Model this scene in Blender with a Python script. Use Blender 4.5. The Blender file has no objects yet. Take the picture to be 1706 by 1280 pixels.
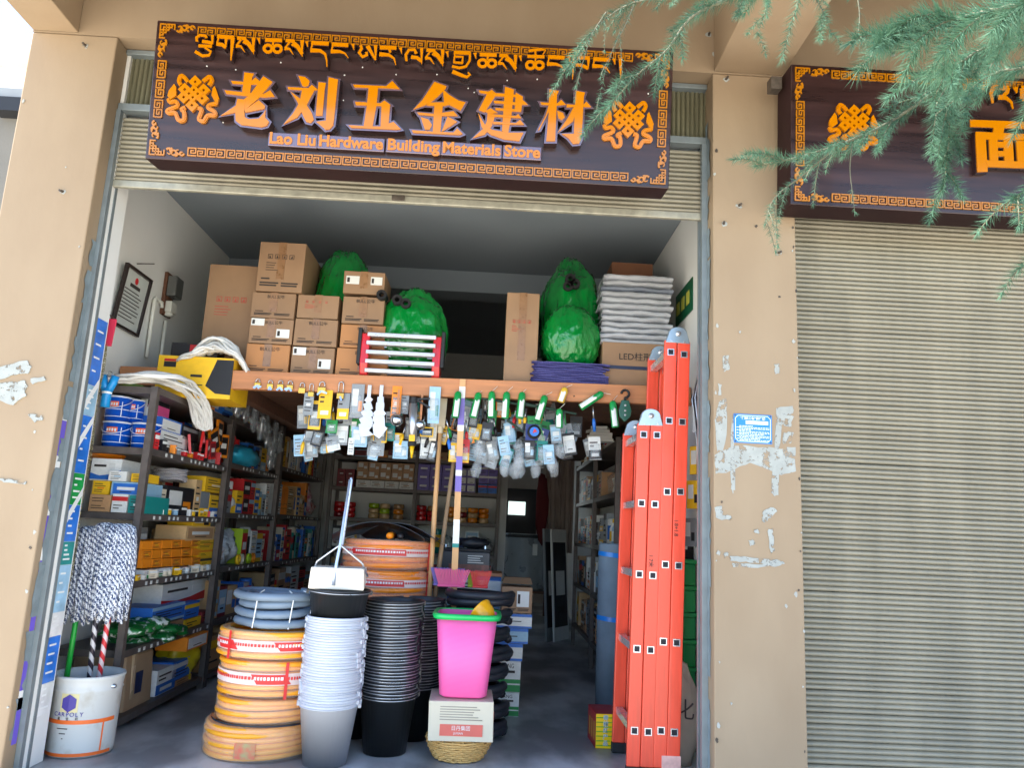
import bpy, math, random
from mathutils import Vector, Matrix, noise
random.seed(7)
scene = bpy.context.scene
col = scene.collection
R = math.radians
# ---------------------------------------------------------------- camera
CAM = Vector((0.0, -3.315, 1.05)); FL = 1285.2
YAW, PITCH, ROLL = 0.0224, 0.19, 0.0476
_f = Vector((math.sin(YAW)*math.cos(PITCH), math.cos(YAW)*math.cos(PITCH), math.sin(PITCH)))
_r0 = Vector((math.cos(YAW), -math.sin(YAW), 0)); _u0 = _r0.cross(_f)
_r = math.cos(ROLL)*_r0 + math.sin(ROLL)*_u0
_u = -math.sin(ROLL)*_r0 + math.cos(ROLL)*_u0
cd = bpy.data.cameras.new('camera'); cam = bpy.data.objects.new('camera', cd); col.objects.link(cam)
cd.sensor_width = 36; cd.lens = 36*FL/1706; cd.clip_start = .02; cd.clip_end = 2000
cam.matrix_world = Matrix(((_r.x, _u.x, -_f.x, CAM.x), (_r.y, _u.y, -_f.y, CAM.y), (_r.z, _u.z, -_f.z, CAM.z), (0, 0, 0, 1)))
scene.camera = cam
# ---------------------------------------------------------------- sky, sun, exposure
SUN_DIR = Vector((-.5, .035, .86)).normalized()
w = bpy.data.worlds.new('World'); scene.world = w; w.use_nodes = True
nt = w.node_tree; bg = nt.nodes['Background']
sky = nt.nodes.new('ShaderNodeTexSky'); sky.sky_type = 'NISHITA'; sky.sun_disc = False
sky.sun_elevation = math.asin(SUN_DIR.z); sky.sun_rotation = math.atan2(SUN_DIR.x, SUN_DIR.y)
sky.altitude = 1800; sky.dust_density = 1.6; sky.air_density = 1.0
nt.links.new(sky.outputs[0], bg.inputs[0]); bg.inputs[1].default_value = .15
sl = bpy.data.lights.new('sun', 'SUN'); sl.energy = 5; sl.angle = R(.53); sl.color = (1, .95, .87)
so = bpy.data.objects.new('sun', sl); col.objects.link(so); so.location = (-6, 4, 9)
so.rotation_euler = SUN_DIR.to_track_quat('Z', 'Y').to_euler()
vs = scene.view_settings; vs.view_transform = 'Standard'; vs.look = 'None'; vs.gamma = 1; vs.exposure = 2.1
scene.cycles.max_bounces = 10; scene.cycles.diffuse_bounces = 6; scene.cycles.glossy_bounces = 3
scene.cycles.transparent_max_bounces = 12; scene.cycles.caustics_reflective = False; scene.cycles.caustics_refractive = False
scene.cycles.use_denoising = True

def at(px, py, Y=None, Z=None, X=None):
    """a point of the photograph taken back to where it stands, at a known depth, height or wall"""
    d = _r*(px-853) + _u*(640-py) + _f*FL
    t = (Y-CAM.y)/d.y if Y is not None else ((Z-CAM.z)/d.z if Z is not None else (X-CAM.x)/d.x)
    return CAM + d*t
# ---------------------------------------------------------------- materials
def S(r, g, b):
    f = lambda c: (c/255/12.92 if c/255 <= .04045 else ((c/255+.055)/1.055)**2.4)
    return (f(r), f(g), f(b))
MATS = {}
def mat(name, c, r=.6, m=0, var=.10, sc=6, bump=0, bs=60, coat=0, spec=.5, alpha=1, rnd=.06, stretch=None, c2=None, thr=None, bdist=.004, trans=0, sub=None, wear=None, cior=None, wpos=False):
    if name in MATS: return MATS[name]
    mt = bpy.data.materials.new(name); mt.use_nodes = True; MATS[name] = mt
    n = mt.node_tree.nodes; L = mt.node_tree.links; p = n['Principled BSDF']
    tc = n.new('ShaderNodeTexCoord'); mp = n.new('ShaderNodeMapping'); L.new(n.new('ShaderNodeNewGeometry').outputs['Position'] if wpos else tc.outputs['Object'], mp.inputs[0])
    if stretch: mp.inputs['Scale'].default_value = stretch
    oi = n.new('ShaderNodeObjectInfo')
    nz = n.new('ShaderNodeTexNoise'); nz.inputs['Scale'].default_value = sc; nz.inputs['Detail'].default_value = 5
    ad = n.new('ShaderNodeVectorMath'); ad.operation = 'ADD'; L.new(mp.outputs[0], ad.inputs[0])
    sclr = n.new('ShaderNodeVectorMath'); sclr.operation = 'SCALE'; cmb = n.new('ShaderNodeCombineXYZ')
    for i in range(3): L.new(oi.outputs['Random'], cmb.inputs[i])
    L.new(cmb.outputs[0], sclr.inputs[0]); sclr.inputs['Scale'].default_value = 0 if wpos else 13; L.new(sclr.outputs[0], ad.inputs[1])
    L.new(ad.outputs[0], nz.inputs['Vector'])
    mx = n.new('ShaderNodeMix'); mx.data_type = 'RGBA'
    a = tuple(max(0, x*(1-var)) for x in c); b = tuple(min(1, x*(1+var)) for x in (c2 or c))
    mx.inputs[6].default_value = (*a, 1); mx.inputs[7].default_value = (*b, 1)
    mr = n.new('ShaderNodeMapRange'); lo, hi = thr or (.3, .7)
    mr.inputs[1].default_value = lo; mr.inputs[2].default_value = hi
    L.new(nz.outputs[0], mr.inputs[0]); L.new(mr.outputs[0], mx.inputs[0])
    hs = n.new('ShaderNodeHueSaturation'); mv = n.new('ShaderNodeMapRange')
    mv.inputs[3].default_value = 1-rnd; mv.inputs[4].default_value = 1+rnd
    L.new(oi.outputs['Random'], mv.inputs[0]); L.new(mv.outputs[0], hs.inputs['Value'])
    L.new(mx.outputs[2], hs.inputs['Color']); L.new(hs.outputs[0], p.inputs['Base Color'])
    p.inputs['Roughness'].default_value = r; p.inputs['Metallic'].default_value = m
    p.inputs['Specular IOR Level'].default_value = spec; p.inputs['Coat Weight'].default_value = coat
    p.inputs['Coat Roughness'].default_value = .08; p.inputs['Alpha'].default_value = alpha
    p.inputs['Transmission Weight'].default_value = trans
    if sub: p.inputs['Subsurface Weight'].default_value = sub
    if cior: p.inputs['Coat IOR'].default_value = cior
    if wear:
        wn = n.new('ShaderNodeTexNoise'); wn.inputs['Scale'].default_value = wear; wn.inputs['Detail'].default_value = 6; wn.inputs['Roughness'].default_value = .7
        wm = n.new('ShaderNodeMapRange'); wm.inputs[1].default_value = .40; wm.inputs[2].default_value = .47
        L.new(ad.outputs[0], wn.inputs['Vector']); L.new(wn.outputs[0], wm.inputs[0]); L.new(wm.outputs[0], p.inputs['Alpha'])
    rr = n.new('ShaderNodeMapRange'); rr.inputs[3].default_value = max(.02, r-.12); rr.inputs[4].default_value = min(1, r+.12)
    L.new(nz.outputs[0], rr.inputs[0]); L.new(rr.outputs[0], p.inputs['Roughness'])
    if bump:
        n2 = n.new('ShaderNodeTexNoise'); n2.inputs['Scale'].default_value = bs; n2.inputs['Detail'].default_value = 4
        L.new(ad.outputs[0], n2.inputs['Vector'])
        bp = n.new('ShaderNodeBump'); bp.inputs['Strength'].default_value = bump; bp.inputs['Distance'].default_value = bdist
        L.new(n2.outputs[0], bp.inputs['Height']); L.new(bp.outputs[0], p.inputs['Normal'])
    return mt
def wave(name, c1, c2, scale, direction='Z', dist=2, r=.6, kind='BANDS', dscale=2, thr=(.4, .6), bump=0, coat=0):
    if name in MATS: return MATS[name]
    mt = mat(name, c1, r=r, coat=coat); n = mt.node_tree.nodes; L = mt.node_tree.links; p = n['Principled BSDF']
    tc = n.new('ShaderNodeTexCoord'); wv = n.new('ShaderNodeTexWave'); wv.bands_direction = direction
    wv.inputs['Scale'].default_value = scale; wv.inputs['Distortion'].default_value = dist; wv.inputs['Detail'].default_value = 2; wv.inputs['Detail Scale'].default_value = dscale
    L.new(tc.outputs['Object'], wv.inputs[0])
    mr = n.new('ShaderNodeMapRange'); mr.inputs[1].default_value, mr.inputs[2].default_value = thr
    mx = n.new('ShaderNodeMix'); mx.data_type = 'RGBA'; mx.inputs[6].default_value = (*c1, 1); mx.inputs[7].default_value = (*c2, 1)
    L.new(wv.outputs['Fac'], mr.inputs[0]); L.new(mr.outputs[0], mx.inputs[0])
    for l in list(p.inputs['Base Color'].links): L.remove(l)
    L.new(mx.outputs[2], p.inputs['Base Color'])
    if bump:
        bp = n.new('ShaderNodeBump'); bp.inputs['Strength'].default_value = bump; bp.inputs['Distance'].default_value = .003
        L.new(wv.outputs['Fac'], bp.inputs['Height']); L.new(bp.outputs[0], p.inputs['Normal'])
    return mt
# ---------------------------------------------------------------- mesh helpers
def woff(o):
    v = Vector((0, 0, 0))
    while o: v += o.location; o = o.parent
    return v
def link(name, me, parent=None, loc=(0, 0, 0), rot=(0, 0, 0)):
    o = bpy.data.objects.new(name, me); col.objects.link(o); o.parent = parent; o.location = loc; o.rotation_euler = rot
    return o
def tag(o, label=None, cat=None, group=None, kind=None):
    if label: o['label'] = label
    if cat: o['category'] = cat
    if group: o['group'] = group
    if kind: o['kind'] = kind
    return o
def thing(name, label, cat, loc=(0, 0, 0), group=None, rot=(0, 0, 0)):
    o = bpy.data.objects.new(name, None); col.objects.link(o); o.location = loc; o.rotation_euler = rot; o.empty_display_size = .05
    return tag(o, label, cat, group)
BOXF = [(0, 3, 2, 1), (4, 5, 6, 7), (0, 1, 5, 4), (1, 2, 6, 5), (2, 3, 7, 6), (3, 0, 4, 7)]
class MB:
    def __init__(s): s.v = []; s.f = []; s.m = []
    def add(s, vs, fs, mi=0):
        k = len(s.v); s.v += [tuple(x) for x in vs]; s.f += [tuple(i+k for i in f) for f in fs]; s.m += [mi]*len(fs); return s
    def box(s, x0, x1, y0, y1, z0, z1, mi=0, j=0):
        vs = [(x0, y0, z0), (x1, y0, z0), (x1, y1, z0), (x0, y1, z0), (x0, y0, z1), (x1, y0, z1), (x1, y1, z1), (x0, y1, z1)]
        if j: vs = [tuple(c+random.uniform(-j, j) for c in q) for q in vs]
        return s.add(vs, BOXF, mi)
    def obox(s, c, size, rot=None, mi=0):
        c = Vector(c); M = rot if rot is not None else Matrix.Identity(3); h = Vector(size)/2
        vs = [c + M @ Vector((sx*h.x, sy*h.y, sz*h.z)) for sz in (-1, 1) for sx, sy in ((-1, -1), (1, -1), (1, 1), (-1, 1))]
        return s.add(vs, BOXF, mi)
    def bar(s, a, b, wd, th, up=(0, 0, 1), mi=0):
        a = Vector(a); b = Vector(b); d = (b-a); L = d.length; d.normalize(); u = Vector(up)
        x = d.cross(u)
        if x.length < 1e-4: x = d.cross(Vector((0, 1, 0)))
        x.normalize(); y = x.cross(d)
        M = Matrix((x, d, y)).transposed()
        return s.obox((a+b)/2, (wd, L, th), M, mi)
    def tube(s, pts, r, n=8, mi=0, caps=True, closed=False):
        P = [Vector(p) for p in pts]; N = len(P); rs = r if isinstance(r, (list, tuple)) else [r]*N
        rings = []; prev = None
        for i, p in enumerate(P):
            if closed: t = P[(i+1) % N]-P[i-1]
            else: t = P[min(i+1, N-1)]-P[max(i-1, 0)]
            if t.length < 1e-9: t = Vector((0, 0, 1))
            t.normalize()
            if prev is None:
                a = Vector((0, 0, 1)) if abs(t.z) < .9 else Vector((1, 0, 0)); x = t.cross(a).normalized()
            else:
                x = prev - t*prev.dot(t)
                x = x.normalized() if x.length > 1e-6 else t.orthogonal().normalized()
            prev = x; y = t.cross(x)
            rings.append([p + (x*math.cos(q) + y*math.sin(q))*rs[i] for q in (2*math.pi*k/n for k in range(n))])
        vs = [v for ring in rings for v in ring]; fs = []
        for i in range(N if closed else N-1):
            for k in range(n):
                a = i*n+k; b = i*n+(k+1) % n; j = ((i+1) % N)*n
                fs.append((a, b, j+(k+1) % n, j+k))
        if caps and not closed:
            fs.append(tuple(range(n-1, -1, -1))); fs.append(tuple((N-1)*n+k for k in range(n)))
        return s.add(vs, fs, mi)
    def lathe(s, prof, n=24, c=(0, 0, 0), mi=0, sx=1, sy=1, sq=0):
        vs = []; fs = []; c = Vector(c)
        for (r, z) in prof:
            for k in range(n):
                a = 2*math.pi*k/n; x, y = math.cos(a), math.sin(a)
                if sq:
                    q = (abs(x)**sq+abs(y)**sq)**(1/sq); x, y = x/q, y/q
                vs.append(c+Vector((x*r*sx, y*r*sy, z)))
        for i in range(len(prof)-1):
            for k in range(n):
                fs.append((i*n+k, i*n+(k+1) % n, (i+1)*n+(k+1) % n, (i+1)*n+k))
        if prof[0][0] < 1e-4: pass
        return s.add(vs, fs, mi)
    def prism(s, poly, y0, y1, mi=0, ms=None):
        """polygon in x,z; front face at y0 (towards -y), back at y1"""
        ar = sum(poly[i][0]*poly[(i+1) % len(poly)][1]-poly[(i+1) % len(poly)][0]*poly[i][1] for i in range(len(poly)))
        if ar < 0: poly = poly[::-1]
        n = len(poly); k = len(s.v)
        s.v += [(x, y0, z) for x, z in poly]+[(x, y1, z) for x, z in poly]
        s.f.append(tuple(k+i for i in range(n))); s.m.append(mi)
        for i in range(n):
            j = (i+1) % n; s.f.append((k+i, k+n+i, k+n+j, k+j)); s.m.append(mi if ms is None else ms)
        return s
    def strip(s, pts, ws, y0, y1, mi=0, ms=None):
        """a pen stroke in x,z with a width at every point"""
        if not isinstance(ws, (list, tuple)): ws = [ws]*len(pts)
        elif len(ws) == 2 and len(pts) > 2: ws = [ws[0]+(ws[1]-ws[0])*i/(len(pts)-1) for i in range(len(pts))]
        P = [Vector((p[0], p[1])) for p in pts]; A = []; B = []
        for i, p in enumerate(P):
            t = (P[min(i+1, len(P)-1)]-P[max(i-1, 0)]).normalized(); nn = Vector((-t.y, t.x))*ws[i]/2
            A.append(p+nn); B.append(p-nn)
        for i in range(len(P)-1):
            s.prism([tuple(B[i]), tuple(B[i+1]), tuple(A[i+1]), tuple(A[i])], y0-.00015*(i % 2), y1, mi, ms)
        return s
    def mesh(s, name, mats, smooth=False):
        me = bpy.data.meshes.new(name); me.from_pydata(s.v, [], s.f)
        for m in (mats if isinstance(mats, (list, tuple)) else [mats]): me.materials.append(m)
        if any(s.m): me.polygons.foreach_set('material_index', s.m)
        if smooth: me.polygons.foreach_set('use_smooth', [True]*len(me.polygons))
        me.update(); return me
    def build(s, name, mats, parent=None, world=True, smooth=False, bev=0, loc=(0, 0, 0), rot=(0, 0, 0)):
        if world and parent:
            o = woff(parent); s.v = [(x-o.x, y-o.y, z-o.z) for x, y, z in s.v]
        ob = link(name, s.mesh(name, mats, smooth), parent, loc, rot)
        if bev:
            b = ob.modifiers.new('bevel', 'BEVEL'); b.width = bev; b.segments = 2; b.limit_method = 'ANGLE'; b.harden_normals = False
        return ob
    def top(s, name, label, cat, mats, group=None, smooth=False, bev=0, kind=None):
        """one mesh that is a whole thing: origin moved to its base"""
        xs, ys, zs = zip(*s.v); o = Vector(((min(xs)+max(xs))/2, (min(ys)+max(ys))/2, min(zs)))
        s.v = [(x-o.x, y-o.y, z-o.z) for x, y, z in s.v]
        ob = s.build(name, mats, None, False, smooth, bev, o); return tag(ob, label, cat, group, kind)
_txt = {}
def textmesh(body, size, m, ext=.0004, off=0, align='CENTER'):
    k = (body, size, m.name, ext, off, align)
    if k not in _txt:
        c = bpy.data.curves.new('lettering', 'FONT'); c.body = body; c.size = size; c.extrude = ext; c.offset = off
        c.align_x = align; c.align_y = 'CENTER'; c.resolution_u = 3
        o = bpy.data.objects.new('lettering', c); col.objects.link(o)
        dg = bpy.context.evaluated_depsgraph_get(); me = bpy.data.meshes.new_from_object(o.evaluated_get(dg))
        bpy.data.objects.remove(o); bpy.data.curves.remove(c)
        me.materials.clear(); me.materials.append(m); _txt[k] = me
    return _txt[k]
def text(body, size, m, parent, loc, rz=0, roll=0, ext=.0004, off=0, align='CENTER', name='lettering', sx=1):
    """lettering on a face that looks towards -y (turned by rz); loc local to parent"""
    o = link(name, textmesh(body, size, m, ext, off, align), parent, loc)
    o.matrix_local = Matrix.Translation(loc) @ Matrix.Rotation(rz, 4, 'Z') @ Matrix.Rotation(R(90), 4, 'X') @ Matrix.Rotation(roll, 4, 'Z') @ Matrix.Diagonal((sx, 1, 1, 1))
    return o
def copy_tree(o, parent=None):
    c = o.copy(); col.objects.link(c); c.parent = parent
    for ch in [x for x in o.children]: copy_tree(ch, c)
    return c
rnd = random.uniform
# ================================================================ materials in use
TAN = mat('tan_wall_paint', S(150, 129, 103), .75, var=.04, sc=2.0, bump=.25, bs=26, rnd=0, c2=S(160, 141, 116), stretch=(1.5, 1.5, .7), thr=(.25, .75), wpos=True)
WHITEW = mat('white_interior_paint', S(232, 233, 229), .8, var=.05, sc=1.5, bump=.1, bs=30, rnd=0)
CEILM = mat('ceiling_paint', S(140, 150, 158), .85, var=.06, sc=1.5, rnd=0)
PUTTY = mat('putty_white', S(164, 168, 163), .85, var=.12, sc=18, bump=.6, bs=60, rnd=.02, wear=26)
PUTTY0 = mat('putty_speck', S(172, 174, 168), .85)
GREYW = mat('grey_render', S(112, 110, 104), .9, var=.12, sc=3, bump=.3, rnd=0)
SUNW = mat('white_house_paint', S(232, 230, 222), .8, var=.04, rnd=0)
CONC = mat('polished_concrete', S(150, 152, 152), .45, var=.2, sc=3.2, c2=S(188, 190, 188), thr=(.42, .62), bump=.05, bs=14, rnd=0, stretch=(1, .5, 1))
PAVE = mat('street_concrete', S(190, 182, 168), .9, var=.12, sc=.8, bump=.3, bs=20, rnd=0)
STEEL = mat('galvanised_frame', S(130, 140, 143), .5, .3, var=.12, sc=14, bump=.1, bs=50)
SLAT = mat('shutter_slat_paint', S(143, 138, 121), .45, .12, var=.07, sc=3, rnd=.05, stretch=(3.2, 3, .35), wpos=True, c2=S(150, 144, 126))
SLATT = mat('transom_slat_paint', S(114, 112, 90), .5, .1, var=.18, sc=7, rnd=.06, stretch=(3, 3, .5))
BAREM = mat('worn_bar_metal', S(168, 166, 150), .45, .35, var=.2, sc=22)
DARKB = mat('black_rubber', S(28, 30, 33), .6, var=.15)
BOLT = mat('rusty_bolt', S(92, 84, 76), .6, .5, var=.3, sc=60)
TUBEW = mat('white_conduit', S(226, 226, 216), .5, var=.04)
WOODB = mat('orange_pine', S(184, 124, 82), .55, var=.16, sc=5, stretch=(.6, 8, 8), bump=.12, bs=30)
WOODD = mat('dark_plank', S(104, 70, 52), .8, var=.25, sc=4, stretch=(.8, 8, 8), bump=.2, bs=30)
RACK = mat('dark_rack_steel', S(98, 90, 86), .5, .3, var=.2, sc=20)
# ================================================================ ground and floor
tag(MB().box(-60, 60, -60, 60, -.62, -.32).build('ground', PAVE), kind='structure')
tag(MB().box(-2.26, 1.346, -.06, 9.3, -.315, 0).build('shop_floor', CONC), kind='structure')
# ================================================================ building
bd = thing('shop_building', 'tan painted shop building with square pillars and a beamed canopy over both shops', 'building', (-.4, 0, -.3))
ZF = -.318
MB().box(-2.253, -1.857, 0, .26, ZF, 3.252).build('pillar', TAN, bd, bev=.006)
MB().box(.963, 1.345, 0, .26, ZF, 3.252).build('pillar', TAN, bd, bev=.006)
MB().box(3.41, 3.8, 0, .26, ZF, 3.252).build('pillar', TAN, bd, bev=.006)
MB().box(-2.253, 3.8, .001, .26, 3.254, 3.95).build('lintel', TAN, bd)
MB().box(-2.253, 3.8, .002, .26, 3.952, 6.8).build('upper_wall', TAN, bd)
for x0, x1 in ((-2.252, -2.04), (.968, 1.30), (3.5, 3.8)):
    MB().box(x0, x1, -1.3, -.001, 3.26, 3.74).build('canopy_beam', TAN, bd, bev=.005)
SOFF = mat('reflection_dark_soffit', S(74, 58, 46), .8, var=.2, rnd=0)  # canopy underside darkened for the letters' reflection and a dimmer lintel, not stain
MB().box(-2.252, 3.8, -1.56, -1.302, 3.19, 3.74).build('added_edge_beam', SOFF, bd)  # unseen edge beam added to set where the letters' reflection turns dark
MB().box(-2.252, 3.8, -1.56, -.002, 3.742, 3.94).build('canopy_slab', SOFF, bd)
MB().box(-2.253, -2.1, .262, 9.3, ZF, 6.6).build('side_wall', [WHITEW], bd)
MB().box(1.12, 1.345, .262, 9.3, ZF, 6.6).build('side_wall', [WHITEW], bd)
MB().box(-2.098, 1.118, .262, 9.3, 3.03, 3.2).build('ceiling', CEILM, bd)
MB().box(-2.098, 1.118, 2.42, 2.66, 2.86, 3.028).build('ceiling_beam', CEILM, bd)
MB().box(-2.098, .2, 5.30, 5.42, 0.002, 3.028).build('rear_partition', WHITEW, bd)
MB().box(.2, 1.118, 5.31, 5.40, 2.15, 3.028).build('door_header', WHITEW, bd)
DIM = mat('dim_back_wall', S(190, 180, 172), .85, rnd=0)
for q_ in ((-2.098, -1.9, .002, 3.028), (-.5, 1.118, .002, 3.028), (-1.9, -.5, .002, .8), (-1.9, -.5, 2.4, 3.028)): MB().box(q_[0], q_[1], 8.9, 9.0, q_[2], q_[3]).build('back_wall', DIM, bd)  # unseen gap in both back walls, added to let daylight into the rear room
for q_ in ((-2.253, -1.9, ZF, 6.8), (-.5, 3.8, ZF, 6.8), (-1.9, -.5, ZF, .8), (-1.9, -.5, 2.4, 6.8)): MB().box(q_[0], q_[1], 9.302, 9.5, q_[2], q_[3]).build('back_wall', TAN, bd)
MB().box(-2.253, 3.8, .262, 9.3, 6.62, 6.8).build('roof', GREYW, bd)
MB().box(1.347, 3.8, .75, .9, ZF, 3.25).build('inner_wall', GREYW, bd)
# jambs inside the shutter frames
MB().box(-1.855, -1.838, .105, .27, ZF+.32, 3.25).build('jamb', WHITEW, bd)
# wall plugs and bolts
for px, py in ((143, 76), (105, 319), (1231, 343), (1206, 373), (1297, 421), (1209, 132), (1487, 90), (1181, 58), (1192, 90)):
    p = at(px, py, Y=0)
    b = MB().tube([(p.x, .004, p.z), (p.x+rnd(-.004, .004), -.022, p.z-.002)], .006, 8).lathe([(0.001, .0), (.012, 0), (.012, .001)], 10, (p.x, 0, p.z))
    b = MB().tube([(p.x, .004, p.z), (p.x+rnd(-.006, .006), -.022, p.z+rnd(-.004, .004))], [.006, .005], 8)
    b.build('wall_bolt', BOLT, bd)
    q = [(p.x+rnd(.010, .02)*math.cos(a), p.z+rnd(.009, .016)*math.sin(a)) for a in (k*math.pi/5 for k in range(10))]
    MB().prism(q, -.0012, .002).build('plug_filler', PUTTY, bd)
# putty patches and paint chips on the pillars
def rough_poly(pts, y=0, jit=.006, sub=4):
    out = []
    for i, a in enumerate(pts):
        b = pts[(i+1) % len(pts)]
        for k in range(sub):
            t = k/sub; p = at(a[0]+(b[0]-a[0])*t, a[1]+(b[1]-a[1])*t, Y=y); out.append((p.x+rnd(-jit, jit), p.z+rnd(-jit, jit)))
    return out
PATCH = [
 [(1190, 758), (1225, 742), (1300, 748), (1324, 745), (1326, 785), (1300, 792), (1250, 770), (1215, 786), (1192, 790)],
 [(1197, 670), (1210, 662), (1212, 700), (1206, 750), (1194, 752), (1192, 700)],
 [(1219, 690), (1222, 690), (1224, 816), (1220, 822), (1217, 812)],
 [(1294, 680), (1322, 676), (1322, 690), (1302, 692), (1300, 748), (1290, 748)],
 [(1286, 778), (1298, 778), (1297, 824), (1290, 828), (1284, 820)],
 [(1204, 594), (1214, 592), (1215, 616), (1206, 620)], [(1290, 607), (1299, 607), (1299, 622), (1292, 624)],
 [(1196, 640), (1202, 640), (1201, 658), (1197, 658)],
 [(1302, 690), (1322, 694), (1316, 712), (1300, 708)], [(1306, 722), (1322, 720), (1318, 738), (1304, 740)],
 [(1191, 846), (1203, 842), (1204, 858), (1220, 862), (1214, 868), (1192, 864)],
 [(1272, 850), (1288, 845), (1296, 852), (1280, 866), (1272, 872), (1270, 864)],
 [(1216, 926), (1240, 928), (1292, 932), (1300, 938), (1290, 944), (1250, 938), (1216, 934)],
 [(1280, 884), (1287, 882), (1290, 920), (1283, 922)], [(1246, 902), (1256, 900), (1257, 906), (1250, 910)],
 [(1220, 940), (1270, 940), (1294, 934), (1306, 938), (1300, 944), (1262, 946), (1222, 944)],
 [(1206, 922), (1212, 920), (1213, 925), (1206, 930)], [(1255, 883), (1262, 882), (1264, 890), (1258, 890)],
 [(0, 612), (45, 600), (53, 612), (48, 622), (20, 626), (0, 634)],
 [(0, 640), (40, 634), (47, 645), (38, 660), (22, 676), (0, 668)],
 [(52, 632), (75, 628), (76, 634), (54, 640)], [(48, 690), (70, 692), (72, 700), (58, 704)],
 [(28, 654), (42, 650), (44, 660), (30, 668)], [(0, 798), (20, 800), (45, 804), (42, 808), (8, 804)]]
for i, pts in enumerate(PATCH):
    MB().prism(rough_poly(pts, jit=.004 if i < 18 else .003), -.001-.0002*i, .002).build('putty_patch', PUTTY, bd)
rc0 = random.Random(12)
for k in range(46):
    sd = rc0.choice((0, 0, 1)); x0, x1 = ((.966, 1.342) if sd == 0 else (-2.25, -1.86)); x = rc0.choice((x0+rc0.uniform(.0, .02), x1-rc0.uniform(.0, .02), rc0.uniform(x0, x1))); z = rc0.uniform(.2, 3.1); s_ = rc0.uniform(.002, .007)
    q = [(x+s_*rc0.uniform(.5, 1.4)*math.cos(a), z+s_*rc0.uniform(.5, 2.2)*math.sin(a)) for a in (j*math.pi/4 for j in range(8))]
    MB().prism(q, -.0009-.0001*k, .002).build('paint_chip', PUTTY0 if k % 3 else BOLT, bd)
CHIP = mat('old_blue_white_paint', S(126, 140, 145), .8, var=.2, sc=14, rnd=.05, bump=.2)
# old paint along the reveal beside each guide rail
for side, X in ((-1, -1.8562), (1, .9622)):
    for k in range(16):
        z = .1+k*.185+rnd(-.05, .05); h = rnd(.10, .26); y0 = rnd(.03, .07)
        if k > 11 and side < 0: continue
        m = MB(); pts = [(y0+rnd(-.012, .012), z+h*i/6) for i in range(7)]+[(.108, z+h), (.108, z)]
        vs = [(X-(.0008+.0003*k)*side, a, b) for a, b in pts]; m.add(vs, [tuple(range(len(vs)))] if side < 0 else [tuple(range(len(vs)-1, -1, -1))])
        m.build('paint_flake', CHIP, bd)
# ================================================================ roller shutters
def slat_mesh(x0, x1, pitch):
    prof = [(0.007, 0), (-.003, .1), (-.0085, .38), (-.0065, .70), (.001, .9), (.007, 1.0)]
    m = MB(); n = len(prof)
    m.add([(x, a, b*pitch) for x in (x0, x1) for a, b in prof], [(i, n+i, n+i+1, i+1) for i in range(n-1)])
    return m
sh = thing('roller_shutter', 'beige roller shutter rolled up high above the open hardware shop', 'shutter', (-.4, .13, 0))
sm = slat_mesh(-1.475, 1.41, .023)
me = sm.mesh('slat', SLAT, True)
z = 2.592
while z < 2.9:
    link('slat', me, sh, (0, 0, z)); z += .0232
MB().box(-1.87, .995, .118, .142, 2.555, 2.591).build('bottom_bar', BAREM, sh, bev=.004)
lk = at(662, 345, Y=.11); MB().box(lk.x-.03, lk.x+.03, .108, .117, 2.562, 2.588).build('lock_plate', BOLT, sh, bev=.003)
for x0, x1 in ((-1.856, -1.835), (.935, .962)):
    MB().box(x0, x1, .085, .112, .0, 2.93).build('guide_rail', STEEL, sh)
    MB().box(x0, x1, .144, .165, .0, 2.93).build('guide_rail', STEEL, sh)
    MB().box(x0 if x0 < 0 else x1-.004, x0+.004 if x0 < 0 else x1, .113, .143, .0, 2.93).build('guide_channel', DARKB, sh)
MB().box(-1.856, .962, .09, .16, 2.932, 2.968).build('transom_bar', STEEL, sh, bev=.003)
MB().box(-1.856, .962, .09, .16, 3.225, 3.25).build('transom_bar', STEEL, sh, bev=.003)
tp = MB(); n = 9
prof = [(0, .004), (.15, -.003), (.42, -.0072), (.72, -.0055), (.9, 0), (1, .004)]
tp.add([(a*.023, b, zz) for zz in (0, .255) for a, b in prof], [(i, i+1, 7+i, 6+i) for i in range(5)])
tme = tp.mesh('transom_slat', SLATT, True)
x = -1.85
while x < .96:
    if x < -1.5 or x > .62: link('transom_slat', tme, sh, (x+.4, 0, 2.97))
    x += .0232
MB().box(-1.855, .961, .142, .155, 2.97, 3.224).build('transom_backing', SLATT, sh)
s2 = thing('roller_shutter', 'beige roller shutter pulled fully down over the neighbouring shop', 'shutter', (2.38, .13, -.3))
me = slat_mesh(-1.02, 1.02, .0228).mesh('slat', SLAT, True)
z = 0.02
for k in range(132):
    link('slat', me, s2, (0, rnd(-.0012, .0012)+.004*noise.noise((0, 0, z*2.3)), z), (rnd(-.06, .06), rnd(-.0012, .0012), rnd(-.0012, .0012))); z += .0228
for x0, x1 in ((1.346, 1.366), (3.39, 3.409)):
    MB().box(x0, x1, .075, .115, -.3, 2.95).build('guide_rail', STEEL, s2)
MB().box(1.347, 3.409, .1, .2, 2.72, 3.25).build('shutter_hood', SLAT, s2)
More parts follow.
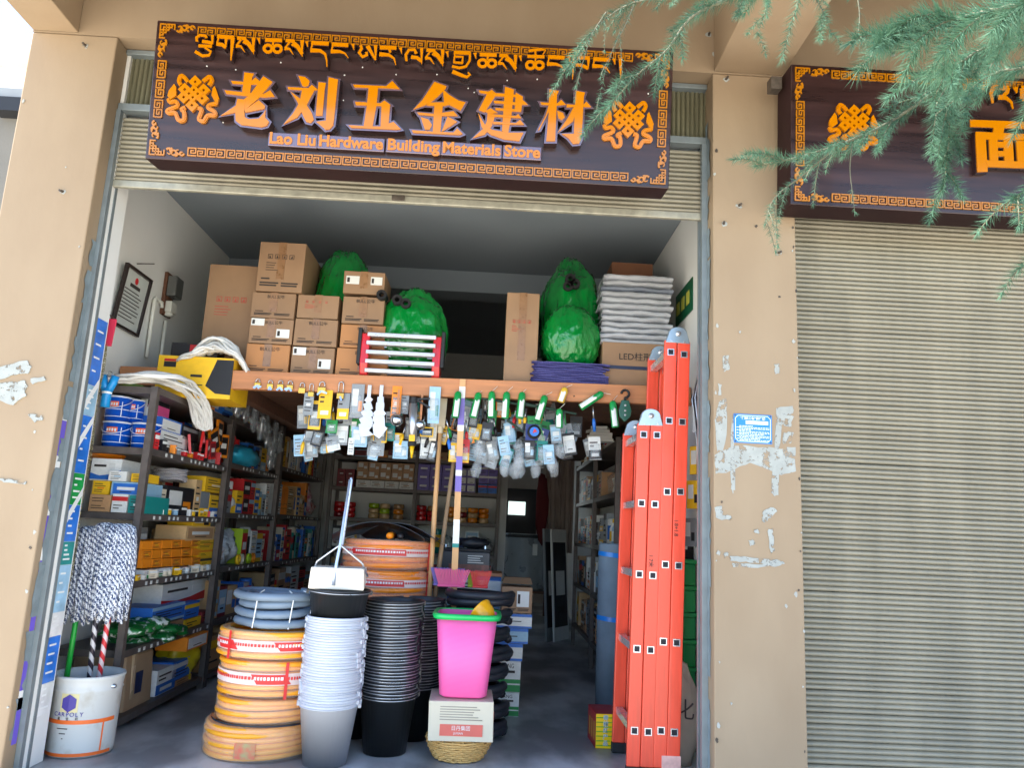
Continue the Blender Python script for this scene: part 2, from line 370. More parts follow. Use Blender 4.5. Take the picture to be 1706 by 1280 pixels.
# ================================================================ neighbour and houses seen past the left pillar
nb = thing('grey_outbuilding', 'low grey rendered outbuilding with a thin projecting roof left of the shop', 'building', (-3.9, 2.5, -.3))
MB().box(-5.6, -2.75, .9, 5, -.31, 3.34).build('wall', GREYW, nb)
MB().box(-5.8, -2.70, .82, 5.2, 3.37, 3.43).build('roof', mat('roof_slab', S(140, 146, 150), .8, rnd=0), nb)
MB().box(-2.95, -2.78, .8, .895, 3.28, 3.365).build('roof_bracket', DARKB, nb)
wh = thing('white_house', 'bright white house with a balcony ledge far behind the grey outbuilding', 'building', (-9, 13, -.3))
MB().box(-13, -6.2, 11, 15, -.31, 10.25).build('wall', SUNW, wh)
MB().box(-13.2, -6.0, 10.6, 11, 9.72, 9.86).build('ledge', mat('ledge_paint', S(205, 195, 180), .8), wh)
MB().box(-8.2, -6.9, 10.97, 11.02, 8.2, 9.2).build('window', mat('window_glass', S(120, 140, 150), .1, rnd=0), wh)
# ================================================================ shop signs
BOARD = mat('dark_wood_sign_board', S(42, 26, 25), .3, var=.35, sc=3, stretch=(.6, 3, 9), coat=.22, rnd=0, c2=S(52, 32, 30))
SIDEB = mat('sign_side', S(44, 26, 26), .7, spec=.2, var=.2, rnd=0)
GOLD = mat('gold_acrylic', S(190, 116, 0), .16, .0, var=.02, sc=3, coat=.55, spec=.3, rnd=.01, cior=1.5)
GOLDB = mat('gold_border', S(172, 108, 0), .3, .0, var=.05, coat=.5, rnd=.03)
BACKP = mat('letter_back_plate', S(110, 92, 104), .12, .35, var=.05, coat=1, rnd=0)
LSIDE = mat('letter_side_wall', S(40, 22, 22), .3, var=.1, rnd=0)
SCREW = mat('sign_screw', S(210, 210, 205), .5, var=.1)
class Sign:
    def __init__(s, o, tilt):
        s.o = o; s.P = o.location.copy(); s.ex = Vector((1, 0, 0)); s.ez = Vector((0, -math.sin(tilt), math.cos(tilt))); s.n = s.ex.cross(s.ez)
    def uv(s, px, py, off=0):
        d = _r*(px-853)+_u*(640-py)+_f*FL; t = (s.P+s.n*off-CAM).dot(s.n)/d.dot(s.n); q = CAM+d*t-s.P
        return (q.dot(s.ex), q.dot(s.ez))
TILT = math.atan2(.07, .62)
sg = thing('shop_sign', 'long dark wood sign with gold Chinese, Tibetan and English lettering over the open shop', 'sign', (-.4215, -.18, 2.56), rot=(TILT, 0, 0))
SG = Sign(sg, TILT)
HW, SH = 1.137, .624
def board(o, hw, sh, d):
    b = MB().box(-hw, hw, 0, d, 0, sh); b.m = [1, 1, 0, 1, 1, 1]; b.build('board', [BOARD, SIDEB], o, False, bev=.004)
board(sg, HW, SH, .15)
def greek(m, u, w, sz, flip=False, vert=False):
    """one meander hook in a square cell"""
    t = sz*.13; g = lambda a, b: (a, b)
    path = [(.93, .07), (.07, .07), (.07, .93), (.93, .93), (.93, .36), (.40, .36), (.40, .64), (.66, .64)]
    P = []
    for a, b in path:
        if flip: a = 1-a; b = 1-b
        if vert: a, b = b, a
        P.append((u+(a-.5)*sz, w+(b-.5)*sz))
    for i in range(len(P)-1):
        (a0, b0), (a1, b1) = P[i], P[i+1]
        x0, x1 = min(a0, a1)-t/2, max(a0, a1)+t/2; z0, z1 = min(b0, b1)-t/2, max(b0, b1)+t/2
        m.box(x0, x1, -.006-.0002*(i % 2), .0, z0, z1)
def meander_mesh(cell, vert):
    m = MB()
    for k, fl in ((-.5, False), (.5, True)):
        greek(m, 0 if vert else k*cell, k*cell if vert else 0, cell*.92, fl, vert)
    return m.mesh('border_motif', GOLDB)
def corner_mesh():
    m = MB(); t = .0055
    def ln(*pts):
        for i in range(len(pts)-1):
            (a0, b0), (a1, b1) = pts[i], pts[i+1]
            m.box(min(a0, a1)-t/2, max(a0, a1)+t/2, -.006-.0002*(i % 2), 0, min(b0, b1)-t/2, max(b0, b1)+t/2)
    ln((0, 0), (.05, 0), (.05, -.014), (.014, -.014), (.014, -.05), (0, -.05), (0, 0))
    ln((.0, -.026), (.038, -.026), (.038, 0)); ln((.026, 0), (.026, -.038), (0, -.038))
    ln((.05, 0), (.062, 0), (.062, -.02)); ln((0, -.05), (0, -.062), (.02, -.062))
    for sw in (0, 1):
        for cx, cy, r, a0, a1 in ((.084, -.016, .016, -2.5, 2.6), (.104, -.010, .015, -3, 2.6), (.122, -.018, .013, 0, 5), (.138, -.011, .010, 0, 5.5), (.094, -.026, .009, 1, 5.5), (.112, -.006, .009, -1, 3.5)):
            pts = []
            for i in range(11):
                a = a0+(a1-a0)*i/10; rr = r*(1-.45*i/10); q = (cx+rr*math.cos(a), cy+rr*math.sin(a))
                pts.append(q if not sw else (-q[1], -q[0]))
            m.strip(pts, [t*1.6, t*.8], -.0068-.0001*int(cx*1000 % 7), 0)
    return m
def mirror(m, fx, fz):
    k = MB(); k.v = [(x*fx, y, z*fz) for x, y, z in m.v]; k.m = m.m[:]
    k.f = m.f[:] if fx*fz > 0 else [f[::-1] for f in m.f]
    return k
def border(o, hw, sh, inset=.036, cell=.042, right=True, xmax=None):
    ins = inset
    mh = meander_mesh(cell, False); mv = meander_mesh(cell, True); c0 = .158
    L = 2*hw-2*ins-2*c0+.03; n = int(round(L/(2*cell)))
    for i in range(n):
        u = -L/2+L*(i+.5)/n
        for wz in (ins+.004, sh-ins-.004): link('border_motif', mh, o, (u, -.0005, wz), (0, R(180) if wz < .2 else 0, 0))
    Lv = sh-2*ins-2*c0+.03; n = max(1, int(round(Lv/(2*cell))))
    for i in range(n):
        wv = sh/2-Lv/2+Lv*(i+.5)/n
        for uu in (-hw+ins+.004, hw-ins-.004): link('border_motif', mv, o, (uu, -.0005, wv), (0, R(180) if uu < 0 else 0, 0))
    c = corner_mesh(); d = ins-.017
    for fx, fz in ((1, 1), (-1, 1), (1, -1), (-1, -1)):
        mirror(c, fx, fz).build('corner_ornament', GOLDB, o, False, loc=(-fx*(hw-d), -.0005, sh-d if fz > 0 else d))
border(sg, HW, SH)
# endless-knot emblem, traced in the first emblem's frame
E4 = lambda x, y: (260+x/11.638, 110+y/11.638)
def emblem(S_, org, mats):
    c = S_.uv(*E4(750, 640)); f = lambda p: tuple(Vector(S_.uv(*E4(*p)))-Vector(c))
    m = MB(); k = 0
    def ring(cx, cy, ro, ri, y):
        o_ = [f(q) for q in ((cx, cy-ro), (cx+ro*1.03, cy), (cx, cy+ro), (cx-ro*1.03, cy))]; i_ = [f(q) for q in ((cx, cy-ri), (cx+ri, cy), (cx, cy+ri), (cx-ri, cy))]
        for i in range(4):
            j = (i+1) % 4; m.prism([o_[i], o_[j], i_[j], i_[i]], y, 0)
    for i, (x, y) in enumerate(((780, 330), (580, 475), (945, 490), (560, 625), (915, 650), (720, 785))): ring(x, y, 128, 32, -.014-.0003*i)
    for i, (x, y) in enumerate(((760, 490), (665, 560), (835, 565), (740, 635))): ring(x, y, 100, 30, -.0165-.0003*i)
    def sm(p, n=4):
        out = []
        for i in range(len(p)-1):
            p0 = Vector(p[max(i-1, 0)]); p1 = Vector(p[i]); p2 = Vector(p[i+1]); p3 = Vector(p[min(i+2, len(p)-1)])
            for k in range(n):
                t = k/n; out.append(tuple(.5*((2*p1)+(p2-p0)*t+(2*p0-5*p1+4*p2-p3)*t*t+(3*p1-p0-3*p2+p3)*t**3)))
        return out+[tuple(p[-1])]
    W = .0062
    for pts in ([(505, 390), (465, 310), (500, 210), (570, 240), (640, 330)], [(1040, 400), (1100, 300), (1060, 225), (985, 270), (925, 320)],
                [(262, 650), (290, 715), (400, 705), (430, 790), (250, 870), (260, 925), (390, 925), (455, 1065), (560, 1050), (560, 900), (510, 860), (590, 815)],
                [(1195, 745), (1060, 770), (1030, 830), (1150, 900), (1160, 970), (1020, 975), (940, 1085), (850, 1050), (880, 950), (900, 860), (830, 830)]):
        q = sm([f(p) for p in pts]); m.strip(q, .0175, -.012, 0); m.strip(q, .007, -.0155, 0)
    for pts in ([(375, 365), (410, 420), (415, 590), (300, 670), (245, 600), (270, 500)], [(1160, 410), (1200, 520), (1240, 640), (1215, 780), (1170, 730), (1095, 590), (1120, 450)]):
        m.prism([f(p) for p in pts], -.0135, 0)
    return m.mesh('knot_emblem', mats), c
em, ec = emblem(SG, None, GOLD)
link('knot_emblem', em, sg, (ec[0], -.0005, ec[1]))
e2 = SG.uv(1047, 208); link('knot_emblem', em, sg, (e2[0], -.0005, e2[1]))
# main characters: pen-stroke outlines
Z5 = lambda p: (360+p[0]/5.331, 120+p[1]/5.331)
Z6 = lambda p: (660+p[0]/5.018, 130+p[1]/5.018)
CH = {
 'lao': (Z5, [[(250,0),(335,10),(320,40),(300,190),(230,185)],[(130,75),(245,84),(245,106),(145,100)],[(315,75),(350,45),(395,85),(375,110),(310,108)],
   [(420,35),(500,85),(380,230),(250,340),(40,385),(170,300),(300,200)],[(75,160),(240,178),(420,195),(480,160),(520,215),(430,224),(230,208),(90,190)],
   [(190,235),(262,245),(250,330),(255,400),(290,418),(380,412),(420,370),(440,335),(434,400),(470,440),(450,475),(400,488),(220,465),(175,430),(170,330)],
   [(255,335),(380,250),(435,300),(430,325),(260,358)]]),
 'liu': (Z5, [[(730,30),(790,40),(830,75),(820,115),(790,130),(765,120)],[(635,130),(820,140),(850,110),(905,155),(850,165),(640,150)],
   [(765,150),(870,165),(830,240),(800,300),(720,400),(600,460),(680,370),(740,270)],[(660,170),(720,215),(790,270),(850,360),(868,420),(840,450),(800,440),(770,380),(720,260)],
   [(910,88),(975,95),(965,150),(945,385),(885,385)],[(1000,45),(1085,65),(1080,90),(1050,400),(1040,470),(1010,505),(970,510),(940,480),(890,440),(975,430)]]),
 'wu': (Z5, [[(1215,108),(1510,122),(1565,75),(1630,148),(1500,140),(1230,133)],[(1355,130),(1440,130),(1425,290),(1390,480),(1310,480),(1340,290)],
   [(1235,262),(1340,268),(1460,275),(1495,250),(1550,290),(1470,300),(1240,290)],[(1470,290),(1545,292),(1530,490),(1460,485)],[(1175,470),(1310,478),(1460,483),(1575,440),(1640,505),(1600,510),(1200,492)]]),
 'jin': (Z6, [[(320,28),(420,65),(415,85),(350,150),(280,210),(145,260),(220,180)],[(390,90),(440,135),(520,185),(580,200),(540,270),(470,235),(400,200)],
   [(275,203),(400,200),(470,212),(400,232),(255,227)],[(175,285),(320,298),(480,275),(515,315),(320,317),(190,305)],[(320,230),(390,230),(370,455),(305,450)],
   [(205,325),(270,345),(300,390),(280,430),(240,430)],[(430,320),(510,365),(380,450)],[(130,435),(310,448),(480,455),(510,420),(555,465),(530,475),(140,455)]]),
 'jian': (Z6, [[(690,100),(770,110),(800,95),(840,130),(820,165),(740,285),(690,265),(760,130),(700,120)],[(765,285),(830,305),(800,400),(740,470),(640,500),(730,420),(758,360)],
   [(685,290),(740,385),(800,430),(940,455),(1065,455),(1030,525),(900,510),(790,470),(715,410)],[(740,275),(790,250),(850,290),(780,300)],
   [(910,70),(985,95),(965,300),(935,470),(885,440)],[(800,122),(910,130),(1000,138),(1000,158),(910,152),(820,150)],[(1000,120),(1060,155),(1045,280),(990,275)],
   [(815,188),(1000,203),(1060,185),(1100,220),(990,224),(820,207)],[(830,250),(1040,262),(1040,282),(830,268)],[(770,300),(1000,318),(1020,300),(1045,335),(780,320)],[(810,365),(1000,378),(1035,350),(1070,390),(810,384)]]),
 'cai': (Z6, [[(1280,92),(1360,105),(1345,140),(1330,525),(1255,525),(1275,300)],[(1205,200),(1280,205),(1345,210),(1380,180),(1420,220),(1345,227),(1215,220)],
   [(1275,225),(1285,260),(1200,430),(1185,435),(1250,310)],[(1345,270),(1395,290),(1410,325),(1385,350),(1355,330)],[(1425,218),(1500,223),(1565,223),(1590,195),(1630,240),(1425,242)],
   [(1500,105),(1580,120),(1570,150),(1550,500),(1530,545),(1480,550),(1440,500),(1385,465),(1485,465)],[(1485,240),(1510,250),(1480,360),(1350,455),(1430,340)]]),
}
def grow(poly, d):
    n = len(poly); ar = sum(poly[i][0]*poly[(i+1) % n][1]-poly[(i+1) % n][0]*poly[i][1] for i in range(n))
    if ar < 0: poly = poly[::-1]
    out = []
    for i in range(n):
        a = Vector(poly[i-1]); b = Vector(poly[i]); c = Vector(poly[(i+1) % n]); e1 = (b-a).normalized(); e2_ = (c-b).normalized()
        n1 = Vector((e1.y, -e1.x)); n2 = Vector((e2_.y, -e2_.x)); k = n1+n2
        if k.length < .3: k = n1
        k = k.normalized(); s_ = 1/max(.55, k.dot(n1)); out.append(tuple(b+k*d*s_))
    return out
for key, (zf, polys) in CH.items():
    uv = [[SG.uv(*zf(p), .055) for p in poly] for poly in polys]
    cx = sum(p[0] for q in uv for p in q)/sum(len(q) for q in uv); cz = sum(p[1] for q in uv for p in q)/sum(len(q) for q in uv)
    uv = [[(p[0]-cx, p[1]-cz) for p in q] for q in uv]
    back = MB(); front = MB()
    for i, q in enumerate(uv):
        back.prism(grow(q, .0085), -.048-.0002*i, 0, 0, 1)
        front.prism(q, -.054-.0004*i, -.045)
    o = back.build('character', [BACKP, LSIDE], sg, False, loc=(cx, -.0005, cz))
    front.build('character_face', GOLD, o, False)
# English line: five raised words on strips
for word, xa, xb in (('Lao Liu', 449, 526), ('Hardware', 531, 638), ('Building', 645, 732), ('Materials', 737, 834), ('Store', 840, 900)):
    ym = 231+(xa+xb-900)/2*.0545
    a = SG.uv(xa, ym+1, .028); b = SG.uv(xb, ym+1, .028); wd = b[0]-a[0]; c_ = ((a[0]+b[0])/2, (a[1]+b[1])/2)
    st = MB().box(-wd/2-.007, wd/2+.007, -.026, 0, -.028, .034).build('word_strip', [BACKP], sg, False, loc=(c_[0], -.0005, c_[1]), bev=.004)
    st.data.materials.append(LSIDE)
    for pl in st.data.polygons:
        if abs(pl.normal.y) < .5: pl.material_index = 1
    t = textmesh(word, .068, GOLD, .003, .0022); xs = [v.co.x for v in t.vertices]; sx = wd/(max(xs)-min(xs))
    text(word, .068, GOLD, st, (0, -.0275, .004), ext=.003, off=.0022, sx=sx, name='word')
# Tibetan line, pen strokes (zoomed pixel coordinates of three crops)
def ell(cx, cy, rx, ry): return [(cx+rx*math.cos(a), cy+ry*math.sin(a)) for a in (k*math.pi/7 for k in range(15))]
def T(dx, dy, st): return [([(x+dx, y+dy) for x, y in pts], w_) for pts, w_ in st]
SA = [([(430,132),(515,140)],26),([(585,130),(583,205),(584,285)],[28,5]),([(495,158),(540,190),(585,262)],[40,24]),([(418,208),(465,214),(503,268)],[28,4]),([(468,148),(425,205)],12)]
TS = [([(633,132),(636,150),(643,188)],[28,4])]
CHA = [([(695,150),(855,156)],28),([(772,162),(768,202)],14),(ell(722,234,38,34),[22,22]),(ell(810,236,38,34),[22,22])]
NGA = [([(1325,192),(1482,200)],30),([(1336,200),(1322,258)],11),([(1315,260),(1400,262),(1450,280),(1482,324)],[30,5])]
L1 = [('lca', [([(48,165),(44,128),(78,106),(132,112),(138,132)],20),([(195,104),(196,192)],[22,10]),([(98,166),(150,172),(197,186)],24),([(64,208),(190,214)],22),([(125,228),(182,262),(165,298),(100,304),(32,262)],[14,24])]),
 ('ga', [([(240,116),(402,130)],30),([(388,130),(378,250),(370,346)],[30,7]),([(326,135),(320,228)],[22,8]),([(234,190),(285,196),(322,224)],26),([(258,122),(240,185)],11)]),
 ('sa', SA), ('mark', TS), ('cha', CHA), ('sa', T(460,24,SA)), ('mark', T(455,32,TS)),
 ('da', [([(1130,178),(1297,186)],30),([(1142,186),(1128,245)],11),([(1122,250),(1215,254),(1262,285),(1276,340),(1280,408)],[32,6])]), ('nga', NGA), ('mark', T(892,58,TS))]
L2 = [('a', [([(62,88),(72,118),(48,160),(80,198),(122,180),(116,152)],22),([(128,95),(160,150),(204,228)],[32,14]),([(204,88),(205,228)],[26,5])]),
 ('ra', [([(245,108),(402,112)],30),([(330,115),(345,158)],18),([(240,174),(330,180),(380,215),(396,278)],[32,5])]), ('mark', T(-192,-22,TS)),
 ('la', [([(496,238),(490,180),(520,132),(572,128),(588,168)],[18,24]),([(640,115),(640,268)],[24,5]),([(540,200),(595,206),(640,240)],26)]), ('sa', T(255,0,SA)), ('mark', T(248,14,TS)),
 ('rgyu', [([(945,156),(1105,162)],28),([(952,196),(1030,198),(1024,262)],16),([(938,250),(1030,258)],16),([(955,165),(945,250)],11),([(1098,165),(1096,235),(1060,290),(1000,305),(928,290)],[16,20]),([(932,338),(1010,372),(1068,392),(1098,368),(1078,348)],[30,12])]),
 ('mark', T(512,28,TS)), ('cha', T(495,25,CHA)), ('sa', T(945,50,SA)), ('mark', T(940,52,TS))]
L3 = [('tsho', [([(332,78),(495,84)],24),([(412,88),(408,130)],12),(ell(362,163,38,34),[22,22]),(ell(446,165,38,34),[22,22]),([(345,30),(400,22),(470,14)],20),([(408,26),(410,70)],14),([(468,16),(505,22),(480,66)],[18,8])]),
 ('nga', T(-797,-108,NGA)), ('mark', T(93,-50,TS)), ('kha', [([(765,86),(922,96)],28),([(772,92),(766,200),(760,300)],[18,5]),([(912,95),(908,200)],[24,6]),([(790,160),(850,165),(908,195)],24)]),
 ('nga', T(-368,-88,NGA)), ('mark', T(520,-30,TS)), ('shad', [([(1214,100),(1215,180),(1216,300)],[30,6])])]
def glyphs(lines, Sg, root, scl, depth=.03):
    for (ox, oy), glist in lines:
        for gname, strokes in glist:
            F = lambda p: Sg.uv(ox+p[0]/scl, oy+p[1]/scl, depth)
            allp = [F(p) for pts, _ in strokes for p in pts]; cx = sum(p[0] for p in allp)/len(allp); cz = sum(p[1] for p in allp)/len(allp)
            ppm = 1/scl*.0033; m = MB(); bk = MB()
            for i, (pts, wd) in enumerate(strokes):
                q = [(F(p)[0]-cx, F(p)[1]-cz) for p in pts]
                ws = [w_*ppm for w_ in wd] if isinstance(wd, list) else wd*ppm
                m.strip(q, ws, -depth-.0035-.0004*i, -depth+.004)
                wb = [w_+.0075 for w_ in ws] if isinstance(ws, list) else ws+.0075
                bk.strip(q, wb, -depth-.0002*i, 0, 0, 1)
            o = bk.build('glyph', [SIDEB, LSIDE], root, False, loc=(cx, -.0005, cz)); m.build('glyph_face', GOLD, o, False)
glyphs([((320, 40), L1), ((590, 60), L2), ((820, 80), L3)], SG, sg, 5.687)
for px, py in ((345, 110), (393, 116), (468, 104), (604, 112), (660, 124), (728, 124), (780, 147), (845, 134), (895, 132), (574, 125), (372, 204), (572, 167), (790, 154), (866, 232), (900, 225), (660, 236), (1080, 156)):
    u_, w_ = SG.uv(px, py); MB().lathe([(.0035, 0), (.0025, .003), (.0001, .0035)], 8).build('screw', SCREW, sg, False, loc=(u_, -.0005, w_), rot=(R(90), 0, 0))
# second sign
sg2 = thing('shop_sign', 'dark wood sign with one large gold character half hidden by cedar branches', 'sign', (2.39, -.18, 2.52), rot=(TILT*.6, 0, 0))
SG2 = Sign(sg2, TILT*.6)
HW2, SH2 = 1.137, .655
board(sg2, HW2, SH2, .165)
border(sg2, HW2, SH2)
p = SG2.uv(1421, 212); link('knot_emblem', em, sg2, (p[0], -.0005, p[1]))
Z7 = lambda x, y: (1580+x/7.111, 120+y/7.111)
def f7(*pts): return [SG2.uv(*Z7(*q), .03) for q in pts]
MIAN = [f7((260, 562), (1500, 610), (1500, 690), (262, 645)), f7((540, 640), (665, 650), (650, 730), (530, 720)), f7((325, 705), (1450, 760), (1450, 820), (325, 795)),
        f7((325, 790), (442, 795), (465, 1180), (345, 1185)), f7((480, 800), (580, 800), (590, 1060), (490, 1050)), f7((650, 805), (760, 810), (775, 1060), (665, 1060)),
        f7((580, 825), (655, 828), (658, 895), (585, 893)), f7((585, 935), (660, 938), (665, 1000), (590, 998)), f7((440, 1045), (1430, 1085), (1430, 1160), (460, 1125)),
        f7((800, 815), (1120, 830), (1120, 1070), (815, 1060)), f7((1200, 830), (1450, 840), (1440, 1180), (1330, 1180))]
cx, cz = SG2.uv(*Z7(850, 880), .03)
m = MB(); b = MB()
for i, q in enumerate(MIAN):
    q = [(a-cx, c_-cz) for a, c_ in q]; m.prism(q, -.03-.0003*i, -.022); b.prism(grow(q, .004), -.024-.0002*i, 0)
o = b.build('character', LSIDE, sg2, False, loc=(cx, -.0005, cz)); m.build('character_face', GOLD, o, False)
A7 = [('achung', [([(520, 180), (715, 190)], 50), ([(530, 185), (500, 250), (520, 370)], [50, 20]), ([(700, 190), (690, 240), (640, 290)], [40, 34]), ([(585, 300), (680, 310), (740, 360), (758, 440)], [50, 12])]),
      ('mark', [([(790, 180), (805, 250)], [52, 8])]), ('mark', [([(195, 145), (185, 230)], [52, 8])]), ('mark', [([(400, 160), (420, 240)], [50, 8])]), ('ba', [([(860, 190), (1050, 200)], 50), ([(865, 195), (870, 320)], 40), ([(870, 320), (1030, 330)], 40)])]
glyphs([((1580, 120), A7)], SG2, sg2, 7.111, .02)
br = at(1288, 150, Y=-.1); MB().box(br.x-.03, br.x+.02, -.12, -.06, br.z-.03, br.z+.03).build('mounting_bracket', BOLT, sg2, bev=.003)
# blue notice plaque on the pillar
a = at(1222, 690, Y=0); b = at(1286, 740, Y=0); hw = (b.x-a.x)/2; hh = (a.z-b.z)/2+.002
pq = thing('notice_plaque', 'small blue enamel notice plate with white text on the pillar', 'plaque', ((a.x+b.x)/2, 0, (a.z+b.z)/2))
BLUEP = mat('blue_enamel', S(36, 128, 214), .35, var=.05, coat=.4); WHT = mat('white_print', S(236, 238, 236), .5, var=.03)
MB().box(-hw, hw, -.004, -.0005, -hh, hh).build('plate', BLUEP, pq, False, bev=.0015)
m = MB(); e = .007; c_ = .012
out = [(-hw+e+c_, hh-e), (hw-e-c_, hh-e), (hw-e, hh-e-c_), (hw-e, -hh+e+c_), (hw-e-c_, -hh+e), (-hw+e+c_, -hh+e), (-hw+e, -hh+e+c_), (-hw+e, hh-e-c_)]
m.strip(out+[out[0]], .0025, -.0046, -.003); m.build('border_line', WHT, pq, False)
text('“门前三包”责任牌', .014, WHT, pq, (0, -.0045, hh-.019), name='title', off=.0003)
MB().box(-hw*.38, hw*.8, -.0052, -.003, hh-.045, hh-.029).build('name_strip', mat('pale_strip', S(226, 238, 210), .5), pq, False)
m = MB()
for i in range(11):
    z = hh-.053-i*.0062; x = -hw+.012+(.012 if i % 2 == 0 else 0); xe = hw-.012 if i % 3 else rnd(-.02, .05)
    while x < xe:
        l = rnd(.004, .014); m.box(x, min(x+l, xe), -.0047, -.003, z-.0016, z+.0016); x += l+rnd(.0015, .004)
m.build('small_print', WHT, pq, False)
for sx in (-1, 1):
    for sz in (-1, 1): MB().lathe([(.004, 0), (.003, .002), (.0001, .003)], 8).build('rivet', BOLT, pq, False, loc=(sx*(hw-.006), -.004, sz*(hh-.006)), rot=(R(90), 0, 0))
# ================================================================ goods: paper, plastic and print
PAL = {'yellow': S(240, 190, 30), 'orange': S(240, 140, 25), 'white': S(228, 230, 226), 'blue': S(40, 110, 200), 'pale blue': S(150, 190, 215), 'teal': S(20, 135, 130),
       'brown': S(184, 142, 100), 'tan': S(214, 178, 128), 'red': S(200, 36, 40), 'green': S(24, 140, 66), 'black': S(30, 30, 34), 'purple': S(118, 104, 186), 'pink': S(226, 84, 140),
       'grey': S(140, 146, 150), 'cream': S(228, 216, 190), 'maroon': S(128, 34, 44), 'lime': S(168, 200, 40), 'dark blue': S(30, 52, 120)}
def paper(c): return mat('card_'+c.replace(' ', '_'), PAL[c], .5, var=.06, sc=9, rnd=.07, bump=.05, bs=20)
def gloss(c): return mat('plastic_'+c.replace(' ', '_'), PAL[c], .3, var=.05, sc=8, rnd=.05)
INK = mat('dark_ink', S(50, 44, 42), .7, var=.1)
REDINK = mat('red_ink', S(190, 70, 62), .7, var=.1)
STICK = mat('white_sticker', S(226, 228, 224), .5, var=.05)
_ub = {}
def unit_box(m):
    if m.name not in _ub:
        b = MB().box(-.5, .5, -.5, .5, 0, 1); me = b.mesh('box', m); _ub[m.name] = me
    return _ub[m.name]
def unit_print(style, c2):
    k = (style, c2)
    if k in _ub: return _ub[k]
    b = MB(); y0, y1 = -.506, -.49; rs = random.Random(hash(k) % 999)
    def rc(x0, x1, z0, z1, mi=0): b.box(x0-.5, x1-.5, y0-.002*mi, y1, z0, z1, mi)
    if style == 'band': rc(.0, 1, .62, .86); [rc(.12, .12+rs.uniform(.2, .7), z, z+.05, 1) for z in (.2, .36)]
    elif style == 'low': rc(0, 1, .02, .42); [rc(.1, rs.uniform(.4, .9), z, z+.06, 1) for z in (.56, .72)]; rc(.2, .8, .14, .28, 2)
    elif style == 'label': rc(.1, .55, .35, .85, 2); [rc(.14, .5, z, z+.05, 1) for z in (.45, .58, .7)]; rc(.62, .9, .2, .5)
    elif style == 'lines': [rc(.12, rs.uniform(.5, .88), z, z+.045, 1) for z in (.18, .32, .6, .76)]; rc(.3, .7, .42, .53)
    elif style == 'panel': rc(.06, .94, .12, .88); rc(.2, .8, .4, .62, 2); rc(.3, .7, .24, .3, 1)
    elif style == 'swoosh':
        b.prism([(-.5, .05), (.5, .05), (.5, .5), (.1, .28), (-.2, .22), (-.5, .34)], y0, y1); rc(.1, .5, .62, .72, 1); rc(.6, .8, .55, .8, 2)
    elif style == 'ends': rc(0, 1, .8, 1.0); rc(0, 1, 0, .14); [rc(.1, rs.uniform(.5, .9), z, z+.06, 1) for z in (.3, .45, .6)]
    me = b.mesh('front_print', [paper(c2), INK, STICK]); _ub[k] = me
    return me
def pbox(label, cat, loc, w_, d, h, rz, c, style=None, c2='white', group=None, name='product_box', tilt=0):
    o = link(name, unit_box(paper(c)), None, loc, (tilt, 0, rz)); o.scale = (w_, d, h); tag(o, label, cat, group)
    if style: link('front_print', unit_print(style, c2), o)
    return o
GN = ('top', 'second', 'third', 'fourth', 'fifth', 'lowest')
def rack_label(c, kind, lev, where): return f'{c} {kind} on the {GN[lev]} shelf of the {where}'
# ================================================================ racks
def rack(label, x0, x1, ys, levels, faces, zt=None, along='y'):
    """posts at each of ys (or xs), boards between; faces = side on which price tags sit"""
    o = thing('steel_rack', label, 'rack', ((x0+x1)/2, (ys[0]+ys[-1])/2, 0)); t = .034
    for y in ys:
        for x in (x0, x1):
            if along == 'y': MB().box(x-t/2, x+t/2, y-t/2, y+t/2, .001, zt or levels[0]).build('post', RACK, o)
            else: MB().box(y-t/2, y+t/2, x-t/2, x+t/2, .001, zt or levels[0]).build('post', RACK, o)
    for z in levels:
        for a, b in zip(ys[:-1], ys[1:]):
            if along == 'y': MB().box(x0-.012, x1+.012, a+.019, b-.019, z-.034, z).build('shelf_board', [RACK], o)
            else: MB().box(a+.019, b-.019, x0-.012, x1+.012, z-.034, z).build('shelf_board', [RACK], o)
    return o
TAGM = MB().box(-.012, .012, -.0006, .0006, -.009, .009).mesh('price_tag', STICK)
XF = -1.742
LZ = [1.700, 1.385, 1.055, .725, .395, .075]
ra = rack('dark steel rack along the left wall just inside the entrance', -2.07, XF, (.647, 1.84), LZ, 1)
LZB = [1.72, 1.42, 1.09, .735, .40, .075]
rb = rack('dark steel rack on the left wall second in from the entrance', -2.07, XF, (1.88, 3.1), LZB, 1, 1.9)
LZC = [1.92, 1.50, 1.107, .72, .40, .075]
rc_ = rack('dark steel rack at the far end of the left wall', -2.07, XF, (3.14, 4.85), LZC, 1, 2.0)
for rk, lv, y0, y1 in ((ra, LZ, .7, 1.8), (rb, LZB, 1.95, 3.05), (rc_, LZC, 3.2, 4.8)):
    for z in lv[1:5]:
        y = y0+rnd(.05, .3)
        while y < y1:
            q = link('price_tag', TAGM, rk); w0 = woff(rk); q.location = (XF+.0145-w0.x, y-w0.y, z-.018-w0.z); q.rotation_euler = (rnd(-.1, .1), 0, R(90)); y += rnd(.045, .16)
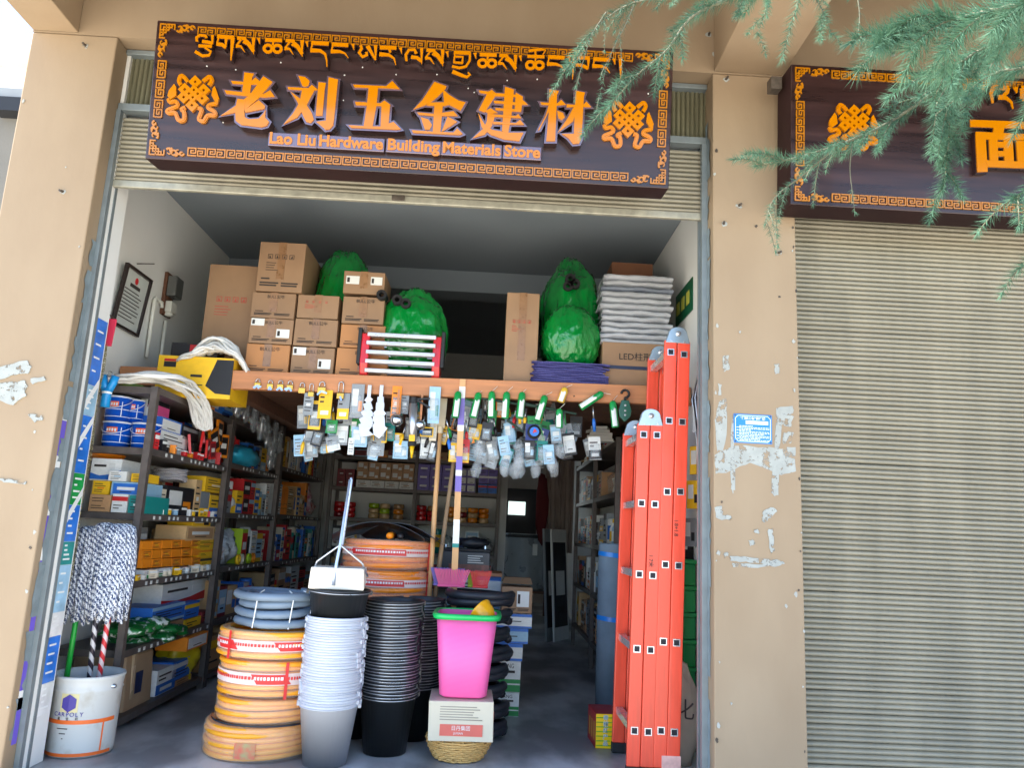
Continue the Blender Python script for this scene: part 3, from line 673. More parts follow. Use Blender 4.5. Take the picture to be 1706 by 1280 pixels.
def LB(px0, px1, pyt, pyb, c, style=None, c2='white', lev=None, lv=LZ, depth=.2, where='left rack by the entrance', kind='cardboard box', xf=-1.765, zoff=0, label=None, cat='box'):
    y0 = at(px0, pyb, X=xf).y; y1 = at(px1, pyb, X=xf).y; ym = (y0+y1)/2
    z0 = (lv[lev] if lev is not None else at((px0+px1)/2, pyb, Y=ym).z)+.001+zoff
    h = at((px0+px1)/2, pyt, Y=ym).z-z0
    lb = label or rack_label(c, kind, lev if lev is not None else min(range(6), key=lambda i: abs(lv[i]-z0) if z0 > lv[i]-.05 else 9), where)
    return pbox(lb, cat, (xf-depth/2, ym, z0), max(.02, y1-y0-.006), depth, max(.02, h), R(90), c, style, c2, lb)
def FB(px0, px1, pyt, pyb, Y, c, style=None, c2='white', depth=.2, z0=None, label=None, cat='box', where='', kind='cardboard box', group=None):
    a = at(px0, pyb, Y=Y); b = at(px1, pyb, Y=Y); zz = z0 if z0 is not None else (a.z+b.z)/2
    h = at((px0+px1)/2, pyt, Y=Y).z-zz
    lb = label or f'{c} {kind} {where}'
    return pbox(lb, cat, ((a.x+b.x)/2, Y+depth/2, zz+.001), b.x-a.x-.004, depth, h-.002, 0, c, style, c2, group or lb)
W1 = 'left rack by the entrance'; W2 = 'second left rack'; W3 = 'far left rack'
# blue paint pails at the end of the rack
PBLUE = mat('blue_pail_plastic', S(16, 88, 205), .3, var=.05); PORG = mat('pail_orange_label', S(240, 110, 60), .4); PWHT = mat('pail_white', S(225, 230, 240), .35, var=.04)
def paint_pail(x, y, z, r, h, label):
    o = thing('paint_pail', label, 'pail', (x, y, z), 'blue paint pails on the rack end')
    MB().lathe([(.001, 0), (r*.9, 0), (r*.98, h*.93), (r*1.03, h*.93), (r*1.03, h*.97), (.001, h*.975)], 24).build('body', PBLUE, o, False, True)
    MB().lathe([(r*1.04, h*.92), (r*1.05, h*.99), (r*.95, h), (.001, h)], 24).build('lid', PWHT, o, False, True)
    m = MB()
    for zz, w_ in ((.45, .012), (.16, .012)): m.lathe([(r*.955+.0012, h*zz), (r*.958+.0014, h*zz+h*w_*2)], 24)
    for a in (-2.4, -.9):
        m.strip([(0, 0), (0, h*.6)], .004, 0, .001); n0 = len(m.v)-8
        for i in range(n0, len(m.v)):
            vx, vy, vz = m.v[i]; aa = a+vx/r; rr = r*.955+.0015-vy*.3; m.v[i] = (rr*math.cos(aa), rr*math.sin(aa), h*.16+vz)
    m.build('white_lines', PWHT, o, False)
    m = MB(); 
    for k in range(8):
        a0 = -1.95+k*.1; m.add([(rr*math.cos(a), rr*math.sin(a), zz) for a, zz, rr in ((a0, h*.55, r*.962+.0015), (a0+.1, h*.55, r*.962+.0015), (a0+.1, h*.76, r*.972+.0015), (a0, h*.76, r*.972+.0015))], [(0, 1, 2, 3)])
    m.build('front_label', PORG, o, False)
    for k in range(4):
        a = -1.86+k*.19; MB().obox((0, 0, 0), (r*.12, .001, h*.11)).build('label_mark', PWHT, o, False, loc=((r*.967+.0025)*math.cos(a), (r*.967+.0025)*math.sin(a), h*.65), rot=(0, 0, a+math.pi/2))
    hp = [(r*1.0*math.cos(a), -r*.4*abs(math.sin(a))-r*.72*math.sin(-a) if 0 else -(r*1.06)*math.sin(-a)*-1, h*.88-math.sin(a)*h*.35) for a in (math.pi*k/14 for k in range(15))]
    hp = [(r*1.05*math.cos(math.pi+a), r*1.05*math.sin(math.pi+a), h*.86-math.sin(a)*h*.34) for a in (math.pi*k/14 for k in range(15))]
    MB().tube(hp, .0022, 5).build('wire_handle', PWHT, o, False, True)
for px, pb, Yc, z, r, lab in ((182, 736, .745, LZ[1], .072, 'blue paint pail with orange label, lower one beside the chain'), (231, 738, .75, LZ[1], .072, 'blue paint pail with orange label, lower one beside the rack post'),
                           (186, 690, .75, LZ[1]+.135, .066, 'blue paint pail with orange label, upper one behind the blue scoop'), (217, 692, .80, LZ[1]+.138, .046, 'narrow blue paint pail, smallest of the stacked pails')):
    q = at(px, pb, Y=Yc-r); paint_pail(q.x, Yc, z+.001, r, .132 if r > .06 else .125, lab)
# end of rack, second opening
we = 'at the left rack end by the chain'
FB(232, 258, 655, 672, .86, 'black', 'label', 'white', .2, z0=LZ[1]+.185, label='black box with a barcode label behind the stacked paint pails')
FB(228, 256, 672, 690, .86, 'pink', 'panel', 'white', .2, z0=LZ[1]+.11, label='pink and white box behind the stacked paint pails')
FB(226, 256, 690, 703, .86, 'white', 'band', 'pink', .22, z0=LZ[1]+.002, label='white and pink box below the pink one behind the pails')
z = LZ[2]
FB(146, 183, 824, 850, .66, 'brown', 'lines', 'brown', .3, z0=z, where=we+', lower row'); FB(184, 211, 823, 851, .66, 'white', 'band', 'red', .3, z0=z, where='with a red top band '+we)
FB(212, 240, 826, 852, .66, 'teal', 'lines', 'white', .3, z0=z, where=we); zz = z+.085
FB(152, 181, 801, 823, .68, 'yellow', 'lines', 'orange', .26, z0=zz, where=we); FB(183, 234, 803, 825, .68, 'pale blue', 'panel', 'blue', .26, z0=zz, where='with wavy print '+we)
zz = z+.156
FB(148, 200, 764, 800, .70, 'white', 'swoosh', 'blue', .22, z0=zz, where='with a blue swoosh '+we); FB(179, 210, 785, 804, .668, 'white', 'lines', 'pale blue', .12, z0=zz, where='small and plain, '+we); FB(217, 243, 789, 802, .68, 'yellow', 'lines', 'yellow', .16, z0=zz, where='small and flat, '+we)
q = at(176, 760, Y=.8); m = MB().lathe([(.02, .0), (.075, .0), (.088, .02), (.09, .022), (.08, .024), (.09, .04), (.093, .042), (.085, .044), (.06, .05)], 28, (q.x, .82, LZ[2]+.156+.118))
m.top('plastic_basin', 'pair of nested orange plastic basins on top of the white box', 'basin', gloss('orange'), smooth=True)
# aisle side of the first rack
LB(266, 302, 700, 722, 'blue', 'panel', 'white', None, depth=.14); LB(264, 312, 722, 746, 'white', 'lines', 'white', 1, depth=.15)
LB(303, 330, 712, 735, 'black', 'band', 'grey', None, depth=.12)
# red blister packs tumbling off the second shelf
def slab(label, cat, p, w_, h, t, rot, c, c2, name='blister_pack', style='panel'):
    o = link(name, unit_box(gloss(c)), None, p, rot); o.scale = (w_, t, h); tag(o, label, cat, label); link('front_print', unit_print(style, c2), o); return o
for px, py, dy in ((318, 742, 0), (330, 735, .03), (343, 748, .02), (338, 725, .05), (352, 752, 0)):
    q = at(px, py, X=-1.735); slab('red blister pack spilling over the second shelf edge', 'blister pack', (q.x+rnd(0, .02), q.y, q.z-.05), .07, .11, .014, (rnd(-.3, .1), rnd(-.3, .3), R(90)+rnd(-.4, .4)), 'red', 'maroon')
for px, py in ((360, 735), (371, 745), (350, 700), (366, 722)):
    q = at(px, py, X=-1.74); slab('orange blister pack hanging at the second shelf', 'blister pack', (q.x, q.y, q.z-.07), .10, .15, .016, (rnd(-.15, .1), rnd(-.5, .5), R(90)+rnd(-.3, .3)), 'orange', 'black')
# second level: rope coil on a black tool case
y0 = at(297, 840, X=-1.80)
m = MB(); c0 = Vector((-1.88, y0.y+.02, LZ[2]+.20))
m.tube([(c0.x+(.088+.006*math.sin(k*.9))*math.cos(k*.35), c0.y+(.088+.006*math.sin(k*.9))*math.sin(k*.35), c0.z+k*.00048+.003*math.sin(k*1.7)) for k in range(130)], .0085, 6)
m.top('rope_coil', 'grey and white braided rope coil on the third shelf of the left rack', 'rope', wave('braided_rope', S(205, 200, 200), S(120, 116, 124), 90, 'DIAGONAL', 1, .8), smooth=True)
LB(274, 321, 812, 846, 'black', 'label', 'orange', 2, depth=.2, label='black tool case under the grey and white rope coil', cat='tool case')
LB(262, 274, 815, 848, 'cream', 'lines', 'yellow', 2, depth=.15); LB(340, 376, 797, 822, 'yellow', 'lines', 'cream', None, depth=.16)
LB(332, 347, 820, 849, 'grey', None, 'white', 2, depth=.1); LB(348, 371, 826, 850, 'yellow', 'low', 'blue', 2, depth=.16); LB(322, 332, 800, 848, 'tan', 'lines', 'white', 2, depth=.1)
LB(371, 384, 818, 850, 'grey', 'band', 'red', 2, depth=.12)
# third/fourth opening: rows of orange boxes
for i in range(6):
    for j in range(3):
        a = 236+i*16.5; LB(a, a+15.5, 902+j*15-i*.6, 917+j*15-i*1.1, 'orange', 'lines' if (i+j) % 2 else None, 'yellow', None, depth=.14, zoff=0, label='small orange box in the tight row on the fourth shelf of the left rack')
LB(328, 361, 899, 915, 'yellow', 'lines', 'orange', None, depth=.16); LB(330, 358, 915, 928, 'yellow', 'band', 'orange', None, depth=.16); LB(332, 358, 928, 945, 'yellow', 'band', 'black', None, depth=.14)
LB(238, 285, 948, 968, 'white', 'low', 'green', 3, depth=.12, xf=-1.748); LB(288, 350, 944, 958, 'white', 'lines', 'pale blue', 3, depth=.12, xf=-1.748)
LB(308, 356, 877, 901, 'tan', 'panel', 'brown', None, depth=.18); LB(320, 350, 858, 880, 'yellow', 'label', 'black', None, depth=.15)
# fifth: blue cartons, green bags
LB(252, 305, 1008, 1036, 'blue', 'ends', 'pale blue', None, depth=.2); LB(306, 330, 1003, 1030, 'blue', 'band', 'yellow', None, depth=.2); LB(306, 332, 1030, 1056, 'yellow', 'low', 'blue', None, depth=.2)
LB(268, 303, 1036, 1058, 'brown', 'lines', 'orange', None, depth=.2); LB(333, 352, 1018, 1045, 'maroon', 'lines', 'red', None, depth=.2)
LB(268, 345, 968, 1006, 'white', 'swoosh', 'red', None, depth=.2, xf=-1.82, label='large white carton with a red swoosh behind the blue boxes of the left rack')
def lump(c, sx, sy, sz, seed=0, amp=.25, n=20, k=3, crease=0, flat=False):
    """a soft wrinkled lump"""
    m = MB(); vs = []; fs = []; nn = n//2
    for i in range(nn+1):
        th = math.pi*i/nn
        for j in range(n):
            ph = 2*math.pi*j/n; d = Vector((math.sin(th)*math.cos(ph), math.sin(th)*math.sin(ph), math.cos(th)))
            f = 1+amp*(noise.fractal(d*k+Vector((seed*7.3, seed, 0)), .8, 2.2, 4))
            if crease:
                e_ = Vector((d.x*7, d.y*7, d.z*3.2))+Vector((seed, 3, seed)); f += crease*(.6-abs(noise.noise(e_))*1.6)+crease*.5*(.5-abs(noise.noise(e_*2.3))*1.5)
            z_ = d.z*sz*f
            if flat: z_ = max(z_, -sz*.55)
            vs.append(Vector(c)+Vector((d.x*sx*f, d.y*sy*f, z_)))
    for i in range(nn):
        for j in range(n):
            fs.append((i*n+j, (i+1)*n+j, (i+1)*n+(j+1) % n, i*n+(j+1) % n))
    return m.add(vs, fs)
GBAG = mat('green_white_bag', S(30, 130, 60), .35, var=.2, sc=14, c2=S(225, 235, 225), thr=(.55, .6), rnd=.05, bump=.3, bs=40)
for i, (px, py) in enumerate(((205, 1072), (228, 1062), (252, 1064), (262, 1050), (215, 1048), (240, 1040), (200, 1052), (276, 1052))):
    q = at(px, py, X=-1.80 if i > 1 else -1.86); lump((q.x, q.y+.04, q.z), .11, .10, .035, i, .35, 20, 4).top('fertiliser_bag', 'green and white plastic bag heaped on the fifth shelf of the left rack', 'bag', GBAG, 'green and white bags', smooth=True)
# lowest opening
KRAFT = mat('kraft_wrap', S(168, 142, 112), .7, var=.14, sc=5, bump=.3, bs=18)
q = at(222, 1188, X=-1.775); o = thing('wrapped_parcel', 'large parcel in worn brown wrapping on the lowest shelf by the pail', 'parcel', (-1.91, q.y+.02, .077))
m = MB().box(-.135, .135, -.17, .17, 0, .27, j=.012); m.build('body', KRAFT, o, False, bev=.012)
MB().box(.136, .139, -.05, .03, .06, .17).build('torn_window', mat('dark_blue_hole', S(24, 40, 80), .4, var=.5, sc=20), o, False); MB().box(-.14, .1405, -.1, -.075, -.001, .272).build('strap', mat('clear_tape', S(190, 170, 140), .25), o, False)
LB(257, 288, 1112, 1166, 'white', 'low', 'blue', 5, depth=.22); LB(286, 318, 1098, 1130, 'blue', 'band', 'white', None, depth=.2); LB(289, 316, 1130, 1155, 'brown', 'lines', 'brown', 5, depth=.2)
lump((-1.86, 1.72, .20), .12, .16, .13, 3, .4, 24, 3).top('yellow_sack', 'crumpled yellow plastic sack on the lowest shelf of the left rack', 'sack', mat('yellow_sack', S(206, 186, 30), .4, var=.15, bump=.5, bs=25), smooth=True)
LB(311, 344, 1057, 1080, 'orange', 'panel', 'white', None, depth=.18, xf=-1.70)
# top of rack: yellow carton with dark print, blue carton, ropes
o = FB(258, 386, 594, 640, .95, 'yellow', None, 'black', .3, z0=LZ[0], label='wide yellow tool carton with black print on top of the left rack')
MB().prism([(.16, .3), (.3, .12), (.5, .1), (.5, .95), (.28, .95)], -.508, -.49).build('dark_print', paper('black'), o, False); MB().box(-.42, -.26, -.508, -.49, .72, .85).build('dark_print', paper('black'), o, False); [MB().box(*q).build('red_print', paper(cc), o, False) for q, cc in (((-.42, -.26, -.51, -.49, .86, .92), 'red'), ((-.05, .1, -.51, -.49, .5, .56), 'black'), ((-.4, .12, -.51, -.49, .3, .32), 'black'))]
o = FB(283, 362, 572, 594, 1.02, 'black', None, 'red', .25, z0=LZ[0]+.152, label='black and red carton on top of the wide yellow carton'); MB().box(-.1, .12, -.51, -.49, .1, .95).build('red_print', paper('red'), o, False)
LB(330, 372, 640, 676, 'yellow', 'low', 'blue', 0, depth=.16, xf=-1.735, label='yellow and blue box standing at the top edge of the left rack'); LB(372, 388, 650, 690, 'blue', 'panel', 'pale blue', None, depth=.14, xf=-1.735, label='blue box beside the yellow one at the top edge of the left rack')
ROPE = mat('white_rope', S(226, 226, 222), .75, var=.06, bump=.3, bs=120)
def rope_hank(label, p0, p1, n, r, sag, spread, seed, lift=.05):
    rs = random.Random(seed); o = thing('rope_hank', label, 'rope', p0); p0 = Vector(p0); p1 = Vector(p1); dirn = p1-p0
    side = dirn.cross(Vector((0, 0, 1))).normalized()
    for i in range(n):
        s0 = side*rs.uniform(-spread, spread); up = rs.uniform(0, lift); pts = []
        a, b = rs.uniform(-.08, .08), rs.uniform(.9, 1.1)
        for k in range(13):
            t = a+(b-a)*k/12; q = dirn*t+s0*(.6+.5*math.sin(t*3.1+i))+Vector((0, 0, up*math.sin(max(0, min(1, t))*math.pi)-sag*max(0, t-.55)**2*4+.006*math.sin(t*9+i*2)))
            pts.append(q)
        MB().tube(pts, r, 6).build('rope_strand', ROPE, o, False, True)
    return o
def rope_path(label, path, n, r, spread, seed, flat=.5):
    """a loose hank: strands that follow one path side by side, with a few end loops"""
    rs = random.Random(seed); P = [Vector(p) for p in path]; o = thing('rope_hank', label, 'rope', P[0]); b = P[0]
    for i in range(n):
        ph = rs.uniform(0, 6.3); fr = rs.uniform(4, 10); a = rs.uniform(-1, 1); c = rs.uniform(0, 1)**1.5; pts = []; N = 5
        for k in range(len(P)-1):
            p0, p1, p2, p3 = P[max(k-1, 0)], P[k], P[k+1], P[min(k+2, len(P)-1)]
            for j in range(N):
                t = j/N; q = .5*((2*p1)+(p2-p0)*t+(2*p0-5*p1+4*p2-p3)*t*t+(3*p1-p0-3*p2+p3)*t**3); u_ = (k+t)/(len(P)-1); w_ = spread*(.55+.45*math.sin(u_*math.pi))
                sd = (p2-p1).cross(Vector((0, 0, 1))); sd = sd.normalized() if sd.length > 1e-5 else Vector((1, 0, 0))
                pts.append(q-b+sd*(a*w_+.5*w_*math.sin(u_*fr+ph))+Vector((0, 0, abs(c*w_*flat*2*math.sin(u_*math.pi)+.3*w_*math.sin(u_*fr*1.3+ph*2)*math.sin(u_*math.pi))))+Vector((.006*math.sin(u_*11+ph), .006*math.cos(u_*9+ph), .004*math.sin(u_*13+ph))))
        if i % 2 == 0: keep = pts; continue
        e0, e1 = keep[-1], pts[-1]; out = (keep[-1]-keep[-3]).normalized()*(.02+.02*rs.random()); turn = [e0+out*.8+(e1-e0)*.15, e0+out*1.2+(e1-e0)*.5, e1+out*.8-(e1-e0)*.15]
        MB().tube(keep[rs.randint(0, 3):]+turn+pts[::-1][:len(pts)-rs.randint(0, 4)], r, 6).build('rope_loop', ROPE, o, False, True)
    return o
rope_path('hank of thin white rope spilling over the top shelf edge of the left rack', [(-2.02, .64, LZ[0]+.015), (-1.90, .63, LZ[0]+.02), (-1.78, .66, LZ[0]+.03), (-1.70, .82, LZ[0]+.03), (-1.67, .95, LZ[0]-.0), (-1.66, 1.06, LZ[0]-.07), (-1.665, 1.13, LZ[0]-.13)], 24, .0078, .06, 4, .35)
rope_path('bunch of thicker white rope in front of the tall carton', [(-1.78, 1.0, 1.90), (-1.70, .99, 1.93), (-1.58, .985, 1.98), (-1.47, .985, 1.95), (-1.41, 1.0, 1.885)], 30, .0088, .065, 9, .5)
# silvery bagged taps on the second rack
CLEAR = mat('clear_bag', S(205, 215, 222), .12, .0, var=.1, sc=30, alpha=.22, bump=.8, bs=45, rnd=.02, spec=.8)
CHROME = mat('chrome_fitting', S(190, 195, 200), .2, .85, var=.1)
for i, (px, py) in enumerate(((398, 655), (412, 668), (425, 682), (437, 697), (448, 712), (455, 730), (445, 690), (460, 705), (430, 668), (467, 722), (452, 748))):
    X = -1.66+rnd(-.03, .03); q = at(px, py, X=X); o = thing('bagged_tap', 'chrome tap in a clear plastic bag hanging off the second left rack', 'tap', (q.x, q.y, q.z-.07), 'bagged taps')
    a = rnd(-.6, .6); d = Vector((0, math.sin(a), math.cos(a)))*.075
    MB().tube([-d, (0, 0, 0), d, d+Vector((.03, 0, -.01))], [.012, .014, .010, .008], 8).build('tap_body', CHROME, o, False, True)
    lump((0, 0, 0), .028, .05, .09, i+20, .35, 14, 3).build('bag', CLEAR, o, False, True); MB().obox((.031, .0, -.06), (.001, .035, .025)).build('label_card', STICK, o, False)
lump((-1.79, 2.25, LZB[1]+.07), .1, .26, .075, 31, .4, 20, 3).top('cyan_bag', 'bright cyan plastic bag on the second shelf of the second left rack', 'bag', mat('cyan_plastic', S(50, 170, 205), .35, bump=.5, bs=25), smooth=True)
# second and third rack: filled from the visible rows
def fill(y0, y1, z, hmax, pal, where, lev, seed, xf=-1.765, rz=R(90), wmin=.08, wmax=.22, stack=True, dpt=(.12, .24)):
    """a shelf row of mixed goods: boxes, stacked boxes, cans, filled bags, standing cards"""
    rs = random.Random(seed); y = y0
    def P(d, w_, zz): return (xf-d/2, y+w_/2, zz) if rz > 1 else ((xf+d/2, y+w_/2, zz) if rz < -1 else (y+w_/2, xf+d/2, zz))
    while y < y1-.05:
        wd = min(rs.uniform(wmin, wmax), y1-y); c = rs.choice(pal); h = rs.uniform(.6, 1)*hmax; k_ = rs.random(); d = rs.uniform(*dpt); sh = GN[lev]
        c2 = rs.choice(('white', 'yellow', 'black', 'red', 'blue', 'pale blue', 'orange')); st = rs.choice(('band', 'low', 'label', 'lines', 'panel', 'ends'))
        if k_ < .30:
            lb = f'{c} box with {c2} {st} print, {sh} shelf of the {where}'; pbox(lb, 'box', P(d, wd, z+.001), wd-.006, d, h, rz+rs.uniform(-.05, .05), c, st, c2, lb)
        elif k_ < .58 and stack:
            n = rs.choice((2, 3)); h = hmax*rs.uniform(.75, .95)/n; lb = f'stacked {c} box with {c2} {st}, {sh} shelf of the {where}'
            for k in range(n): pbox(lb, 'box', P(d, wd, z+.001+k*(h+.001)), wd-.006-.01*rs.random(), d, h, rz+rs.uniform(-.07, .07), c, st, c2, lb, 'stacked_box')
        elif k_ < .72:
            r_ = min(.045, wd/2-.004); wd = 2*r_+.006; q = P(2*r_, wd, z+.001); lb = f'{c} can with {c2} band, {sh} shelf of the {where}'
            o = MB().lathe([(.001, 0), (r_, 0), (r_, h*.95), (r_*.93, h), (.001, h)], 18).build('storage_can', gloss(c), None, False, True, loc=q); tag(o, lb, 'can', lb); MB().lathe([(r_+.0008, h*.25), (r_+.0008, h*.75)], 18).build('band', paper(c2), o, False, True)
        elif k_ < .86:
            q = P(d, wd, z); lb = f'lumpy {c} plastic bag on the {sh} shelf of the {where}'
            hh = h*.55; o = lump((0, 0, 0), d*.45 if abs(rz) > 1 else wd*.48, wd*.48 if abs(rz) > 1 else d*.45, hh*.75, seed+int(y*50), .45, 18, 4).top('goods_bag', lb, 'bag', mat('bag_'+c.replace(' ', '_'), PAL[c], .25, var=.25, sc=16, bump=.6, bs=30, c2=S(215, 220, 222)), lb, smooth=True); o.location = Vector(q)+Vector((0, 0, .002))
        else:
            n = max(2, int(wd/.022)); lb = f'thin {c} pack in a row, {sh} shelf of the {where}'
            for k in range(n):
                o = pbox(lb, 'pack', P(d, .022, z+.001), .014, d, h*rs.uniform(.85, 1), rz+rs.uniform(-.04, .04), c, 'band', c2, lb, 'thin_pack'); y += .022
            y -= wd
        y += wd
Y_ = ['yellow', 'yellow', 'orange', 'white', 'grey', 'cream', 'pale blue', 'red']
kw = dict(wmin=.06, wmax=.16)
fill(1.93, 3.05, LZB[1], .22, ['blue', 'yellow', 'white', 'grey', 'red', 'orange'], W2, 1, 11, xf=-1.80, **kw); fill(1.93, 3.05, LZB[2], .26, Y_, W2, 2, 12, **kw); fill(1.93, 3.05, LZB[3], .27, ['grey', 'lime', 'white', 'yellow', 'pale blue', 'cream', 'orange'], W2, 3, 13, **kw)
fill(1.93, 3.05, LZB[4], .27, ['white', 'red', 'maroon', 'blue', 'white', 'tan'], W2, 4, 14, wmin=.12, wmax=.28); fill(1.93, 3.05, LZB[5], .26, ['brown', 'tan', 'blue', 'white'], W2, 5, 15, wmin=.15, wmax=.3)
fill(3.2, 4.8, LZC[1], .32, ['blue', 'yellow', 'white', 'grey', 'tan', 'red'], W3, 1, 16, **kw); fill(3.2, 4.8, LZC[2], .32, ['pink', 'tan', 'tan', 'yellow', 'red', 'orange', 'white'], W3, 2, 17, wmax=.26); fill(3.2, 4.8, LZC[3], .32, ['grey', 'white', 'cream', 'blue', 'teal', 'red'], W3, 3, 18, **kw); fill(3.2, 4.8, LZC[4], .26, ['tan', 'white', 'red', 'brown'], W3, 4, 19, wmin=.15, wmax=.3); fill(3.2, 4.8, LZC[0], .2, ['maroon', 'grey', 'brown', 'tan'], W3, 0, 21)
fill(1.93, 3.05, LZB[0], .16, ['grey', 'brown', 'maroon', 'white'], W2, 0, 22, xf=-1.86)
# small loose goods in front of the boxes of the first rack
for lv_, sd, pl_, zf in ((1, 61, ['black', 'orange', 'grey', 'red', 'yellow'], .10), (2, 62, ['white', 'yellow', 'pale blue', 'red', 'black'], .06), (3, 63, ['white', 'yellow', 'cream'], .05)):
    rs_ = random.Random(sd); y_ = .72
    while y_ < 1.78:
        c_ = rs_.choice(pl_); lb_ = f'small {c_} loose item at the edge, {GN[lv_]} shelf of the left rack'
        if rs_.random() < .5: o_ = pbox(lb_, 'item', (-1.745, y_, LZ[lv_]+.001), rs_.uniform(.03, .06), .03, zf*rs_.uniform(.4, .9), R(90)+rs_.uniform(-.5, .5), c_, 'band', 'white', lb_, 'small_item')
        else: o_ = MB().tube([(0, 0, .001), (0, 0, .028)], .018, 12).build('small_jar', gloss(c_), None, False, True, loc=(-1.75, y_, LZ[lv_])); tag(o_, lb_.replace('item', 'jar'), 'jar', lb_.replace('item', 'jar')); MB().tube([(0, 0, .028), (0, 0, .034)], .019, 12).build('lid', gloss('white'), o_, False, True)
        y_ += rs_.uniform(.05, .11)
fill(.75, 1.8, LZ[3], .26, ['grey', 'tan', 'brown', 'white'], W1, 3, 64, xf=-1.94, dpt=(.08, .12)); fill(.75, 1.8, LZ[2], .25, ['tan', 'grey', 'cream', 'brown'], W1, 2, 65, xf=-1.96, dpt=(.08, .1)); fill(.75, 1.8, LZ[1], .27, ['black', 'grey', 'maroon', 'orange'], W1, 1, 66, xf=-1.94, dpt=(.08, .12))
# tape rolls on the second rack
for i, (px, py) in enumerate(((403, 905), (395, 925), (412, 930), (420, 922))):
    q = at(px, py, X=-1.752); MB().tube([(0, 0, 0), (.02, 0, 0)], .001).v; m = MB()
    m.lathe([(.022, 0), (.036, 0), (.036, .02), (.022, .02), (.022, 0)], 20); o = tag(m.build('tape_roll', [paper(('cream', 'yellow', 'lime', 'orange')[i])], None, False, True), ('cream', 'yellow', 'lime green', 'orange')[i]+' roll of tape on the fourth shelf of the second left rack', 'tape'); o.location = (-1.752, q.y, LZB[3]+.037); o.rotation_euler = (0, R(90), 0)
# ================================================================ left wall: certificate, meter, conduit
XW = -2.098
def wallq(px, py): return at(px, py, X=XW)
a = wallq(205, 437); b = wallq(231, 470); c_ = wallq(228, 567)
y0, y1 = .80, 1.085; zc = 2.235; hz = .175
ct = thing('framed_certificate', 'framed certificate hanging on the left wall above the rack', 'picture frame', (XW, .94, 2.06), rot=(0, R(6), 0))
for (ya, yb, za, zb) in ((-.155, .155, 0, .016), (-.155, .155, .334, .35), (-.155, -.139, .016, .334), (.139, .155, .016, .334)): MB().box(.001, .022, ya, yb, za, zb).build('frame', mat('dark_frame', S(46, 36, 34), .35), ct, False)
MB().box(.002, .008, -.139, .139, .016, .334).build('certificate_sheet', mat('certificate_paper', S(206, 212, 206), .25, coat=.6), ct, False)
m = MB(); m.lathe([(.02, 0), (.02, .0015), (.0001, .0015)], 16); m.v = [(.009+zz*.3, x, y+.29) for x, y, zz in m.v]; m.build('red_seal', paper('red'), ct, False); m = MB()
for k in range(9): m.box(.008, .0088, -.11, rnd(.03, .11), .22-k*.02, .226-k*.02)
m.box(.008, .0088, -.06, .06, .245, .265); m.build('small_print', INK, ct, False)
mt = thing('electric_meter', 'grey electricity meter on a wooden board on the left wall', 'meter', (XW, 1.42, 2.28))
MB().box(.001, .02, -.06, .06, 0, .27).build('board', WOODD, mt, False); MB().box(.02, .08, -.055, .055, .12, .25).build('meter_box', mat('meter_grey', S(92, 94, 92), .35, coat=.3), mt, False, bev=.008); MB().box(.02, .06, -.04, .04, .02, .09).build('breaker', TUBEW, mt, False, bev=.004); MB().lathe([(.001, .06), (.025, .06), (.03, .02), (.001, .02)], 12, (.03, 0, -.02)).build('switch_knob', TUBEW, mt, False, True)
cd_ = thing('white_conduit', 'white plastic conduit pipes below the electricity meter', 'conduit', (XW, 1.4, 1.72))
MB().tube([(.02, .02, 0), (.02, .02, .53)], .011, 8).build('pipe', TUBEW, cd_, False, True)
MB().tube([(.02, -.17, .25), (.02, -.17, .60), (.02, -.16, .62), (.02, -.07, .62), (.02, -.06, .59)], .011, 8).build('pipe', TUBEW, cd_, False, True)
nl = wallq(212, 437); MB().tube([(XW, .99, 2.47), (XW+.1, .99, 2.475)], .003, 6).top('nail', 'long nail in the left wall above the certificate', 'nail', BOLT)
# odds and ends at the back of the rack top
q = at(222, 610, Y=.95); lump((q.x, .98, LZ[0]+.03), .07, .06, .045, 40, .5, 16, 4).top('rag_bundle', 'small yellow and green bundle at the wall end of the rack top', 'bundle', mat('bundle', S(190, 180, 60), .6, var=.3, sc=20, c2=S(40, 120, 70)), smooth=True)
# ================================================================ posters on the left jamb
ps = thing('jamb_poster', 'tall blue and white advertising poster strip stuck on the left door jamb', 'poster', (-1.8375, .2, .2))
PB = [(1.62, 1.93, 'blue'), (1.48, 1.618, 'pale blue'), (1.22, 1.478, 'blue'), (1.08, 1.218, 'green'), (.92, 1.078, 'blue'), (.82, .918, 'teal'), (.62, .818, 'pale blue'), (.52, .618, 'white'), (.33, .518, 'blue'), (.2, .328, 'white')]
for i, (z0, z1, c) in enumerate(PB):
    MB().box(-1.8375, -1.8355, .166, .258, z0, z1).build('panel', mat('poster_'+c, PAL[c], .35, var=.12, sc=12, c2=tuple(min(1, x*1.3) for x in PAL[c])), ps)
    m = MB(); 
    for k in range(4): zz = z0+(z1-z0)*(.2+.2*k); m.box(-1.8355, -1.8348, .18, .18+rnd(.02, .06), zz, zz+.008)
    m.build('print_lines', WHT, ps)
for z0 in (1.5, 1.33, 1.0): MB().add([(-1.8349, .167, z0), (-1.8349, .257, z0+.12), (-1.8349, .257, z0+.16), (-1.8349, .167, z0+.05)], [(0, 1, 2, 3)]).build('diagonal_stripe', WHT, ps)
st = thing('label_tape', 'purple and white printed tape running down the left shutter rail', 'tape', (-1.8565, .07, .1))
z = .12
while z < 1.3:
    h = rnd(.1, .16); MB().box(-1.8566, -1.8552, .045, .078, z, z+h).build('purple_block', mat('purple_print', S(104, 84, 196), .45), st); z += h
    h = rnd(.04, .08); MB().box(-1.8566, -1.8554, .045, .078, z+.001, z+h).build('white_block', WHT, st); z += h+.001
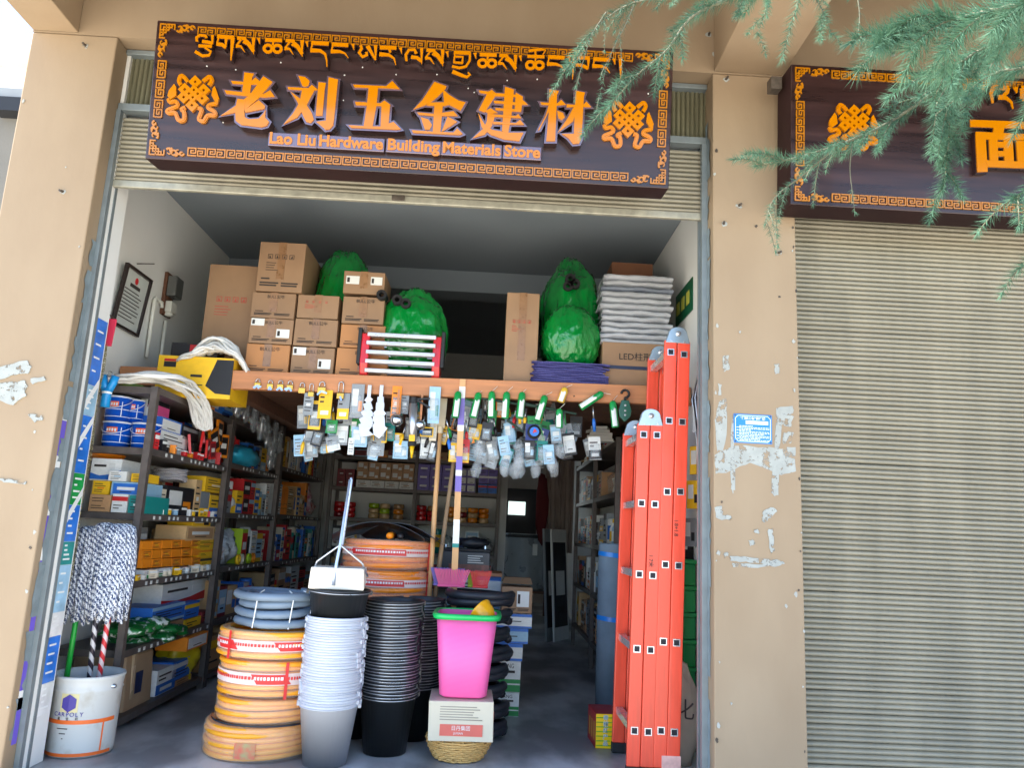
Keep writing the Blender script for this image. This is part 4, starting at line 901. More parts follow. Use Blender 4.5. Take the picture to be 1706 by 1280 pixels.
# ================================================================ chain bundle on a pink tag, blue scoop
CHN = mat('brassy_chain', S(176, 168, 128), .35, .75, var=.3, sc=60)
top = at(176, 575, Y=.36); bot = at(108, 1012, Y=.36)
cb = thing('chain_bundle', 'bundle of long thin metal chains hanging from a pink tag by the left jamb', 'chain', (bot.x, .36, bot.z))
lm = MB(); lm.tube([(.0045*math.cos(a)*(1), 0, .008*math.sin(a)) for a in (k*math.pi/4 for k in range(8))], .0016, 4, closed=True)
for s_ in range(9):
    m = MB(); ox, oy = rnd(-.022, .022), rnd(-.012, .012); L = (top.z-bot.z)*rnd(.93, 1.0); n = int(L/.0125)
    for k in range(n):
        t = k*.0125; px_ = top.x+(bot.x-top.x)*t/(top.z-bot.z)+ox*min(1, t*5+.3)+.004*math.sin(t*14+s_); c0 = Vector((px_, .36+oy+.003*math.sin(t*11+s_*2), top.z-t)); ca = (k % 2)*1.4+rnd(-.3, .3)
        m.add([c0+Vector((v[0]*math.cos(ca), v[0]*math.sin(ca)+v[1], v[2])) for v in lm.v], lm.f)
    m.build('chain', CHN, cb, True, True)
b2 = at(180, 531, Y=.36); m = MB().box(-.019, .019, -.004, .004, 0, .135); m.v = [(x+top.x+.008+z*.06, y+.36, z+top.z-.005) for x, y, z in m.v]; m.build('tag', mat('pink_tag', S(225, 60, 92), .5, var=.1), cb)
MB().tube([(top.x+.02, .36, top.z+.135), (top.x+.025, .28, top.z+.14)], .003, 6).build('hook', BOLT, cb)
q = at(178, 655, Y=.42); sp = thing('blue_scoop', 'bright blue plastic hose splitter hanging from a ring by the chain', 'plastic fitting', (q.x, .42, q.z))
BPL = mat('bright_blue_plastic', S(30, 150, 220), .3)
MB().tube([(0, 0, -.07), (0, 0, 0), (0, 0, .02)], [.022, .022, .024], 12).tube([(0, 0, 0), (-.022, 0, .05), (-.03, 0, .085)], [.02, .019, .019], 12).tube([(0, 0, 0), (.022, 0, .05), (.03, 0, .085)], [.02, .019, .019], 12).build('fitting', BPL, sp, False, True)
MB().tube([(.012*math.cos(a), 0, .095+.012*math.sin(a)) for a in (k*math.pi/6 for k in range(12))], .002, 5, closed=True).build('ring', CHROME, sp, False, True); MB().lathe([(.0235, -.005), (.0235, .006)], 12).build('white_tie', WHT, sp, False)
# ================================================================ loft
def mz(x): return 1.868+(x+1.485)*.0147
lf = thing('storage_loft', 'timber storage loft with an orange pine front beam across the shop', 'loft', (-.48, 1.0, 1.77))
m = MB()
m.add([(-2.09, .955, mz(-2.09)-.105), (1.112, .955, mz(1.112)-.105), (1.112, 1.005, mz(1.112)-.105), (-2.09, 1.005, mz(-2.09)-.105), (-2.09, .955, mz(-2.09)), (1.112, .955, mz(1.112)), (1.112, 1.005, mz(1.112)), (-2.09, 1.005, mz(-2.09))], BOXF)
m.build('front_beam', WOODB, lf, bev=.004)
y = 1.008
while y < 5.2:
    d = .205
    MB().add([(x, yy, mz(x)-dz) for dz in (.034, .004) for x, yy in ((-2.09, y), (1.112, y), (1.112, y+d-.006), (-2.09, y+d-.006))], BOXF).build('deck_plank', WOODD, lf); y += d
for x in (-1.5, -.6, .3): MB().box(x-.03, x+.03, 1.01, 5.25, mz(x)-.115, mz(x)-.037).build('joist', WOODD, lf)
# cartons on the loft
KB = mat('carton_kraft', S(152, 120, 90), .65, var=.08, sc=7, rnd=.08, bump=.12, bs=14, bdist=.003); KO = mat('carton_kraft_orange', S(186, 130, 80), .6, var=.07, sc=7, rnd=.06)
TAPE = mat('brown_tape', S(146, 110, 78), .3, var=.14, sc=30, rnd=.05)
def carton(label, px0, px1, pyt, pyb, Y, km=KB, depth=.28, z0=None, brand=False, stickers=(), tape=True, lines=True, group=None, rz=0, marks=None):
    a = at(px0, pyb, Y=Y); b = at(px1, pyb, Y=Y); zz = (z0 if z0 is not None else (a.z+b.z)/2)+.001
    h = at((px0+px1)/2, pyt, Y=Y).z-zz-.003; wd = b.x-a.x-.004
    o = thing('carton', label, 'carton', ((a.x+b.x)/2, Y+depth/2, zz), group or label, (0, 0, rz)); f = -depth/2
    MB().box(-wd/2, wd/2, -depth/2, depth/2, 0, h, j=.0015).build('body', km, o, False, bev=.003)
    if tape:
        MB().box(-.022, .022, f-.0022, f+.001, h*.25, h+.001).build('tape', TAPE, o, False); MB().box(-.022, .022, f+.002, depth/2-.002, h+.0005, h+.0024).build('tape', TAPE, o, False)
    if brand: text('BULL公牛', h*.16, INK, o, (wd*.05, f-.0028, h*.83), name='brand_print')
    if lines:
        for k, (x, l) in enumerate(((-wd*.4, .18), (-wd*.42, .4), (-wd*.42, .36), (.04*wd, .36), (.04*wd, .34))):
            zz_ = h*(.24 if k == 0 else (.155 if k in (1, 3) else .105)); MB().box(x, x+wd*l, f-.0026, f+.001, zz_, zz_+h*.025).build('print_line', INK, o, False)
    for (sx, sz, sw, sh) in stickers:
        s_ = MB().box(-sw*wd/2, sw*wd/2, f-.0032, f, -sh*h/2, sh*h/2).build('sticker', STICK, o, False, loc=(sx*wd, 0, sz*h)); MB().box(-sw*wd*.42, -sw*wd*.22, f-.0036, f, -sh*h*.3, sh*h*.3).build('barcode', INK, s_, False)
    if marks:
        hm = min(h*.09, wd*.1); zm = h*.66
        for k in range(4):
            x = -wd*.3+k*wd*.155; m = MB(); e = hm*.07
            for q in ((x, x+hm, zm, zm+e), (x, x+hm, zm+hm-e, zm+hm), (x, x+e, zm+e, zm+hm-e), (x+hm-e, x+hm, zm+e, zm+hm-e)): m.box(q[0], q[1], f-.0026, f, q[2], q[3])
            m.prism([(x+hm*.3, zm+hm*.2), (x+hm*.7, zm+hm*.2), (x+hm*(.5+.1*(k-1.5)), zm+hm*.8)], f-.0026, f); m.build('care_symbol', INK if marks == 'dark' else REDINK, o, False)
        for k in range(4): MB().box(-wd*.32, -wd*rnd(.0, .2), f-.0024, f, zm-hm*(1.0+k*.55), zm-hm*(.9+k*.55)).build('print_line', INK if marks == 'dark' else REDINK, o, False)
    return o
S2 = ((-.32, .84, .3, .28), (.28, .42, .3, .34))
carton('tall weathered carton with faded red symbols beside the left wall', 325, 416, 440, 640, 1.14, depth=.3, z0=mz(-1.6), lines=False, marks='red', tape=False)
carton('largest carton with cracked black tape on top of its column', 424, 503, 403, 486, 1.02, depth=.42, lines=True, marks='dark')
carton('carton with a bull brand under the largest carton', 416, 490, 487, 530, 1.03, brand=True)
carton('carton with two white stickers, second in the column from the wall', 412, 486, 530, 573, 1.03, brand=True, stickers=S2)
carton('orange toned carton at the bottom beside the thick white rope', 406, 480, 573, 615, 1.03, KO, brand=True, z0=mz(-1.38))
carton('carton with red care symbols on top of the middle column', 493, 563, 491, 531, 1.04, marks='red', lines=False)
carton('carton with a bull brand in the middle of the middle column', 487, 560, 531, 577, 1.03, brand=True)
carton('carton with two white stickers at the bottom of the middle column', 482, 555, 578, 622, 1.03, brand=True, stickers=S2, z0=mz(-1.1))
carton('carton with two stickers and open flaps atop the third column', 570, 640, 452, 490, 1.04, stickers=((-.28, .6, .32, .36), (.3, .6, .28, .36)), lines=False)
carton('carton with a bull brand second from the top of the third column', 568, 638, 494, 540, 1.03, brand=True)
carton('orange toned carton behind the red step ladder', 565, 640, 541, 580, 1.04, KO, brand=True)
carton('orange toned carton at the bottom of the third column', 557, 645, 580, 626, 1.04, KO, brand=True, z0=mz(-.8))
carton('tall narrow carton standing alone in the middle of the loft', 838, 894, 487, 632, 1.03, depth=.22, lines=False, z0=mz(.12), marks='red')
lc = carton('carton printed for LED lamps with a dark band under the white sacks', 1002, 1122, 571, 642, 1.03, depth=.34, z0=mz(.75), tape=False, lines=False)
f = -.17; MB().box(-.208, .208, f-.0025, f, .105, .125).build('dark_band', mat('navy_band', S(44, 52, 78), .5), lc, False); text('LED柱形灯', .052, INK, lc, (.01, f-.0028, .178), name='lettering')
carton('dark brown carton standing behind the white sacks', 1014, 1086, 437, 640, 1.42, mat('dark_carton', S(122, 78, 52), .7), depth=.25, z0=mz(.7), tape=False, lines=False)
# folded woven sacks
def folded(label, x0, x1, y0, y1, z, t, m_, seed, amp=.011):
    rs = random.Random(seed); n = 14; mb = MB(); vs = []; prof = [(-1, 0), (-.99, .8), (-.9, 1), (.9, 1), (.99, .8), (1, 0), (.97, -.6), (-.97, -.6)]
    ring = [(-1, .2), (-.985, .8), (-.93, 1), (.93, 1), (.985, .8), (1, .2), (.985, -.3), (-.985, -.3)]
    for i in range(n+1):
        x = x0+(x1-x0)*i/n
        for (a, b) in ring:
            yy = (y0+y1)/2+(y1-y0)/2*a+rs.uniform(-.004, .004); zz = z+t*.5+t*.5*b+amp*noise.noise((x*9, a*2+seed, seed))-(.004 if i in (0, n) else 0)*abs(b)
            vs.append((x+rs.uniform(-.003, .003), yy, zz))
    k = len(ring); fs = [(i*k+j, (i+1)*k+j, (i+1)*k+(j+1) % k, i*k+(j+1) % k) for i in range(n) for j in range(k)]
    fs = [f_[::-1] for f_ in fs]+[tuple(range(k)), tuple(n*k+j for j in range(k-1, -1, -1))]
    mb.add(vs, fs); return mb.top('folded_sack', label, 'sack', m_, label, smooth=True)
WS = mat('white_woven_sack', S(176, 180, 186), .55, var=.08, sc=12, bump=.5, bs=30, rnd=.07); WSD = mat('grey_woven_sack', S(120, 128, 142), .6, var=.15, sc=12, bump=.5, bs=30)
a = at(1000, 572, Y=1.05); b = at(1118, 572, Y=1.05); zt = at(1060, 459, Y=1.05).z; zb = lc.location.z+.252; n = 12; t = (zt-zb)/n
for i in range(n):
    g = i == 9
    folded('dark grey folded sack within the white stack' if g else 'folded white woven sack in the stack on the lamp carton', a.x+rnd(-.014, .01), b.x+rnd(-.012, .012), 1.04+rnd(-.012, .012), 1.3, zb+i*t+.001, t-.002, WSD if g else WS, i)
PS = wave('purple_woven_sack', S(92, 92, 158), S(66, 66, 124), 40, 'X', 3, .6); a = at(886, 638, Y=.99); b = at(1008, 636, Y=.99); z = mz(.45)+.001
for i in range(11):
    folded('purple blue woven sack in the flat stack on the beam', a.x+rnd(-.012, .012), b.x+rnd(-.02, .03), .985+rnd(-.008, .008), 1.2, z, .010, PS, 40+i, .004); z += .0112
# green bags of foam tube
GRN = mat('green_film', S(0, 124, 46), .2, var=.12, sc=9, bump=1, bs=22, rnd=.05, coat=.5, bdist=.02, stretch=(1, 1, .45))
FOAM = mat('black_foam', S(22, 22, 24), .8)
def green_bag(label, px, py, Y, sx, sy, sz, seed, tubes=(), zc=None):
    q = at(px, py, Y=Y); zc = q.z if zc is None else zc; o = thing('green_bag', label, 'plastic bag', (q.x, Y, zc-sz))
    lump((0, 0, sz), sx, sy, sz, seed, .085, 104, 1.7, crease=.06).build('bag', GRN, o, False, True)
    for (tx, ty, r) in tubes:
        p_ = at(tx, ty, Y=Y-sy*.95)
        c0 = Vector((p_.x-q.x, -sy*.55, p_.z-(zc-sz))); e = c0+Vector((0, -sy*.5, .0)); m = MB()
        m.tube([c0, e], r, 14, caps=False).tube([e, c0], r*.5, 12, caps=False)
        k = len(m.v); n_ = 14
        ring_o = [e+Vector((r*math.cos(t_), 0, r*math.sin(t_))) for t_ in (2*math.pi*j/14 for j in range(14))]; ring_i = [e+Vector((r*.5*math.cos(t_), 0, r*.5*math.sin(t_))) for t_ in (2*math.pi*j/14 for j in range(14))]
        m.add(ring_o+ring_i, [(j, (j+1) % 14, 14+(j+1) % 14, 14+j) for j in range(14)]); m.build('foam_tube', FOAM, o, False, True)
    return o
green_bag('green plastic bag lying behind the cartons of the middle column', 576, 470, 1.42, .19, .22, .42, 2, zc=2.33)
gb = green_bag('green plastic bag with torn side and black foam tubes behind the red step ladder', 690, 525, 1.16, .205, .16, .275, 5, ((636, 492, .03), (662, 500, .03), (676, 506, .03)), zc=2.165)
green_bag('tall green plastic bag with a hole showing black foam tubes', 952, 455, 1.40, .19, .26, .42, 8, ((950, 466, .032), (946, 478, .03), (958, 474, .03)), zc=2.34)
green_bag('round tied green plastic bag on the purple sacks', 952, 552, 1.13, .17, .13, .20, 13, zc=2.19)
# red step ladder lying on the loft
RED = mat('red_enamel', S(196, 30, 36), .3, coat=.5); BARW = mat('white_aluminium', S(196, 196, 200), .3, .3)
p0 = at(600, 626, Y=1.0); p1 = at(732, 632, Y=1.0); sl_ = thing('step_ladder', 'folded red step ladder with white rungs lying on the loft beam', 'ladder', ((p0.x+p1.x)/2, 1.0, mz(-.6)+.002)); hw = (p1.x-p0.x)/2
for s_ in (-1, 1):
    m = MB(); yy = s_*(hw-.03)
    poly = [(-.02, .0), (.1, .02), (.12, .2), (.06, .27), (-.035, .24), (-.05, .06)]
    m.add([(yy-.014*s_+dx*s_*.05+(.05*s_ if zz_ > .1 else 0)*0, y_, zz_) for dx in (0,) for y_, zz_ in poly]+[(yy+.03*s_, y_, zz_) for y_, zz_ in poly], [tuple(range(6)), tuple(range(11, 5, -1))]+[(i, (i+1) % 6, 6+(i+1) % 6, 6+i) for i in range(6)]); m.build('side_plate', RED, sl_, False, bev=.004)
    m = MB().box(yy+.031*s_, yy+.052*s_, -.05, .02, .06, .27); m.build('rubber_tread', DARKB, sl_, False, bev=.005)
for k in range(5):
    z_ = .015+k*.052; y_ = -.028-.006*k if k < 4 else -.03; MB().box(-hw+.03, hw-.03, y_-.02, y_+.02, z_, z_+.022).build('rung', BARW, sl_, False, bev=.003)
    MB().box(-hw+.045, hw-.045, .05, .08, z_+.01, z_+.03).build('rung', BARW, sl_, False)
# ================================================================ goods hanging from the beam
BRASS = mat('brass', S(206, 160, 70), .25, .8, var=.08); YB = .945
def padlock(px, py, s_, keys, label, sh=1.0):
    q = at(px, py, Y=YB); o = thing('padlock', label, 'padlock', (q.x, YB, q.z), 'padlocks on the beam')
    MB().box(-.5*s_, .5*s_, -.2*s_, .2*s_, -.4*s_, .4*s_).build('body', BRASS, o, False, bev=.002)
    MB().tube([(-.32*s_, 0, .4*s_), (-.32*s_, 0, .7*s_*sh)]+[(.32*s_*math.cos(a), 0, .7*s_*sh+.32*s_*math.sin(a)) for a in (math.pi*(1-k/6) for k in range(1, 6))]+[(.32*s_, 0, .7*s_*sh), (.32*s_, 0, .4*s_)], .07*s_, 6).build('shackle', CHROME, o, False, True)
    for k in range(keys):
        a = rnd(-1.2, 1.2); MB().bar((0, -.22*s_, -.1*s_), (math.sin(a)*s_*.8, -.3*s_, -.1*s_-math.cos(a)*s_*.6), .010, .002, (0, 1, 0)).build('key', CHROME, o, False)
for px, py, s_, k, lb, sh in ((429, 642, .034, 4, 'small brass padlock with a fan of keys near the rack', 1), (450, 644, .034, 3, 'small brass padlock with keys on the pine beam', 1), (467, 645, .036, 4, 'small brass padlock with keys on the pine beam', 1), (483, 646, .036, 3, 'small brass padlock with keys on the pine beam', 1),
                          (503, 651, .038, 0, 'plain brass padlock hanging from the pine beam', 1.2), (518, 657, .032, 0, 'brass padlock with a long shackle', 2.2), (536, 651, .046, 2, 'largest brass padlock on the pine beam', 1.1), (567, 660, .04, 1, 'brass padlock with a very long shackle', 2.4)): padlock(px, py, s_, k, lb, sh)
def hang(label, px0, px1, pyt, pyb, Y, c, style='panel', c2='white', t=.012, tilt=0, bubble=True, name='blister_pack', cat='blister pack'):
    a = at((px0+px1)/2, pyt, Y=Y); b = at((px0+px1)/2, pyb, Y=Y); wd = (px1-px0)*(Y-CAM.y)/FL; h = a.z-b.z
    o = link(name, unit_box(paper(c)), None, ((a.x+b.x)/2, Y, b.z), (rnd(-.05, .05), tilt, rnd(-.15, .15))); o.scale = (wd, t*.3, h); tag(o, label, cat, label); link('front_print', unit_print(style, c2), o)
    if bubble: bb = link('bubble', BUB, o); bb.location = (0, -1.2, .08)
    return o
BUB = MB().add([(-.4, 0, 0), (.4, 0, 0), (.4, 0, .6), (-.4, 0, .6), (-.3, -3, .06), (.3, -3, .06), (.3, -3, .54), (-.3, -3, .54)], [(4, 5, 6, 7), (0, 1, 5, 4), (1, 2, 6, 5), (2, 3, 7, 6), (3, 0, 4, 7)]).mesh('bubble', mat('blister_film', S(215, 225, 230), .08, alpha=.3, spec=.9, bump=.3, bs=20))
hang('grey card pack hanging under the long padlock', 506, 522, 655, 692, .95, 'grey', 'lines', 'white', bubble=False); hang('yellow pack hanging beside the grey card pack', 515, 535, 668, 716, .98, 'yellow', 'panel', 'black')
hang('yellow pack with a square flap below the largest padlock', 530, 553, 650, 698, .95, 'yellow', 'low', 'yellow', bubble=False); hang('grey card pack beneath the very long padlock', 562, 582, 655, 700, .95, 'grey', 'low', 'yellow', bubble=False)
hang('clear pack holding a pair of pincers on the beam', 584, 606, 640, 697, .945, 'grey', 'label', 'orange'); hang('orange pack holding long pliers on the beam', 652, 668, 643, 700, .945, 'orange', 'lines', 'cream'); hang('clear blister with a grey clamp beside the ladles', 714, 733, 645, 706, .945, 'pale blue', 'label', 'teal'); hang('grey pack behind the orange pliers pack', 668, 681, 656, 690, .97, 'grey', 'lines', 'white')
for i, (x0, x1, yt, yb, c) in enumerate(((543, 562, 700, 722, 'green'), (583, 602, 698, 730, 'green'), (560, 580, 706, 742, 'grey'), (545, 575, 718, 742, 'pale blue'), (586, 612, 712, 745, 'pale blue'), (622, 645, 712, 738, 'yellow'), (640, 658, 705, 735, 'teal'), (656, 672, 722, 742, 'yellow'), (700, 722, 712, 728, 'yellow'), (612, 640, 735, 760, 'grey'), (655, 680, 735, 765, 'pale blue'), (700, 722, 728, 765, 'grey'), (580, 590, 730, 758, 'white'), (716, 728, 690, 735, 'cream'))):
    hang(f'{c} hardware pack in the back row under the beam', x0, x1, yt, yb, 1.0+.02*(i % 4), c, ('lines', 'label', 'panel')[i % 3], 'black' if c == 'yellow' else 'white')
# adjustable wrench sets, ladles, caulking gun
for px in (616, 636):
    o_ = at(px, 645, Y=.94); ws = thing('spanner_set', 'hanging set of white spanner templates between the orange pack and the pincers', 'spanner', (o_.x, .94, o_.z), 'spanner sets'); z_ = 0
    MB().box(-.010, .010, -.003, .003, -.07, .01).build('strip', BARW, ws, False)
    for k in range(5):
        r_ = .018+.005*k; z_ -= .034+.003*k; a0 = rnd(0, 1); m = MB().prism([(r_*(1+.35*(j % 2))*math.cos(a0+j*math.pi/4), z_-.04+r_*(1+.35*(j % 2))*math.sin(a0+j*math.pi/4)) for j in range(8)], -.006-.002*(k % 2), -.001-.002*(k % 2)); m.build('plate', BARW, ws, False)
for px, py, r_, lb in ((661, 700, .036, 'larger stainless steel ball ladle hanging from the beam'), (700, 708, .030, 'smaller stainless steel ball ladle beside the caulking gun')):
    q = at(px, py, Y=.92); o = thing('steel_ladle', lb, 'ladle', (q.x, .92, q.z)); m = MB(); m.lathe([(max(.0005, r_*math.sin(math.pi*k/14)), -r_*math.cos(math.pi*k/14)) for k in range(15)], 24); m.build('bowl', mat('polished_steel', S(205, 208, 210), .12, .95, var=.02), o, False, True)
    MB().box(-.006, .006, .0, .003, r_*.8, .17).build('handle', WOODB, o, False)
q = at(688, 700, Y=.90); cg = thing('caulking_gun', 'silver caulking gun with a yellow nozzle hanging from the beam', 'caulking gun', (q.x, .90, q.z), rot=(0, R(-2), 0))
MB().tube([(0, 0, -.12), (0, 0, .09)], .0225, 16).build('barrel', mat('brushed_aluminium', S(195, 198, 202), .3, .8), cg, False, True); MB().tube([(0, 0, -.145), (0, 0, -.12)], .024, 16).build('collar', DARKB, cg, False, True); MB().tube([(0, 0, -.21), (0, 0, -.145)], [.004, .014], 12).build('nozzle', mat('yellow_nozzle', S(236, 190, 20), .35), cg, False, True)
MB().tube([(0, 0, .09), (0, 0, .125)], .02, 12).bar((0, 0, .12), (.09, 0, .07), .012, .01).bar((0, 0, .115), (.09, 0, .12), .012, .01).build('trigger', DARKB, cg, False); MB().box(-.016, .016, -.0235, -.02, -.12, -.085).build('yellow_label', paper('yellow'), cg, False)
# green and white rolled packets
GP = mat('green_packet', S(24, 150, 74), .25, var=.05, coat=.5); WP = mat('white_packet', S(225, 230, 228), .25, var=.08, sc=18, bump=.5, bs=30, coat=.4)
def packet(px, py, h, tilt, label, c=GP):
    q = at(px, py, Y=.93); o = thing('rolled_packet', label, 'packet', (q.x, .93, q.z), 'rolled packets on the beam', (rnd(-.15, .05), tilt, rnd(-.5, .5))); r_ = .021
    MB().lathe([(.004, h/2), (r_*.8, h/2-.008), (r_, h/2-.02), (r_, -h*.48), (r_*.9, -h/2), (.002, -h/2)], 16).build('roll', c, o, False, True)
    m = MB(); n_ = 8
    for k in range(n_):
        a0 = -2.3+k*.16; a1 = a0+.16; zt_ = .12*h-.05*h*math.sin(k*.8)
        m.add([((r_+.0012)*math.cos(a), (r_+.0012)*math.sin(a), z_) for a, z_ in ((a0, -h*.475), (a1, -h*.475), (a1, zt_), (a0, zt_+.006))], [(0, 1, 2, 3)])
    m.build('white_panel', WP, o, False, True); MB().tube([(.003, 0, h/2), (.03, .01, h/2+.03)], .0012, 4).build('cord', TUBEW, o, False)
for i, (px, py, t, lb) in enumerate(((761, 674, .08, 'upright green and white rolled packet beside the purple labelled stick'), (793, 675, .22, 'leaning green and white rolled packet in the row on the beam'), (819, 674, -.04, 'upright green and white rolled packet in the row on the beam'), (843, 675, .0, 'upright green and white rolled packet in the row on the beam'), (868, 675, .1, 'leaning green and white rolled packet in the row on the beam'), (902, 680, .25, 'leaning green and white rolled packet in the row on the beam'), (932, 697, -.03, 'green rolled packet hanging below the small yellow and blue one'), (986, 667, .95, 'green and white rolled packet tipped almost level'), (1023, 690, -.12, 'green and white rolled packet beside the green pulley block'))): packet(px, py, .155 if i != 6 else .11, t, lb)
packet(938, 658, .09, .3, 'small yellow and blue rolled packet on the beam', mat('yellow_packet', S(230, 190, 60), .3))
# pulley block
q = at(1041, 685, Y=.93); pu = thing('pulley_block', 'green pulley block with a black hook hanging from the beam', 'pulley', (q.x, .93, q.z)); MB().prism([(-.02, .06), (.02, .06), (.036, 0), (.03, -.035), (0, -.062), (-.03, -.035), (-.036, 0)], -.012, .012).build('block', mat('dark_green_enamel', S(20, 84, 64), .35, coat=.4), pu, False, bev=.003)
MB().tube([(0, 0, .06), (0, 0, .075)]+[(.022*math.cos(a), 0, .097+.022*math.sin(a)) for a in (-math.pi/2+k*math.pi/6 for k in range(10))], .007, 8).build('hook', DARKB, pu, False, True)
for zz_ in (.03, .0, -.025): MB().lathe([(.006, 0), (.0001, .003)], 10).build('rivet', BARW, pu, False, loc=(0, -.0125, zz_), rot=(R(90), 0, 0))
# cluster of clear blister packs, umbrella-like dark rods, blue tape measure
rs = random.Random(5); CARD = ['pale blue', 'grey', 'black', 'dark blue', 'grey', 'pale blue', 'teal']
for i in range(46):
    px = rs.uniform(782, 950); py = rs.uniform(722, 775); Y = rs.uniform(.97, 1.16); c = rs.choice(CARD)
    hang(f'clear blister pack with {c} card in the crowded cluster under the beam', px-9, px+9, py-26, py+6, Y, c, rs.choice(('panel', 'label', 'lines')), 'pale blue', tilt=rs.uniform(-.35, .35))
for i in range(16):
    px = rs.uniform(790, 945); py = rs.uniform(745, 785); q = at(px, py, Y=rs.uniform(.94, 1.1)); lump((q.x, q.y, q.z), .03, .02, .045, i+60, .5, 12, 4).top('clear_bag', 'small clear bag of fittings in the cluster under the beam', 'bag', CLEAR, 'clear bags under the beam', smooth=True)
for i in range(10):
    px = rs.uniform(785, 955); py = rs.uniform(690, 725); hang('dark green hardware pack behind the rolled packets', px-8, px+8, py-22, py+18, rs.uniform(1.0, 1.1), 'green' if i % 3 else 'black', 'lines', 'white', tilt=rs.uniform(-.3, .3))
q = at(890, 720, Y=.95); tm = thing('tape_measure', 'blue and black tape measure pack among the clear packs', 'tape measure', (q.x, .95, q.z)); MB().tube([(0, .015, 0), (0, -.015, 0)], .038, 20).build('case', DARKB, tm, False, True); MB().tube([(0, -.015, 0), (0, -.018, 0)], .026, 20).build('disc', gloss('blue'), tm, False); MB().obox((-.012, .018, .0), (.07, .002, .09)).build('card', paper('dark blue'), tm, False); MB().prism([(-.01, -.01), (.015, 0), (0, .018)], -.02, -.018).build('red_mark', gloss('red'), tm, False)
CARD2 = ['black', 'grey', 'teal', 'pale blue', 'yellow', 'green', 'white', 'grey', 'black', 'orange']
for i in range(64):
    px = rs.uniform(500, 745) if i % 8 < 4 else rs.uniform(755, 1000); py = rs.uniform(690, 762) if px < 745 else rs.uniform(685, 775); c = rs.choice(CARD2); w_ = rs.uniform(6, 11)
    hang(f'{c} packed tool in the dense hanging curtain under the beam', px-w_, px+w_, py-rs.uniform(20, 32), py+rs.uniform(2, 10), rs.uniform(1.02, 1.3), c, rs.choice(('panel', 'label', 'lines', 'low')), rs.choice(('white', 'black', 'pale blue', 'yellow')), tilt=rs.uniform(-.3, .3), name='packed_tool', cat='packed tool')
for i in range(34):
    px = rs.uniform(505, 995); py = rs.uniform(680, 740); q = at(px, py, Y=rs.uniform(.96, 1.12)); l_ = rs.uniform(.07, .15); o = thing('hand_tool', 'small steel hand tool with a dark grip hanging under the beam', 'hand tool', q, 'hand tools under the beam', (rs.uniform(-.2, .2), rs.uniform(-.35, .35), rs.uniform(0, 3)))
    MB().tube([(0, 0, l_*.5), (0, 0, 0)], .0045, 6).build('shank', CHROME, o, False, True); MB().tube([(0, 0, 0), (0, 0, -l_*.15), (0, 0, -l_*.5)], [.007, .011, .008], 8).build('grip', gloss(rs.choice(('black', 'green', 'red', 'yellow', 'blue'))), o, False, True)
for i, (a, b) in enumerate((((790, 662), (905, 680)), ((870, 672), (960, 690)), ((845, 700), (872, 720)), ((955, 660), (975, 668)))):
    A = at(*a, Y=.96); B = at(*b, Y=.98); MB().tube([A, B], [.008, .006], 8).top('tool_bar', 'dark green steel rod laid across behind the packets', 'rod', mat('dark_green_rod', S(30, 60, 52), .4, .3), 'dark rods')
hang('yellow hacksaw pack beside the wooden handle', 748, 765, 738, 770, 1.0, 'yellow', 'label', 'black'); hang('red and yellow saw pack behind the purple labelled stick', 768, 782, 732, 772, 1.02, 'red', 'low', 'yellow')
# long handles leaning through the gap
def handle(label, a, b, Ya, Yb, r0, m_, extra=None):
    A = at(*a, Y=Ya); B = at(*b, Y=Yb); D = (B-A); t = (0.002-A.z)/D.z; E_ = A+D*t
    o = thing('wooden_pole', label, 'pole', E_); off = o.location
    MB().tube([E_, A+(E_-A)*.5, A], [r0, r0, r0*.8], 10).build('shaft', m_, o, True, True); return o, A, E_
HW_ = mat('ash_handle', S(212, 164, 112), .5, var=.12, sc=4, stretch=(6, 6, .6), bump=.1)
o, A, E_ = handle('thick wooden tool handle with a steel socket leaning under the beam', (733, 722), (722, 885), 1.04, 1.1, .0155, HW_); MB().tube([A, A+(A-E_).normalized()*.04], .018, 10).bar(A+Vector((0, 0, .03)), A+Vector((.005, 0, .2)), .05, .02, (0, 1, 0)).build('socket', mat('pale_socket', S(205, 190, 160), .5), o)
handle('greyish wooden tool handle between the two paler ones', (757, 760), (742, 868), 1.12, 1.16, .014, mat('grey_ash', S(170, 142, 110), .6))
A = at(771, 632, Y=.95); B = at(757, 960, Y=1.02); D = B-A; E_ = A+D*((.004-A.z)/D.z); sk = thing('wooden_batten', 'flat wooden batten with purple and white stickers leaning on the beam', 'batten', E_)
MB().bar(E_, A, .034, .012, (0, 1, 0)).build('batten', HW_, sk)
for t0, t1, c in ((.04, .10, 'white'), (.10, .24, 'purple'), (.24, .27, 'white'), (.40, .47, 'purple'), (.47, .50, 'white'), (.50, .58, 'purple'), (.72, .84, 'white'), (.84, .86, 'teal')): MB().bar(A+D*t0+Vector((0, -.0067, 0)), A+D*t1+Vector((0, -.0067, 0)), .0345, .001, (0, 1, 0)).build('sticker', paper(c), sk)
